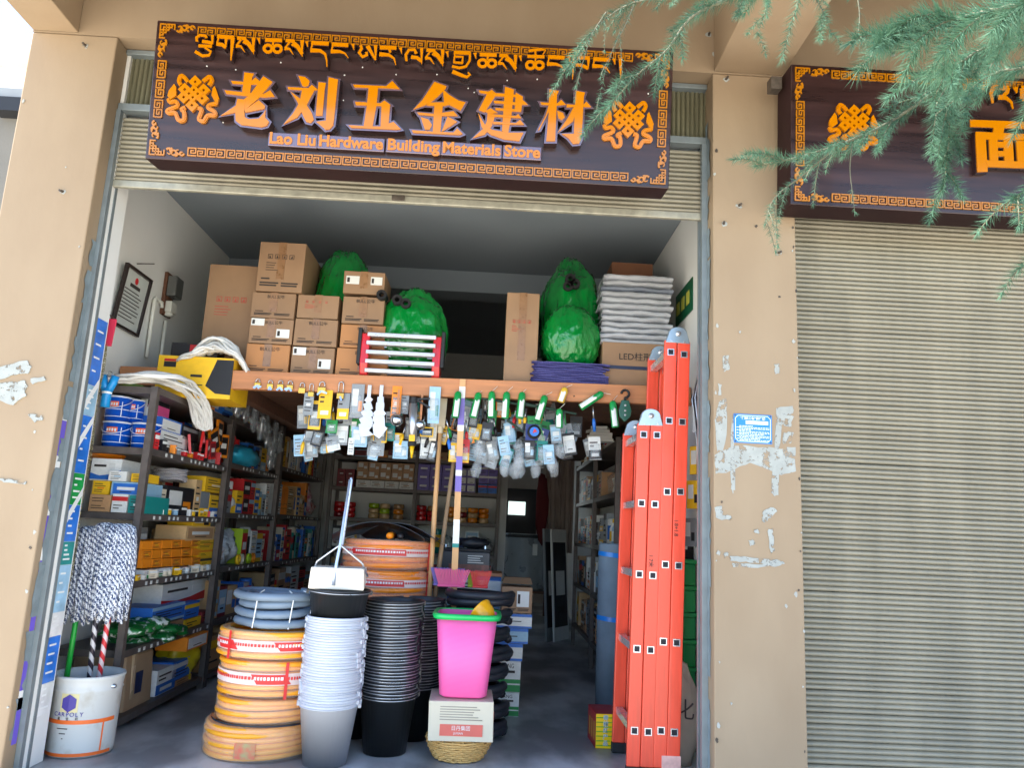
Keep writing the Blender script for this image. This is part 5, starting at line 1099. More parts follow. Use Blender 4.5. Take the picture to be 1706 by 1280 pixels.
# ================================================================ back rack and rear of the shop
BZ = [2.0, 1.76, 1.44, 1.125, .80, .48, .12]
rk = rack('dark steel rack across the back of the shop', 4.86, 5.26, (-1.66, -.78, .1), BZ, 0, 2.0, along='x'); WB = 'back rack'
rs = random.Random(3)
def bk(x0, x1, z0, h, c, st, c2, n, rows, label, dpt=.2):
    w_ = (x1-x0)/n
    for j in range(rows):
        for i in range(n): pbox(label, 'box', (x0+(i+.5)*w_, 4.85+dpt/2, z0+.001+j*(h+.001)), w_-.006, dpt, h, rs.uniform(-.02, .02), c, st, c2, label)
bk(-1.6, -1.42, BZ[2], .09, 'maroon', 'lines', 'white', 2, 2, 'maroon box on the back rack beside the brown cartons'); bk(-1.40, -.80, BZ[2]+.085, .09, 'brown', 'label', 'white', 5, 2, 'small brown carton stacked on the back rack'); bk(-1.40, -.80, BZ[2], .075, 'white', 'lines', 'brown', 4, 1, 'flat white box under the brown cartons of the back rack')
bk(-.76, -.38, BZ[2], .09, 'purple', 'panel', 'purple', 3, 3, 'purple box in the square stack on the back rack'); bk(-.34, -.15, BZ[2], .08, 'purple', 'panel', 'white', 2, 3, 'pale purple box behind the wooden handles'); bk(-.12, .08, BZ[2]+.10, .09, 'purple', 'band', 'white', 2, 2, 'purple striped box at the end of the back rack'); bk(-.12, .08, BZ[2], .09, 'blue', 'band', 'red', 2, 1, 'blue and red box at the end of the back rack')
def rolls(x0, x1, z0, cols, lab):
    n = int((x1-x0)/.115)
    for i in range(n):
        for j in range(3):
            c = rs.choice(cols); m = MB(); m.lathe([(.03, 0), (.05, .002), (.054, .012), (.054, .04), (.05, .05), (.03, .052), (.03, 0)], 20)
            o = m.build('wire_roll', [mat('roll_'+c, PAL[c], .25, var=.12, coat=.5)], None, False, True); o.location = (x0+(i+.5)*.115, 4.93, z0+.001+j*.053); tag(o, f'{c} roll of wire stacked on the back rack', 'wire roll', 'rolls of wire on the back rack')
rolls(-1.62, -1.28, BZ[3], ['maroon', 'red'], ''); rolls(-1.26, -1.02, BZ[3], ['lime', 'tan'], ''); rolls(-1.0, -.8, BZ[3], ['brown', 'orange'], ''); rolls(-.76, -.46, BZ[3], ['red', 'brown', 'red'], ''); rolls(-.45, .08, BZ[3], ['orange', 'tan', 'maroon'], '')
fill(-1.6, .06, BZ[5], .24, ['tan', 'grey', 'white', 'red', 'yellow', 'teal'], WB, 5, 37, xf=4.86, rz=0); fill(-1.6, .06, BZ[4], .26, ['black', 'grey', 'teal', 'red', 'white', 'dark blue'], WB, 4, 31, xf=4.86, rz=0); fill(-1.6, .06, BZ[1], .2, ['black', 'grey', 'maroon', 'brown'], WB, 1, 33, xf=4.86, rz=0)
# ================================================================ goods on the floor
# the pail with mops
PAILM = mat('worn_white_tin', S(206, 208, 204), .4, var=.08, sc=9, c2=S(170, 166, 154), thr=(.56, .72), bump=.15, bs=12); PORN = mat('pail_orange_band', S(240, 110, 40), .4)
PX, PY = -1.772, .44; pr, ph = .142, .335
pl = thing('paint_drum', 'large white paint drum with orange bands and a purple hexagon holding mops', 'drum', (PX, PY, .002))
MB().lathe([(.001, .004), (pr*.93, .004), (pr*.95, 0), (pr*.97, .02), (pr*1.0, ph*.80), (pr*1.03, ph*.82), (pr*1.0, ph*.84), (pr*1.03, ph*.95), (pr*1.06, ph*.97), (pr*1.05, ph), (pr*1.0, ph), (pr*.97, ph*.9), (pr*.93, .02), (.001, .02)], 48).build('body', PAILM, pl, False, True)
MB().lathe([(pr*.96, ph*.82), (.1, ph*.83), (.05, ph*.82), (.001, ph*.82)], 32).build('foil_lining', CHROME, pl, False, True)
def arcband(r0, r1, z0, z1, a0, a1, n=16, slope=0):
    m = MB(); vs = []
    for k in range(n+1):
        a = a0+(a1-a0)*k/n; dz = slope*(k/n-.5)
        vs += [(r0*math.cos(a), r0*math.sin(a), z0+dz), (r1*math.cos(a), r1*math.sin(a), z1+dz)]
    return m.add(vs, [(2*k, 2*k+2, 2*k+3, 2*k+1) for k in range(n)])
e = .0012
arcband(pr*.985+e, pr*.987+e, ph*.42, ph*.47, -3.1, -.1, 24).build('orange_band', PORN, pl, False, True); arcband(pr*.97+e, pr*.972+e, .008, ph*.065, -3.1, -.1, 24).build('orange_band', PORN, pl, False, True); arcband(pr*.975+e, pr*.985+e, ph*.07, ph*.42, -.55, -.5, 2).build('orange_band', PORN, pl, False, True)
ac = -1.60; hexm = MB()
hexm.add([((pr*.99+.0045)*math.cos(ac+.034*math.sin(k*math.pi/3)/pr), (pr*.99+.0045)*math.sin(ac+.034*math.sin(k*math.pi/3)/pr), ph*.68+.037*math.cos(k*math.pi/3)) for k in range(6)]+[((pr*.99+.005)*math.cos(ac), (pr*.99+.005)*math.sin(ac), ph*.68)], [(k, (k+1) % 6, 6) for k in range(6)]); hexm.build('hexagon_mark', mat('purple_mark', S(74, 62, 150), .4), pl, False)
arcband(pr*.99+.0016, pr*.993+.0016, ph*.565, ph*.795, ac-.27, ac+.27, 8).build('yellow_halo', mat('halo_print', S(226, 214, 160), .45), pl, False, True)
word = 'CARPOLY'
for i, ch in enumerate(word):
    a = ac+(i-3)*.132; t_ = textmesh(ch, .025, mat('purple_mark', S(74, 62, 150)), .0004); o = link('lettering', t_, pl, ((pr*.992+.0032)*math.cos(a), (pr*.992+.0032)*math.sin(a), ph*.54), (R(90), 0, a+math.pi/2))
for i, ch in enumerate('嘉宝莉'):
    a = ac+(i-1)*.27; link('lettering', textmesh(ch, .013, INK, .0004), pl, ((pr*.99+.002)*math.cos(a), (pr*.99+.002)*math.sin(a), ph*.487), (R(90), 0, a+math.pi/2))
for k in range(3):
    arcband(pr*.982+.0015, pr*.982+.0015, ph*(.36-.06*k), ph*(.372-.06*k), ac-.3+.1*k, ac+.05-.05*k, 4).build('print_line', INK, pl, False)
MB().lathe([(.012, 0), (.008, .012), (.001, .014)], 10).build('handle_lug', CHROME, pl, False, True, loc=(pr*1.0*math.cos(-.35), pr*1.0*math.sin(-.35), ph*.86), rot=(R(90), 0, -.35+R(90)))
def mop(label, px_top, py_top, px_b, py_b, Y, hm, w_, n, seed, hand=True):
    rs = random.Random(seed); A = at(px_top, py_top, Y=Y); B = at(px_b, py_b, Y=Y+.01); D = (B-A).normalized(); base = B+D*((.03-B.z)/D.z)
    o = thing('string_mop', label, 'mop', base)
    if hand: MB().tube([base, A+D*.05], .012, 10).build('handle', hm, o, True, True)
    YARN = wave('mop_yarn', S(222, 228, 236), S(62, 76, 112), 24, 'DIAGONAL', 6, .85, thr=(.46, .56), dscale=6)
    m = MB()
    for i in range(n):
        a = rs.uniform(0, 2*math.pi); r = w_*math.sqrt(rs.uniform(.1, 1)); L = .415*rs.uniform(.85, 1.05); tp = A+Vector((r*.75*math.cos(a), r*.6*math.sin(a), .02*(1-(r/w_)**2))); pts = []
        for k in range(9):
            t = k/8; s_ = min(1, t*3.2); pts.append(tp+D*L*t+Vector((r*.3*math.cos(a)*s_+.004*math.sin(t*9+i), r*.3*math.sin(a)*s_+.004*math.cos(t*8+i*1.3), .02*math.sin(t*math.pi)*(1-t))))
        m.tube([pts[0]+Vector((-.02*math.cos(a), -.015*math.sin(a), -.004))]+pts, .0068, 5)
    q = m.build('yarn', YARN, o, True, True); q['kind'] = 'stuff'
STRG = mat('green_stick', S(30, 170, 60), .35); 
def spiral(name, c1, c2):
    mt = mat(name, c1, r=.4); n = mt.node_tree.nodes; L = mt.node_tree.links
    return wave(name+'_stripe', c1, c2, 11, 'DIAGONAL', 0, .4, thr=(.45, .55))
mop('grey and white string mop on a green stick standing in the paint drum', 150, 884, 112, 1125, .47, STRG, .058, 130, 1)
mop('blue and white string mop on a black spiral stick in the paint drum', 176, 878, 150, 1120, .46, spiral('black_spiral', S(220, 216, 216), S(52, 44, 56)), .056, 110, 2)
mop('blue and white string mop on a red spiral stick beside the rack post', 203, 880, 166, 1124, .45, spiral('red_spiral', S(226, 206, 206), S(212, 48, 56)), .083, 230, 3)
# hose coils
OR1 = mat('orange_hose', S(255, 172, 36), .3, var=.06, sc=5, coat=.3, rnd=.05); OR2 = mat('deep_orange_hose', S(250, 140, 26), .28, var=.06, coat=.4); BLH = mat('blue_grey_hose', S(118, 136, 154), .4, var=.06); BKH = mat('black_hose', S(34, 38, 46), .5, var=.2)
WRAP = mat('shrink_film', S(255, 240, 225), .08, alpha=.22, bump=.9, bs=26, spec=1, rnd=0); REDP = mat('red_print', S(214, 44, 44), .4); BANDW = mat('band_paper', S(226, 206, 200), .45)
def coil(label, x, y, z0, h, Rr, rt, m_, layers=2, wrap=True, seed=0, group=None, loose=0.0, lumpy=.005, name='hose_coil', cat='hose'):
    rs = random.Random(seed); o = thing(name, label, cat, (x, y, z0), group); m = MB(); turns = max(1, int(round(h/(2*rt)))); hh = h/turns; pts = []
    for L in range(layers):
        Rl = Rr-rt-L*rt*1.9; N = 44*turns
        pts = []
        for k in range(N+1):
            a = 2*math.pi*k/44+L*1.3; t = k/44; tz = min(turns-1, max(0, t-.5)); rr = Rl+lumpy*math.sin(a*3+L+seed)+loose*rs.uniform(-1, 1)*.4
            rr += .0055*math.sin(t*2.6+seed*1.7)
            if loose: rr += loose*math.sin(t*2.3+seed)
            pts.append((rr*math.cos(a), rr*math.sin(a), rt+hh*tz*(turns-1)/max(1, turns-1)*1.0+loose*.3*math.sin(a*2+t)))
        m.tube(pts, rt*.99, 8)
    m.build('hose', m_, o, False, True)
    if wrap:
        w = MB(); pr_ = [(Rr-rt*3.5, h+.003), (Rr-rt, h+.004), (Rr+.001, h-rt*.7), (Rr+.004, h*.5), (Rr+.002, rt*.6), (Rr-rt, .0005)]
        w.lathe(pr_, 48); w.v = [(vx*(1+.006*noise.noise((vx*20, vy*20, vz*30+seed))), vy*(1+.006*noise.noise((vx*20, vy*20+5, vz*30))), vz) for vx, vy, vz in w.v]; w.build('film_wrap', WRAP, o, False, True)
    return o
HX, HY, HR = -1.02, .60, .245
zs = [0.002, .142, .262, .432]; hs = [.14, .115, .165, .125]
c1 = coil('orange hose coil with a small printed card at the bottom of the front stack', HX+.01, HY, zs[0], hs[0], .262, .0127, OR1, seed=1, group='orange hose coils')
c2 = coil('orange hose coil second from the floor in the front stack', HX+.03, HY, zs[1]+.008, hs[1]-.006, HR-.005, .0127, OR1, seed=2, group='orange hose coils')
c3 = coil('orange hose coil with a slanted red and white band third from the floor', HX+.035, HY, zs[2]+.004, hs[2]-.006, HR, .0127, OR1, seed=3, group='orange hose coils')
c4 = coil('top orange hose coil with red print and a red strap under the blue hose', HX+.03, HY, zs[3], hs[3]-.004, HR+.012, .0127, OR1, seed=4, group='orange hose coils')
arcband(.262*.97, .262*.97, .0, .008, -3.0, -.2, 24).build('black_tie', BKH, c2, False)
def banded(c, Rr, z0, z1, reds, strap, h, tilt=0):
    arcband(Rr+.0065, Rr+.0065, z0, z1, -3.0, -.15, 40).build('printed_band', BANDW, c, False, True)
    for a0, a1, skew in reds:
        m = MB(); n = 10; vs = []
        for k in range(n+1):
            a = a0+(a1-a0)*k/n; b = a+skew*(1 if k == n or skew > 0 else 1)*(1 if True else 0)
            vs += [((Rr+.0085)*math.cos(a+skew), (Rr+.0085)*math.sin(a+skew), z0+.004), ((Rr+.0085)*math.cos(a), (Rr+.0085)*math.sin(a), z1-.004)]
        m.add(vs, [(2*k, 2*k+2, 2*k+3, 2*k+1) for k in range(n)]); m.build('red_block', REDP, c, False, True)
    rs = random.Random(int(h*1e4)); m = MB(); a = -2.75
    while a < -.35:
        da = rs.uniform(.03, .06); inr = any(a0+.05 < a < a1-.05 for a0, a1, _ in reds)
        m2 = arcband(Rr+.0098, Rr+.0098, z0+(z1-z0)*.45, z0+(z1-z0)*.72, a, a+da*.8, 2); m.add(m2.v, m2.f, 0 if inr else 1); a += da+.012
    q = m.build('small_print', [WHT, REDP], c, False); q['kind'] = 'stuff'
    arcband(Rr+.0105, Rr+.0105, 0, h, strap, strap+.055, 2).build('strap', REDP, c, False, True)
banded(c4, HR+.012, .038, .085, ((-2.6, -2.1, .12), (-1.35, -.75, .12)), -2.2, hs[3]-.004); banded(c3, HR, .06, .11, ((-1.72, -1.12, .12),), -1.12, hs[2]-.006)
arcband(.269, .269, .02, .085, -1.75, -1.4, 8).build('printed_card', mat('printed_card', S(214, 190, 130), .5, var=.3, sc=40, c2=S(200, 90, 70)), c1, False, True)
o = coil('loose coil of blue grey ribbed hose on top of the orange coils', HX+.05, HY, .557, .17, .225, .0195, mat('blue_grey_hose', S(112, 140, 170)), 2, False, 6, None, .011, .014)
for a in (-1.9, -1.2, -.8):
    MB().tube([(.236*math.cos(a+.01*k), .236*math.sin(a+.01*k), .01+.15*k/6) for k in range(7)]+[(.17*math.cos(a), .17*math.sin(a), .175)], .003, 5).build('white_tie', WHT, o, False)
# rear stack
RX, RY, RR = -.555, 1.22, .255
for k in range(6):
    c = coil('deep orange hose coil in the rear stack under the steel sheets' if k > 3 else 'deep orange hose coil low in the rear stack behind the buckets', RX, RY, .002+k*.163, .16, RR, .016, OR2, 2, True, 20+k, 'rear orange hose coils')
    if k > 3: banded(c, RR, .075, .115, ((-2.3, -1.1, .02),), -.5, .15)
SH_ = mat('grey_sheet_steel', S(78, 86, 96), .35, .5, var=.2, sc=8)
def sheet(label, cx, cy, cz, L, W, bend, rz, tilt):
    m = MB(); n = 12; vs = []
    for i in range(n+1):
        t = i/n-.5
        for s_ in (-.5, .5):
            wv = W*(1-.5*abs(t)**2*2); vs.append((L*t, wv*s_, -bend*(t*2)**2)); 
    k = len(vs); vs2 = [(x, y, z-.003) for x, y, z in vs]
    m.add(vs+vs2, [(2*i, 2*i+1, 2*i+3, 2*i+2)[::-1] for i in range(n)]+[(k+2*i, k+2*i+1, k+2*i+3, k+2*i+2) for i in range(n)]+[(2*i, 2*i+2, k+2*i+2, k+2*i) for i in range(n)]+[(2*i+1, k+2*i+1, k+2*i+3, 2*i+3) for i in range(n)])
    o = m.build('shovel', SH_, None, False, True); o.location = (cx, cy, cz); o.rotation_euler = (tilt, 0, rz); tag(o, label, 'shovel', 'shovels on the rear hose stack'); return o
sheet('curved grey steel shovel on the rear hose stack, tipped to the rack side', RX-.05, RY-.12, 1.045, .5, .24, .075, R(8), R(-14)); sheet('curved grey steel shovel on the rear hose stack, tipped to the battery', RX+.1, RY-.1, 1.04, .46, .24, .07, R(-22), R(-16)); sheet('curved grey steel shovel lying under the other two', RX+.02, RY+.08, 1.035, .5, .24, .05, R(-5), R(5))
for i, c in enumerate(('orange', 'black')):
    q = at(648+i*18, 893, Y=1.0); MB().tube([(q.x, 1.02, 1.0), (q.x, 1.22, 1.005)], .018, 12).top('spray_can', f'{c} round can showing between the steel shovels', 'can', gloss(c), smooth=True)
# ---------------- bucket stacks
def bucket_meshes(key, r, h, mb_, mh, n=32):
    b = MB().lathe([(.001, .003), (r*.72, .003), (r*.73, 0), (r*.98, h-.012), (r*1.03, h-.012), (r*1.04, h), (r*.99, h+.001), (r*.965, h-.004), (r*.71, .006), (.001, .006)], n)
    hd = MB().tube([(r*1.045*math.cos(math.pi+math.pi*k/16), r*1.045*math.sin(math.pi+math.pi*k/16), h-.008-.006*math.sin(math.pi*k/16)) for k in range(17)], .0024, 5)
    ear = MB()
    for s_ in (-1, 1): ear.obox((s_*(r*1.05), 0, h-.012), (.012, .022, .018))
    return b.mesh('bucket', mb_, True), hd.mesh('wire_handle', mh, True), ear
BW = mat('white_bucket_plastic', S(196, 202, 212), .35, var=.03, rnd=.03); BBK = mat('black_bucket_plastic', S(30, 34, 38), .38, var=.12, rnd=.1); WIRE = mat('bucket_wire', S(200, 206, 212), .3, .8)
wb = bucket_meshes('w', .131, .26, BW, BW); kb = bucket_meshes('k', .138, .265, BBK, WIRE)
EARW = MB().obox((0, 0, 0), (.012, .022, .018)).mesh('ear', BW); EARK = MB().obox((0, 0, 0), (.012, .022, .018)).mesh('ear', BBK)
def stack(x, y, z0, n, pitch, ms, ear, r, h, label, group, seed, lean=(0, 0), name='bucket'):
    rs = random.Random(seed)
    for k in range(n):
        o = link(name, ms[0], None, (x+lean[0]*k+rs.uniform(-.0015, .0015), y+lean[1]*k+rs.uniform(-.0015, .0015), z0+k*pitch), (rs.uniform(-.006, .006), rs.uniform(-.006, .006), rs.uniform(-.5, .5)))
        tag(o, label, 'bucket', group); link('wire_handle', ms[1], o, (0, 0, 0), (0, 0, rs.uniform(-.2, .2)))
        for s_ in (-1, 1): link('handle_ear', ear, o, (s_*r*1.05, 0, h-.014))
a = at(563, 1030, Y=.40); b = at(546, 1200, Y=.40)
stack(-.672, .41, .002, 34, .0113, wb, EARW, .131, .26, 'white plastic bucket nested in the tall white stack', 'white bucket stack', 1)
stack(-.672, .41, .49, 1, .01, kb, EARK, .138, .265, 'single black bucket on top of the white stack under the dustpan', 'bucket on white stack', 5)
kx = at(650, 1100, Y=.60).x; stack(kx, .62, .002, 32, .0140, kb, EARK, .138, .265, 'black plastic bucket nested in the front black stack', 'front black bucket stack', 2)
kx2 = at(690, 1100, Y=.86).x; stack(kx2, .90, .002, 31, .0140, kb, EARK, .138, .265, 'black plastic bucket nested in the rear black stack by the pink bin', 'rear black bucket stack', 3)
kx3 = at(592, 1100, Y=.84).x; stack(kx3, .90, .002, 28, .0140, kb, EARK, .138, .265, 'black plastic bucket nested in the stack half hidden behind the white buckets', 'hidden black bucket stack', 4)
# dustpan
dp = thing('dustpan', 'cream dustpan with a long wire handle standing on the buckets', 'dustpan', (-.672, .33, .757), rot=(0, 0, R(4)))
CRM = mat('cream_plastic', S(232, 228, 216), .4); m = MB(); m.add([(-.125, -.02, 0), (.125, -.02, 0), (.118, .17, .02), (-.118, .17, .02), (-.118, -.03, .098), (.118, -.03, .098), (.118, .15, .098), (-.118, .15, .098)], BOXF); m.build('pan', CRM, dp, False, bev=.006)
MB().tube([(-.118, .05, .07), (-.10, .02, .12), (.0, .0, .20), (.105, .02, .12), (.132, .05, .06)], .005, 8).build('wire_bail', WIRE, dp, False, True)
MB().tube([(-.012, -.028, .02), (-.008, -.02, .11), (.0, .0, .20), (.018, .02, .50)], .0075, 8).tube([(.01, .0, .20), (.024, .02, .50), (.02, .02, .51)], .006, 8).build('handle', mat('blue_wire_handle', S(176, 192, 216), .3, .5), dp, False, True)
# ---------------- pink bin, carton, basket
bx = at(764, 1240, Y=.55).x
WICK = mat('bamboo_strip', S(206, 164, 98), .6, var=.2, sc=12, rnd=.1); bk_ = thing('bamboo_basket', 'round woven bamboo basket carrying a pale carton', 'basket', (bx, .58, .002)); prof = lambda z: .108+.045*math.sin(min(1, z/.1)*1.5)
for k in range(9):
    z_ = .008+k*.0105; r_ = prof(z_); MB().tube([((r_+.0035*(1 if (j+k) % 2 else -1))*math.cos(2*math.pi*j/40), (r_+.0035*(1 if (j+k) % 2 else -1))*math.sin(2*math.pi*j/40), z_+.001*math.sin(j*1.7+k)) for j in range(40)], .0052, 6, closed=True).build('weaver', WICK, bk_, False, True)
for j in range(20):
    a = 2*math.pi*(j+.5)/20; MB().tube([(prof(z_)*math.cos(a), prof(z_)*math.sin(a), z_) for z_ in (.004, .03, .06, .1)], .004, 5).build('stake', WICK, bk_, False, True)
MB().lathe([(.001, .004), (.11, .006)], 24).build('base', WICK, bk_, False); MB().lathe([(prof(.1)-.01, .096), (prof(.1)-.003, .1), (prof(.1)-.01, .104)], 32).build('rim', WICK, bk_, False)
PC = mat('pale_carton', S(206, 198, 176), .6, var=.06, bump=.1, bs=20); pc = thing('carton', 'pale carton with a red panel holding up the pink bin', 'carton', (bx+.003, .57, .108), None, (0, 0, R(2))); MB().box(-.148, .148, -.14, .14, 0, .172, j=.003).build('body', PC, pc, False, bev=.004)
MB().box(-.095, .1, -.1428, -.139, .022, .072).build('red_panel', mat('faded_red', S(214, 106, 92), .6), pc, False); MB().box(.1425, .1508, -.09, .09, .05, .12).build('red_side_mark', mat('faded_red', S(214, 106, 92), .6), pc, False)
text('日丹集团', .022, STICK, pc, (0, -.1432, .055), name='lettering'); text('JUXIAN', .013, STICK, pc, (-.01, -.1432, .034), name='lettering')
for k in range(6): MB().box(-.098, rnd(.05, .1), -.1424, -.139, .09+k*.011, .094+k*.011).build('print_line', mat('grey_ink', S(150, 144, 130), .7), pc, False)
pk = at(777, 1090, Y=.57); PINK = wave('pink_basket_plastic', S(246, 96, 170), S(240, 112, 180), 60, 'Z', 0, .4, bump=.15); pb = thing('waste_bin', 'tall pink plastic bin with a green rim standing on the pale carton', 'bin', (pk.x-.005, .575, .282))
H_ = .375; MB().lathe([(.001, .003), (.098, .002), (.112, .012), (.146, H_), (.143, H_), (.108, .014), (.001, .012)], 64, sq=5).build('body', PINK, pb, False, True)
GR = mat('green_rim', S(22, 178, 92), .35); MB().lathe([(.146, H_-.018), (.160, H_-.02), (.165, H_-.004), (.160, H_+.006), (.146, H_+.006), (.143, H_)], 64, sq=5).build('rim', GR, pb, False, True)
YL = mat('yellow_ladle', S(240, 176, 10), .3, coat=.3); q = at(800, 1010, Y=.56); yl = thing('water_ladle', 'yellow plastic water ladle tipped inside the pink bin', 'ladle', (q.x, .555, .652), rot=(R(-10), R(-62), R(-20)))
MB().lathe([(.001, -.075), (.04, -.066), (.065, -.035), (.074, .0), (.08, .002), (.08, .006), (.072, .006), (.062, -.03), (.037, -.06), (.001, -.068)], 32).build('bowl', YL, yl, False, True); MB().bar((-.07, 0, .0), (-.2, 0, .01), .03, .008).build('handle', YL, yl, False)
# ---------------- black coils with brooms behind the bin
ZB = at(752, 979, Y=1.02).z; KP = ZB/8
for k in range(8):
    coil('black rubber tubing coil stacked behind the pink bin', -.03+.01*math.sin(k*2), .99, .002+k*KP, KP-.004, .185, KP/4-.0005, BKH, 1, False, 40+k, 'black tubing coils', .004, .006)
def broom(label, px, pyt, pyb, Y, wt, wb_, c, z0=None):
    q = at(px, pyb, Y=Y); h = at(px, pyt, Y=Y).z-q.z; o = thing('broom_head', label, 'broom', (q.x, Y, z0 or q.z)); n = 22
    m = mat('broom_'+c, PAL[c], .35, var=.06)
    MB().box(-wb_/2, wb_/2, -.022, .022, -.001, .012).build('block', m, o, False, bev=.004)
    b = MB()
    for i in range(n):
        t = (i+.5)/n-.5
        for jy in (-.014, 0, .014): b.bar((wb_*.94*t, jy, .012), (wt*t, jy*1.5, h+rnd(-.004, .004)), wb_/n*.8, .007, (0, 1, 0))
    s_ = b.build('bristles', m, o, False); s_['kind'] = 'stuff'; return o
broom('pink broom head standing bristles up on the black tubing', 752, 947, 976, 1.02, .20, .15, 'pink', ZB+.003); broom('purple broom head behind the pink one', 745, 943, 972, 1.08, .19, .15, 'purple', ZB+.003); broom('lime green broom head between the pink and red ones', 786, 948, 972, 1.07, .05, .045, 'lime', ZB+.003); broom('red broom head beside the lime green one', 800, 948, 976, 1.03, .12, .085, 'red', ZB+.003)
# ---------------- boxes along the aisle
def stackbox(label, px0, px1, z0, h, c, st, c2, Y=1.44, depth=.26):
    a = at(px0, 1100, Y=Y); b = at(px1, 1100, Y=Y); return pbox(label, 'box', ((a.x+b.x)/2, Y+depth/2, z0+.001), b.x-a.x, depth, h-.002, rnd(-.02, .02), c, st, c2)
z1 = at(850, 1155, Y=1.44).z; z2 = at(850, 1102, Y=1.44).z; z3 = at(850, 1073, Y=1.44).z; z4 = at(850, 1047, Y=1.44).z; z5 = at(850, 1023, Y=1.44).z; z6 = at(850, 976, Y=1.44).z
b1 = stackbox('white and green carton at the floor of the aisle stack', 806, 868, 0, z1, 'white', None, 'green'); b2 = stackbox('white and green carton second in the aisle stack', 806, 868, z1, z2-z1, 'white', None, 'green')
for b_, w_ in ((b1, 'LAFANG'), (b2, 'LAFANG')):
    MB().box(-.5, .5, -.505, -.49, .02, .24).build('green_band', paper('green'), b_, False); MB().box(-.5, .5, -.505, -.49, .29, .42).build('green_band', paper('green'), b_, False)
    t_ = text(w_, .13, INK, b_, (.1, -.506, .84), name='lettering', ext=.0005); t_.scale = (.9, 1.6, 1); MB().box(-.1, .35, -.504, -.49, .62, .70).build('print_line', INK, b_, False)
stackbox('blue edged white carton low in the aisle stack', 808, 870, z2, z3-z2, 'white', 'ends', 'blue'); stackbox('blue edged white carton in the middle of the aisle stack', 808, 878, z3, z4-z3, 'pale blue', 'ends', 'blue'); stackbox('blue edged white carton jutting furthest into the aisle', 815, 884, z4, z5-z4, 'white', 'ends', 'blue')
oc = carton('open topped brown carton with a white label on the aisle stack', 834, 886, 978, 1023, 1.46, depth=.2, z0=z5, tape=False, stickers=((.2, .55, .4, .6),))
for s_ in (-1, 1): MB().add([(-.09, s_*.1, .172), (.09, s_*.1, .172), (.08, s_*.02, .205), (-.08, s_*.02, .205)], [(0, 1, 2, 3)]).add([(-.09, s_*.1, .17), (.09, s_*.1, .17), (.08, s_*.02, .203), (-.08, s_*.02, .203)], [(3, 2, 1, 0)]).build('flap', KB, oc, False)
# column with battery
zc = 0.002
for k, (h, c, c2) in enumerate(((.16, 'white', 'blue'), (.16, 'white', 'blue'), (.15, 'white', 'blue'), (.15, 'pale blue', 'blue'), (.14, 'white', 'blue'))):
    a = at(745, 1000, Y=1.8); b = at(833, 1000, Y=1.8); pbox('white carton with bright blue edges in the stack under the car battery', 'box', ((a.x+b.x)/2, 1.95, zc), b.x-a.x, .3, h, rnd(-.02, .02), c, 'ends', c2, 'blue edged cartons under the battery'); zc += h+.001
MB().box(at(728, 935, Y=1.78).x, at(838, 935, Y=1.78).x, 1.76, 2.1, zc, zc+.02).top('wooden_board', 'thin wooden board under the car battery', 'board', WOODB); zc += .021
q = at(774, 930, Y=1.8); bt = thing('car_battery', 'grey car battery with a printed label on a wooden board', 'battery', (q.x, 1.9, zc)); MB().box(-.165, .165, -.085, .085, 0, .125).build('case', mat('battery_grey', S(62, 66, 74), .4), bt, False, bev=.006); MB().box(-.168, .168, -.088, .088, .125, .145).build('cover', DARKB, bt, False, bev=.005)
MB().box(-.1, .16, -.0875, -.084, .012, .045).build('label_strip', mat('battery_label', S(120, 70, 60), .4, var=.5, sc=30), bt, False)
for k in range(4): MB().box(.02, rnd(.1, .15), -.0872, -.084, .055+k*.014, .060+k*.014).build('print_line', STICK, bt, False)
for s_ in (-1, 1): MB().lathe([(.012, 0), (.01, .02), (.001, .021)], 10).build('terminal', CHROME, bt, False, loc=(s_*.13, .0, .145))
lump((q.x+.05, 1.95, zc+.18), .1, .06, .035, 77, .4, 18, 4).top('cable_bundle', 'black cable bundle lying on the car battery', 'cable', BKH, smooth=True)
# cartons near the far end of the left aisle
zc = .002
for k, (h, wd, c) in enumerate(((.2, .34, 'brown'), (.2, .3, 'tan'), (.16, .32, 'brown'))):
    pbox(('large brown carton at the bottom behind the blue hose', 'tan carton in the middle behind the blue hose', 'brown carton on top behind the blue hose')[k], 'carton', (-1.15, 2.2, zc), wd, .3, h, rnd(-.1, .1), c, 'lines', 'brown'); zc += h+.002
zc = .002
for k, (h, wd, c) in enumerate(((.25, .3, 'brown'), (.22, .28, 'brown'), (.15, .25, 'pink'), (.14, .26, 'maroon'))):
    pbox(('brown carton at the foot of the column behind the rear hose', 'second brown carton in the column behind the rear hose', 'pinkish carton in the column behind the rear hose', 'maroon carton on top of the column behind the rear hose')[k], 'carton', (-.95, 2.75, zc), wd, .28, h, rnd(-.1, .1), c, 'lines', 'tan'); zc += h+.002
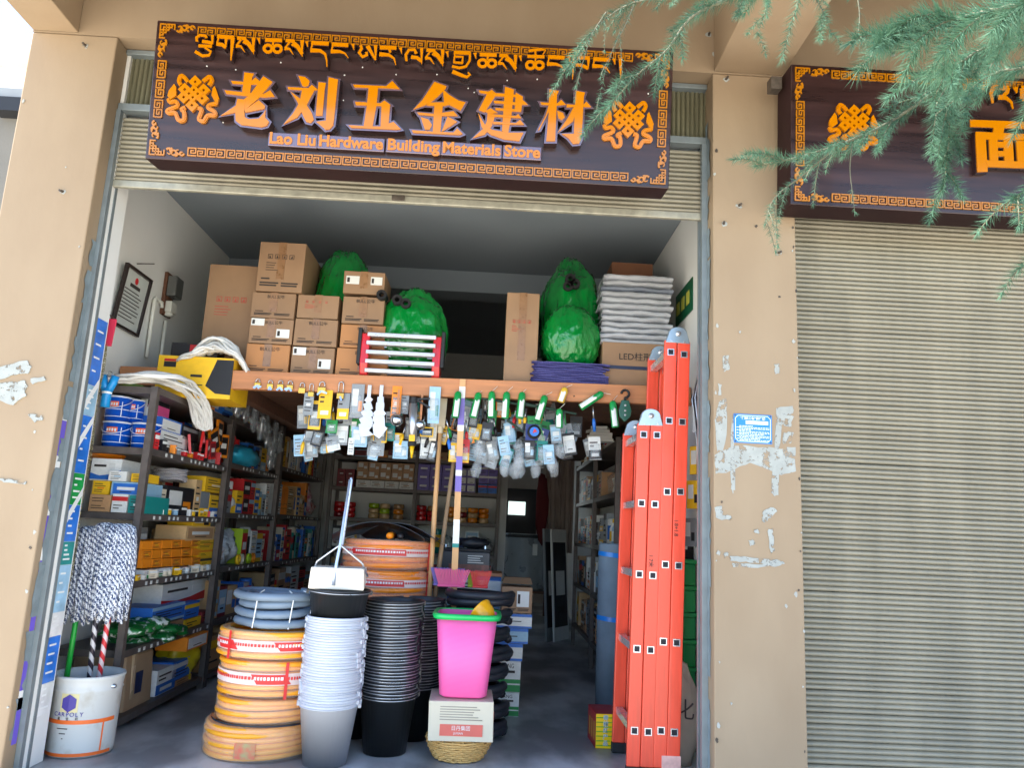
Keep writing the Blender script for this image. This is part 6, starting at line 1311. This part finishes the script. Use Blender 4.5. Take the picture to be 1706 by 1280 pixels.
# ================================================================ orange folding ladder
LOR = mat('orange_red_paint', S(244, 84, 58), .38, var=.10, sc=7, rnd=.04, coat=.2, stretch=(6, 6, .7), bump=.06, bs=30); RALU = mat('rung_aluminium', S(214, 216, 220), .25, .6); SHADEP = mat('rung_end_shade', S(26, 30, 40), .6)
YN, YFAR = .37, .77
ld = thing('folding_ladder', 'orange folding ladder standing upright beside the right pillar', 'ladder', (at(1087, 1280, Y=YN).x, .57, .002))
RAILS = [((1072, 706), (1054, 1280), [725, 839, 957, 1081, 1217]), ((1094, 706), (1077, 1280), [726, 841, 959, 1083, 1219]), ((1117, 568), (1098.5, 1280), [588, 702, 820, 941, 1069, 1217]), ((1139, 570), (1120.5, 1280), [592, 704, 820, 943, 1071, 1220])]
tops = []
for (t, b, rungs) in RAILS:
    A = at(*t, Y=YN); B = at(*b, Y=YN); D = (B-A).normalized(); E_ = A+D*((.05-A.z)/D.z)
    for Yc in (YN, YFAR):
        d = Vector((0, Yc-YN, 0)); MB().bar(E_+d, A+d, .060, .026, (0, 1, 0)).build('rail', LOR, ld, bev=.004)
        MB().bar(A+d+D*(A.z), A+d+D*(A.z-.06), .064, .03, (0, 1, 0)).build('foot', DARKB, ld, bev=.004) if False else MB().bar(Vector((E_.x-.0005, Yc, .003)), E_+d, .064, .032, (0, 1, 0)).build('foot', DARKB, ld, bev=.004)
    tops.append(A)
    for py in rungs:
        px = t[0]+(b[0]-t[0])*(py-t[1])/(b[1]-t[1]); q = at(px, py, Y=YN); s_ = .0165; w_ = .0042
        m = MB()
        for (x0, x1, z0, z1) in ((-s_, s_, -s_, -s_+w_), (-s_, s_, s_-w_, s_), (-s_, -s_+w_, -s_+w_, s_-w_), (s_-w_, s_, -s_+w_, s_-w_)): m.box(q.x+x0, q.x+x1, YN-.0165, YFAR+.0165, q.z+z0, q.z+z1)
        r_ = m.build('rung', RALU, ld); MB().box(q.x-s_+w_, q.x+s_-w_, YN-.0138, YN-.012, q.z-s_+w_, q.z+s_-w_).build('shade_plate', SHADEP, r_)  # dark plate stands in for shade inside the open rung end
for i in (0, 2):
    A, B = tops[i], tops[i+1]; c = (A+B)/2+Vector((.002, 0, .035))
    for Yc in (YN, YFAR):
        d = Vector((0, Yc-YN, 0)); hg = thing('x', 'x', 'x'); bpy.data.objects.remove(hg)
        m = MB(); n = 20; poly = [(c.x+.036*math.cos(a), c.z+.03*math.sin(a)) for a in (math.pi*k/12 for k in range(13))]+[(A.x-.032, A.z-.045), (A.x+.0, A.z-.048), (c.x-.004, A.z+.01), (c.x+.004, A.z+.01), (B.x, B.z-.048), (B.x+.032, B.z-.045)]
        poly = [(c.x+.046*math.cos(a), c.z+.036*math.sin(a)) for a in (math.pi*k/12 for k in range(13))]+[(A.x-.028, A.z-.012), (B.x+.028, B.z-.012)]
        h_ = m.prism(poly, Yc-.017, Yc+.017).build('hinge', mat('hinge_steel', S(172, 190, 200), .3, .6), ld, bev=.003)
        MB().tube([(c.x, Yc-.024, c.z), (c.x, Yc+.02, c.z)], .013, 16).build('pivot', RALU, h_, True, True)
        for x_, z_ in ((A.x, A.z-.005), (B.x, B.z-.005)): MB().tube([(x_, Yc-.021, z_), (x_, Yc, z_)], .005, 8).build('rivet', RALU, h_)
# writing scratched on the rails
text('1.8+1.8', .026, INK, ld, tuple(at(1125, 880, Y=YN)-ld.location+Vector((0, -.0145, 0))), roll=R(-90), name='pen_marks'); text('1.7米', .026, INK, ld, tuple(at(1083, 935, Y=YN)-ld.location+Vector((0, -.0145, 0))), roll=R(-90), name='pen_marks')
q0 = at(1110, 1262, Y=YN); MB().box(q0.x-.024, q0.x+.062, YN-.0152, YN-.0135, q0.z-.05, q0.z+.008).build('clear_label', mat('faded_label', S(240, 190, 180), .35, var=.2, sc=30), ld)
# ================================================================ right side of the shop
FELT = mat('grey_blue_felt', S(112, 130, 146), .85, var=.16, sc=7, bump=.4, bs=60); BTAPE = mat('blue_tape', S(30, 128, 220), .35)
q = at(1018, 1040, Y=1.55); fr = thing('felt_roll', 'upright roll of grey blue felt tied with blue tape behind the ladder', 'roll', (q.x+.01, 1.62, .002)); zt = at(1015, 907, Y=1.54).z
pts = [((.02+.0042*k)*math.cos(k*.45), (.02+.0042*k)*math.sin(k*.45)) for k in range(18)]
MB().lathe([(.03, zt-.004), (.082, zt), (.086, zt-.01), (.087, zt*.5), (.084, .0), (.001, .0)], 36).build('felt', FELT, fr, False, True)
for k in range(3): MB().lathe([(.02+.02*k, zt-.001), (.026+.02*k, zt+.002), (.032+.02*k, zt-.001)], 28).build('roll_edge', FELT, fr, False, True)
for pz in (926, 1034):
    z_ = at(1015, pz, Y=1.54).z; m = MB().lathe([(.0885, z_-.014), (.0885, z_+.014)], 36); m.v = [(x, y, z-.09*x) for x, y, z in m.v]; m.build('tape', BTAPE, fr, False, True)
# red and yellow carton
rb_ = thing('carton', 'red carton with yellow printed end standing by the ladder foot', 'carton', (.655, .94, .002), None, (0, 0, R(3))); MB().box(-.062, .062, -.11, .11, 0, .165).build('body', mat('red_carton', S(176, 34, 46), .4, var=.1), rb_, False, bev=.002)
MB().box(-.0615, .0615, -.1115, -.109, .001, .164).build('yellow_end', mat('yellow_end', S(236, 200, 20), .4), rb_, False)
for k in range(7): MB().box(-.06, rnd(.0, .06), -.1122, -.11, .012+k*.022, .017+k*.022).build('green_stripe', mat('green_stripe', S(110, 170, 40), .4), rb_, False)
for i, ch in enumerate('青稞红产品'): text(ch, .026, WHT, rb_, (-.012, -.1128, .145-i*.03), name='lettering', off=.001); text(ch, .026, mat('teal_print', S(30, 120, 140), .5), rb_, (-.012, -.1134, .145-i*.03), name='lettering')
for k in range(3): MB().box(-.0628, -.061, -.08+k*.06, -.05+k*.06, .03, .12).build('side_print', mat('gold_print', S(206, 150, 60), .4), rb_, False)
# green crates and a printed sack behind the ladder
GC = mat('green_crate', S(0, 120, 56), .4, var=.06)
for k in range(7):
    o = thing('green_crate', 'green plastic crate stacked by the right wall behind the ladder', 'crate', (.985, 1.02, .002+k*.136), 'green crates'); MB().box(-.125, .125, -.18, .18, .0, .112).build('bin', GC, o, False, bev=.006); MB().box(-.13, .13, -.185, .185, .112, .134).build('rim', GC, o, False, bev=.003)
    for j in range(4): MB().box(-.1+j*.055, -.095+j*.055, -.184, -.18, .01, .11).build('rib', GC, o, False)
m = lump((.965, .62, .2), .1, .09, .26, 91, .18, 28, 2.5); m.v = [(x, y, max(.003, z)) for x, y, z in m.v]; sk = m.top('printed_sack', 'beige sack with dark brush lettering on the floor behind the ladder', 'sack', mat('beige_sack', S(176, 164, 146), .8, var=.12, bump=.3), smooth=True)
text('大化', .1, INK, sk, (-.045, -.088, .26), rz=R(-20), name='lettering')
# right rack with mixed goods
RZ = [1.72, 1.36, .98, .60, .22]; rr = rack('dark steel rack along the right wall deep in the shop', .885, 1.095, (2.05, 3.2, 4.5), RZ, -1, 1.74); WR = 'right rack'
rs = random.Random(9); lump((.97, 3.0, RZ[2]+.07), .08, .15, .08, 96, .35, 18, 3).top('goods_bag', 'white plastic bag on the third shelf of the right rack', 'bag', mat('bag_white', PAL['white'], .3), smooth=True)
fill(2.1, 4.45, RZ[4], .3, ['brown', 'black', 'grey', 'tan'], WR, 4, 51, xf=.90, rz=R(-90), wmax=.25, dpt=(.1, .18)); fill(2.1, 4.45, RZ[3], .28, ['black', 'grey', 'white', 'maroon', 'brown'], WR, 3, 52, xf=.90, rz=R(-90), dpt=(.1, .18)); fill(2.5, 4.45, RZ[2], .26, ['grey', 'white', 'black', 'brown', 'red'], WR, 2, 53, xf=.90, rz=R(-90), dpt=(.1, .18)); fill(2.9, 4.45, RZ[1], .26, ['white', 'brown', 'black', 'grey'], WR, 1, 54, xf=.90, rz=R(-90), dpt=(.1, .18)); fill(2.6, 4.45, RZ[0], .08, ['brown', 'white', 'tan'], WR, 0, 55, xf=.90, rz=R(-90), dpt=(.1, .18))
def bottle(x, y, z, r, h, c, cap, label):
    o = thing('bottle', label, 'bottle', (x, y, z+.001), 'bottles on the right rack'); MB().lathe([(.001, 0), (r, .002), (r, h*.66), (r*.45, h*.82), (r*.4, h*.88)], 16).build('body', gloss(c), o, False, True); MB().lathe([(r*.45, h*.86), (r*.45, h), (.001, h)], 12).build('cap', gloss(cap), o, False, True); MB().lathe([(r*1.02, h*.2), (r*1.02, h*.55)], 16).build('label_band', paper('white' if c != 'white' else 'yellow'), o, False, True)
for i, (y, c, cap) in enumerate(((2.14, 'yellow', 'red'), (2.22, 'white', 'red'), (2.32, 'pale blue', 'blue'), (2.42, 'white', 'yellow'))): bottle(.93, y, RZ[2], .035, .2, c, cap, f'{c} bottle with {cap} cap on the right rack')
for i in range(4): bottle(.92, 2.55+i*.08, RZ[3], .032, .16, 'lime', 'yellow', 'lime can with yellow lid on the right rack')
lump((.97, 2.45, RZ[1]+.09), .09, .22, .10, 95, .35, 22, 3).top('clear_sack', 'clear plastic sack of white pipe fittings on the right rack', 'bag', CLEAR, smooth=True)
for i in range(14):
    y = 2.28+i*.025; MB().tube([(.94+rnd(0, .06), y, RZ[1]+.002), (.93+rnd(0, .06), y+rnd(-.02, .02), RZ[1]+.13)], .011, 8).top('pipe_fitting', 'white pipe fitting standing in the clear sack', 'pipe fitting', TUBEW, 'white pipe fittings', smooth=True)
# small things on the right wall between ladder and jamb
for i, (z_, c) in enumerate(((1.62, 'white'), (1.40, 'yellow'), (1.22, 'yellow'), (1.02, 'grey'), (.95, 'black'))):
    o = link('hanging_pack', unit_box(paper(c)), None, (1.1, .72+.06*i, z_), (0, 0, R(-60))); o.scale = (.09, .02, .15); tag(o, f'{c} pack hanging on the right wall behind the ladder', 'pack', 'packs on the right wall'); link('front_print', unit_print('label', 'black'), o)
for i in range(6):
    y = .60+i*.03; MB().tube([(1.105, y, 2.02+.05*math.sin(i)), (1.07, y+.02, 1.8), (1.09, y-.01, 1.55), (1.10, y+.02, 1.38)], .005, 6).top('wire_loop', 'loose wire hanging on the right wall by the ladder', 'wire', WIRE if i % 2 else BKH, 'wires on the right wall', smooth=True)
gs = thing('wall_sign', 'dark green notice board on the right wall above the ladder', 'sign', (1.1185, 1.14, 2.36)); MB().box(-.006, 0, -.2, .2, 0, .2).build('board', mat('dark_green_board', S(20, 92, 62), .4), gs, False, bev=.002)
for k in range(3): MB().box(-.0075, -.006, .1-.12*k, .17-.12*k, .06, .14).build('yellow_character', mat('yellow_print', S(190, 190, 80), .5), gs, False)
# goods on a shelf under the loft at right
q = at(990, 720, Y=1.9)
for i in range(5): pbox('flat white plastic part piled under the loft by the right rack', 'plastic part', (.78+rnd(-.02, .02), 2.25, RZ[0]+.004+i*.022), .2-.02*i, .12, .02, rnd(-.3, .3), 'white', None, 'white', 'flat white parts')
# ================================================================ doorway and rear room
MB().box(.16, .20, 5.28, 5.44, .002, 3.0).build('door_post', WHITEW, bd)
CUR = mat('grey_curtain', S(150, 138, 130), .85, var=.1); m = MB(); n = 40; vs = []
for i in range(n+1):
    x = .62+.34*i/n; y = 5.52+.03*math.sin(i*1.1)+.01*math.sin(i*2.7)
    for z_ in (.85, 1.3, 2.2): vs.append((x+(.05*(1-(z_-.85)/1.35) if i < n*.5 else 0), y, z_))
m.add(vs, [(3*i+k, 3*i+3+k, 3*i+4+k, 3*i+1+k) for i in range(n) for k in range(2)]).top('doorway_curtain', 'grey brown curtain gathered in the rear doorway', 'curtain', CUR, smooth=True)
lump((.60, 5.5, 1.35), .07, .04, .38, 70, .3, 18, 3).top('hanging_cloth', 'dark maroon cloth hanging beside the curtain', 'cloth', mat('maroon_cloth', S(96, 30, 34), .9), smooth=True)
q = at(878, 960, Y=6.6); tk = thing('water_tank', 'grey round metal tank standing in the rear room', 'tank', (q.x, 6.8, .35)); MB().lathe([(.001, 0), (.29, 0), (.295, .04), (.295, .62), (.3, .63), (.3, .68), (.28, .69), (.001, .69)], 36).build('body', mat('tank_grey', S(168, 174, 176), .3, .4), tk, False, True); MB().lathe([(.305, .64), (.305, .68)], 36).build('rim', DARKB, tk, False); MB().obox((.08, -.292, .5), (.06, .004, .14)).build('label', STICK, tk, False)
MB().box(q.x-.3, q.x+.3, 6.5, 7.1, .32, .348).top('low_shelf', 'low wooden shelf carrying the grey tank', 'shelf', WOODD)
for sx in (-1, 1):
    for sy in (6.53, 7.07): MB().box(q.x+sx*.27-.02, q.x+sx*.27+.02, sy-.02, sy+.02, .002, .319).top('shelf_leg', 'square wooden leg under the low shelf of the tank', 'shelf leg', WOODD, 'low shelf legs')
st = thing('wooden_stool', 'small reddish wooden stool in the rear room', 'stool', (.82, 7.9, .002)); RW = mat('reddish_wood', S(120, 66, 44), .6)
MB().box(-.2, .2, -.15, .15, .40, .43).build('seat', RW, st, False)
for sx in (-1, 1):
    for sy in (-1, 1): MB().box(sx*.17-.02, sx*.17+.02, sy*.12-.02, sy*.12+.02, 0, .4).build('leg', RW, st, False)
q = at(860, 845, Y=8.6); mo = thing('glowing_sheet', 'white sheet with an added glow on a dark cabinet in the rear room', 'white sheet', (q.x, 8.6, q.z-.12)); GLOWS = mat('sheet_added_glow', S(200, 225, 220), .3); GLOWS.node_tree.nodes['Principled BSDF'].inputs['Emission Color'].default_value = (.75, .95, .9, 1); GLOWS.node_tree.nodes['Principled BSDF'].inputs['Emission Strength'].default_value = .35
MB().box(-.12, .14, -.01, .02, 0, .2).build('panel', GLOWS, mo, False); MB().box(-.3, .32, .03, .25, -.95, .4).build('cabinet', mat('dark_cabinet', S(36, 30, 32), .5), mo, False)
q = at(962, 950, Y=4.9)
for i, (x, c) in enumerate(((.72, 'grey'), (.80, 'white'))):
    a = link('leaning_panel', unit_box(paper(c)), None, (x, 4.75+.05*i, .004), (R(-4), 0, R(60))); a.scale = (.35, .02, 1.1); tag(a, f'{c} framed panel leaning in the aisle end', 'panel'); link('front_print', unit_print('panel', 'black'), a)
# ================================================================ cedar branches
NDL = mat('cedar_needles', S(62, 95, 76), .7, var=.25, sc=9, c2=S(86, 122, 98), rnd=.1, spec=.15); TWIG = mat('cedar_twig', S(100, 98, 78), .8, var=.2, sc=40); BARK = mat('cedar_bark', S(84, 72, 62), .9, var=.3, sc=6, bump=.8, bs=14, bdist=.02)
ct_ = thing('cedar_tree', 'blue green cedar tree whose branches hang in front of the signs', 'tree', (2.35, -2.5, -.32))
MB().tube([(2.35, -2.5, -.32), (2.36, -2.48, 1.2), (2.33, -2.52, 3.0), (2.36, -2.5, 5.2), (2.34, -2.5, 7.4)], [.16, .13, .11, .08, .02], 16).build('trunk', BARK, ct_, True, True)
rs = random.Random(21)
def needle(m, p, d, L, w_):
    s_ = d.cross(Vector((rs.uniform(-1, 1), rs.uniform(-1, 1), rs.uniform(-1, 1))))
    if s_.length < 1e-4: return
    s_.normalize(); t_ = s_.cross(d)
    b = p+d*L; m.add([p+s_*w_, p-s_*w_*.5+t_*w_*.86, p-s_*w_*.5-t_*w_*.86, b], [(0, 1, 3), (1, 2, 3), (2, 0, 3)])
def along(pts, step):
    out = []
    for a, b in zip(pts[:-1], pts[1:]):
        n = max(1, int((b-a).length/step))
        for k in range(n): out.append((a+(b-a)*(k/n), (b-a).normalized()))
    out.append((pts[-1], (pts[-1]-pts[-2]).normalized())); return out
def smooth3(pts, n=5):
    out = []
    for i in range(len(pts)-1):
        p0, p1, p2, p3 = pts[max(i-1, 0)], pts[i], pts[i+1], pts[min(i+2, len(pts)-1)]
        for k in range(n):
            t = k/n; out.append(.5*((2*p1)+(p2-p0)*t+(2*p0-5*p1+4*p2-p3)*t*t+(3*p1-p0-3*p2+p3)*t**3))
    return out+[pts[-1]]
def spray(m, tw, pts, L, per, step, w_, r0, bare=0):
    S_ = along(pts, step); n = len(S_)
    tw.tube([p for p, _ in S_[::max(1, n//14)]]+[pts[-1]], [r0*(1-.75*i/16) for i in range(len(S_[::max(1, n//14)])+1)], 5)
    for i, (p, d) in enumerate(S_):
        if i < bare*n: continue
        for _ in range(per):
            q = Vector((rs.gauss(0, 1), rs.gauss(0, 1), rs.gauss(0, 1))); q = (q-d*q.dot(d)).normalized(); a = rs.uniform(.75, 1.15)
            needle(m, p+d*rs.uniform(-step, step)*.5, (d*math.cos(a)+q*math.sin(a)).normalized(), L*rs.uniform(.7, 1.1)*(1-.35*i/n), w_)
    for _ in range(10):
        d = S_[-1][1]; q = Vector((rs.gauss(0, 1), rs.gauss(0, 1), rs.gauss(0, 1))); needle(m, S_[-1][0], (d*1.6+q*.5).normalized(), L*.75, w_)
def bough(px, Ys, L, per, step, w_, r0, side, sl, droop=.6, bare=0, limb=None, sper=None):
    pts = smooth3([at(x, y, Y=yy) for (x, y), yy in zip(px, Ys)]); m = MB(); tw = MB()
    spray(m, tw, pts, L, per, step, w_, r0, bare)
    S_ = along(pts, .01); n = len(S_)
    for k in range(side):
        i = int(n*(k+rs.random())/side); p, d = S_[min(i, n-1)]; q = Vector((rs.gauss(0, 1), rs.gauss(0, 1), rs.gauss(0, .6))); q = (q-d*q.dot(d)).normalized(); dd = (d*.9+q*.8).normalized(); l = sl*rs.uniform(.5, 1.1); P_ = []
        for j in range(5):
            t = j/4; P_.append(p+dd*l*t+Vector((0, 0, -droop*l*t*t)))
        spray(m, tw, P_, L*.8, sper or per, step, w_, r0*.4)
    if limb:
        A_ = Vector(limb); B_ = pts[0]; n_ = 9
        for k in range(14):
            t = .25+.75*(k+rs.random())/14; p = A_*(1-t)+B_*t+Vector((0, 0, .2*t*(1-t))); d = (B_-A_).normalized(); q = Vector((rs.gauss(0, 1), rs.gauss(0, 1), rs.gauss(0, .6))); q = (q-d*q.dot(d)).normalized(); dd = (d*.9+q*.9).normalized(); l = .16*rs.uniform(.6, 1.1)
            spray(m, tw, [p+dd*l*j/4+Vector((0, 0, -.5*l*(j/4)**2)) for j in range(5)], L*.9, per, step*1.4, w_, r0*.4)
        spray(m, tw, [A_*(1-t)+B_*t+Vector((0, 0, .2*t*(1-t))) for t in (.35, .5, .65, .8, .95)], L, per, step*1.5, w_, r0)
    br_ = tw.build('branch', TWIG, ct_, True, True); q = m.build('needles', NDL, br_, True, False); q['kind'] = 'stuff'
    if limb: MB().tube([Vector(limb), (Vector(limb)+pts[0])/2+Vector((0, 0, .05)), pts[0], pts[1]], [.022, .012, r0*1.2, r0], 8).build('limb', BARK, ct_, True, True)
T0 = (2.35, -2.5, 2.35)
bough([(1760, -30), (1640, 90), (1560, 150), (1480, 205), (1400, 240), (1330, 262), (1262, 276)], (-1.95, -1.9, -1.85, -1.8, -1.78, -1.76, -1.74), .038, 8, .0038, .0006, .006, 26, .085, .35, limb=T0)
bough([(1400, 238), (1340, 290), (1300, 320), (1282, 345), (1275, 372)], (-1.78, -1.76, -1.75, -1.75, -1.75), .024, 5, .006, .0005, .003, 8, .06, .9)
bough([(1575, 160), (1582, 210), (1578, 260), (1572, 315)], (-1.85, -1.86, -1.86, -1.86), .040, 9, .0035, .0006, .003, 7, .06)
bough([(1420, 236), (1416, 280), (1420, 320), (1424, 352)], (-1.78, -1.78, -1.78, -1.78), .018, 3, .012, .0005, .0015, 0, .05, bare=.55)
bough([(1300, -40), (1220, -5), (1150, 30), (1110, 85), (1060, 125), (1020, 172)], (-1.9, -1.88, -1.86, -1.85, -1.84, -1.84), .038, 8, .0042, .0006, .005, 12, .07, .45, limb=(2.35, -2.5, 3.0))
bough([(1200, -30), (1100, -6), (1040, 10), (990, 50), (955, 110)], (-1.86, -1.84, -1.82, -1.82, -1.82), .032, 7, .005, .00055, .003, 8, .07, .5, limb=(2.35, -2.5, 3.0))
bough([(1060, 0), (1040, 45), (1022, 80), (1008, 120), (1000, 160)], (-1.82, -1.82, -1.82, -1.82, -1.82), .02, 4, .008, .0005, .002, 4, .06)
bough([(1010, 20), (985, 60), (972, 100), (960, 142)], (-1.82, -1.82, -1.82, -1.82), .018, 4, .008, .0005, .002, 3, .05)
bough([(1290, -20), (1275, 20), (1262, 55)], (-1.8, -1.8, -1.8), .028, 6, .006, .00055, .002, 4, .05)
bough([(1345, -25), (1372, 20), (1385, 55)], (-1.8, -1.8, -1.8), .034, 7, .006, .00055, .002, 4, .05); bough([(1425, -30), (1432, 20), (1430, 55)], (-1.8, -1.8, -1.8), .022, 4, .009, .0005, .002, 2, .04)
bough([(1800, -30), (1706, 5), (1640, 20), (1580, 35), (1520, 55), (1488, 66)], (-2.45, -2.4, -2.36, -2.33, -2.3, -2.3), .055, 11, .004, .00055, .006, 18, .08, .5, limb=(2.35, -2.5, 2.0))
bough([(1760, 40), (1700, 70), (1640, 80), (1590, 110), (1550, 130)], (-2.2, -2.16, -2.12, -2.1, -2.1), .044, 10, .0035, .0006, .005, 12, .07, .5, limb=T0)
bough([(1800, 60), (1720, 110), (1660, 120), (1600, 160), (1560, 190)], (-2.0, -1.98, -1.95, -1.92, -1.9), .042, 9, .0035, .0006, .005, 12, .075, .5, limb=T0)
bough([(1790, 240), (1740, 285), (1705, 320), (1690, 330)], (-2.2, -2.2, -2.2, -2.2), .034, 7, .005, .0006, .004, 6, .06, .5, limb=(2.35, -2.5, 2.0)); bough([(1780, 380), (1730, 420), (1700, 445)], (-2.0, -2.0, -2.0), .034, 6, .005, .0006, .003, 5, .05, .5, limb=(2.35, -2.5, 1.9))
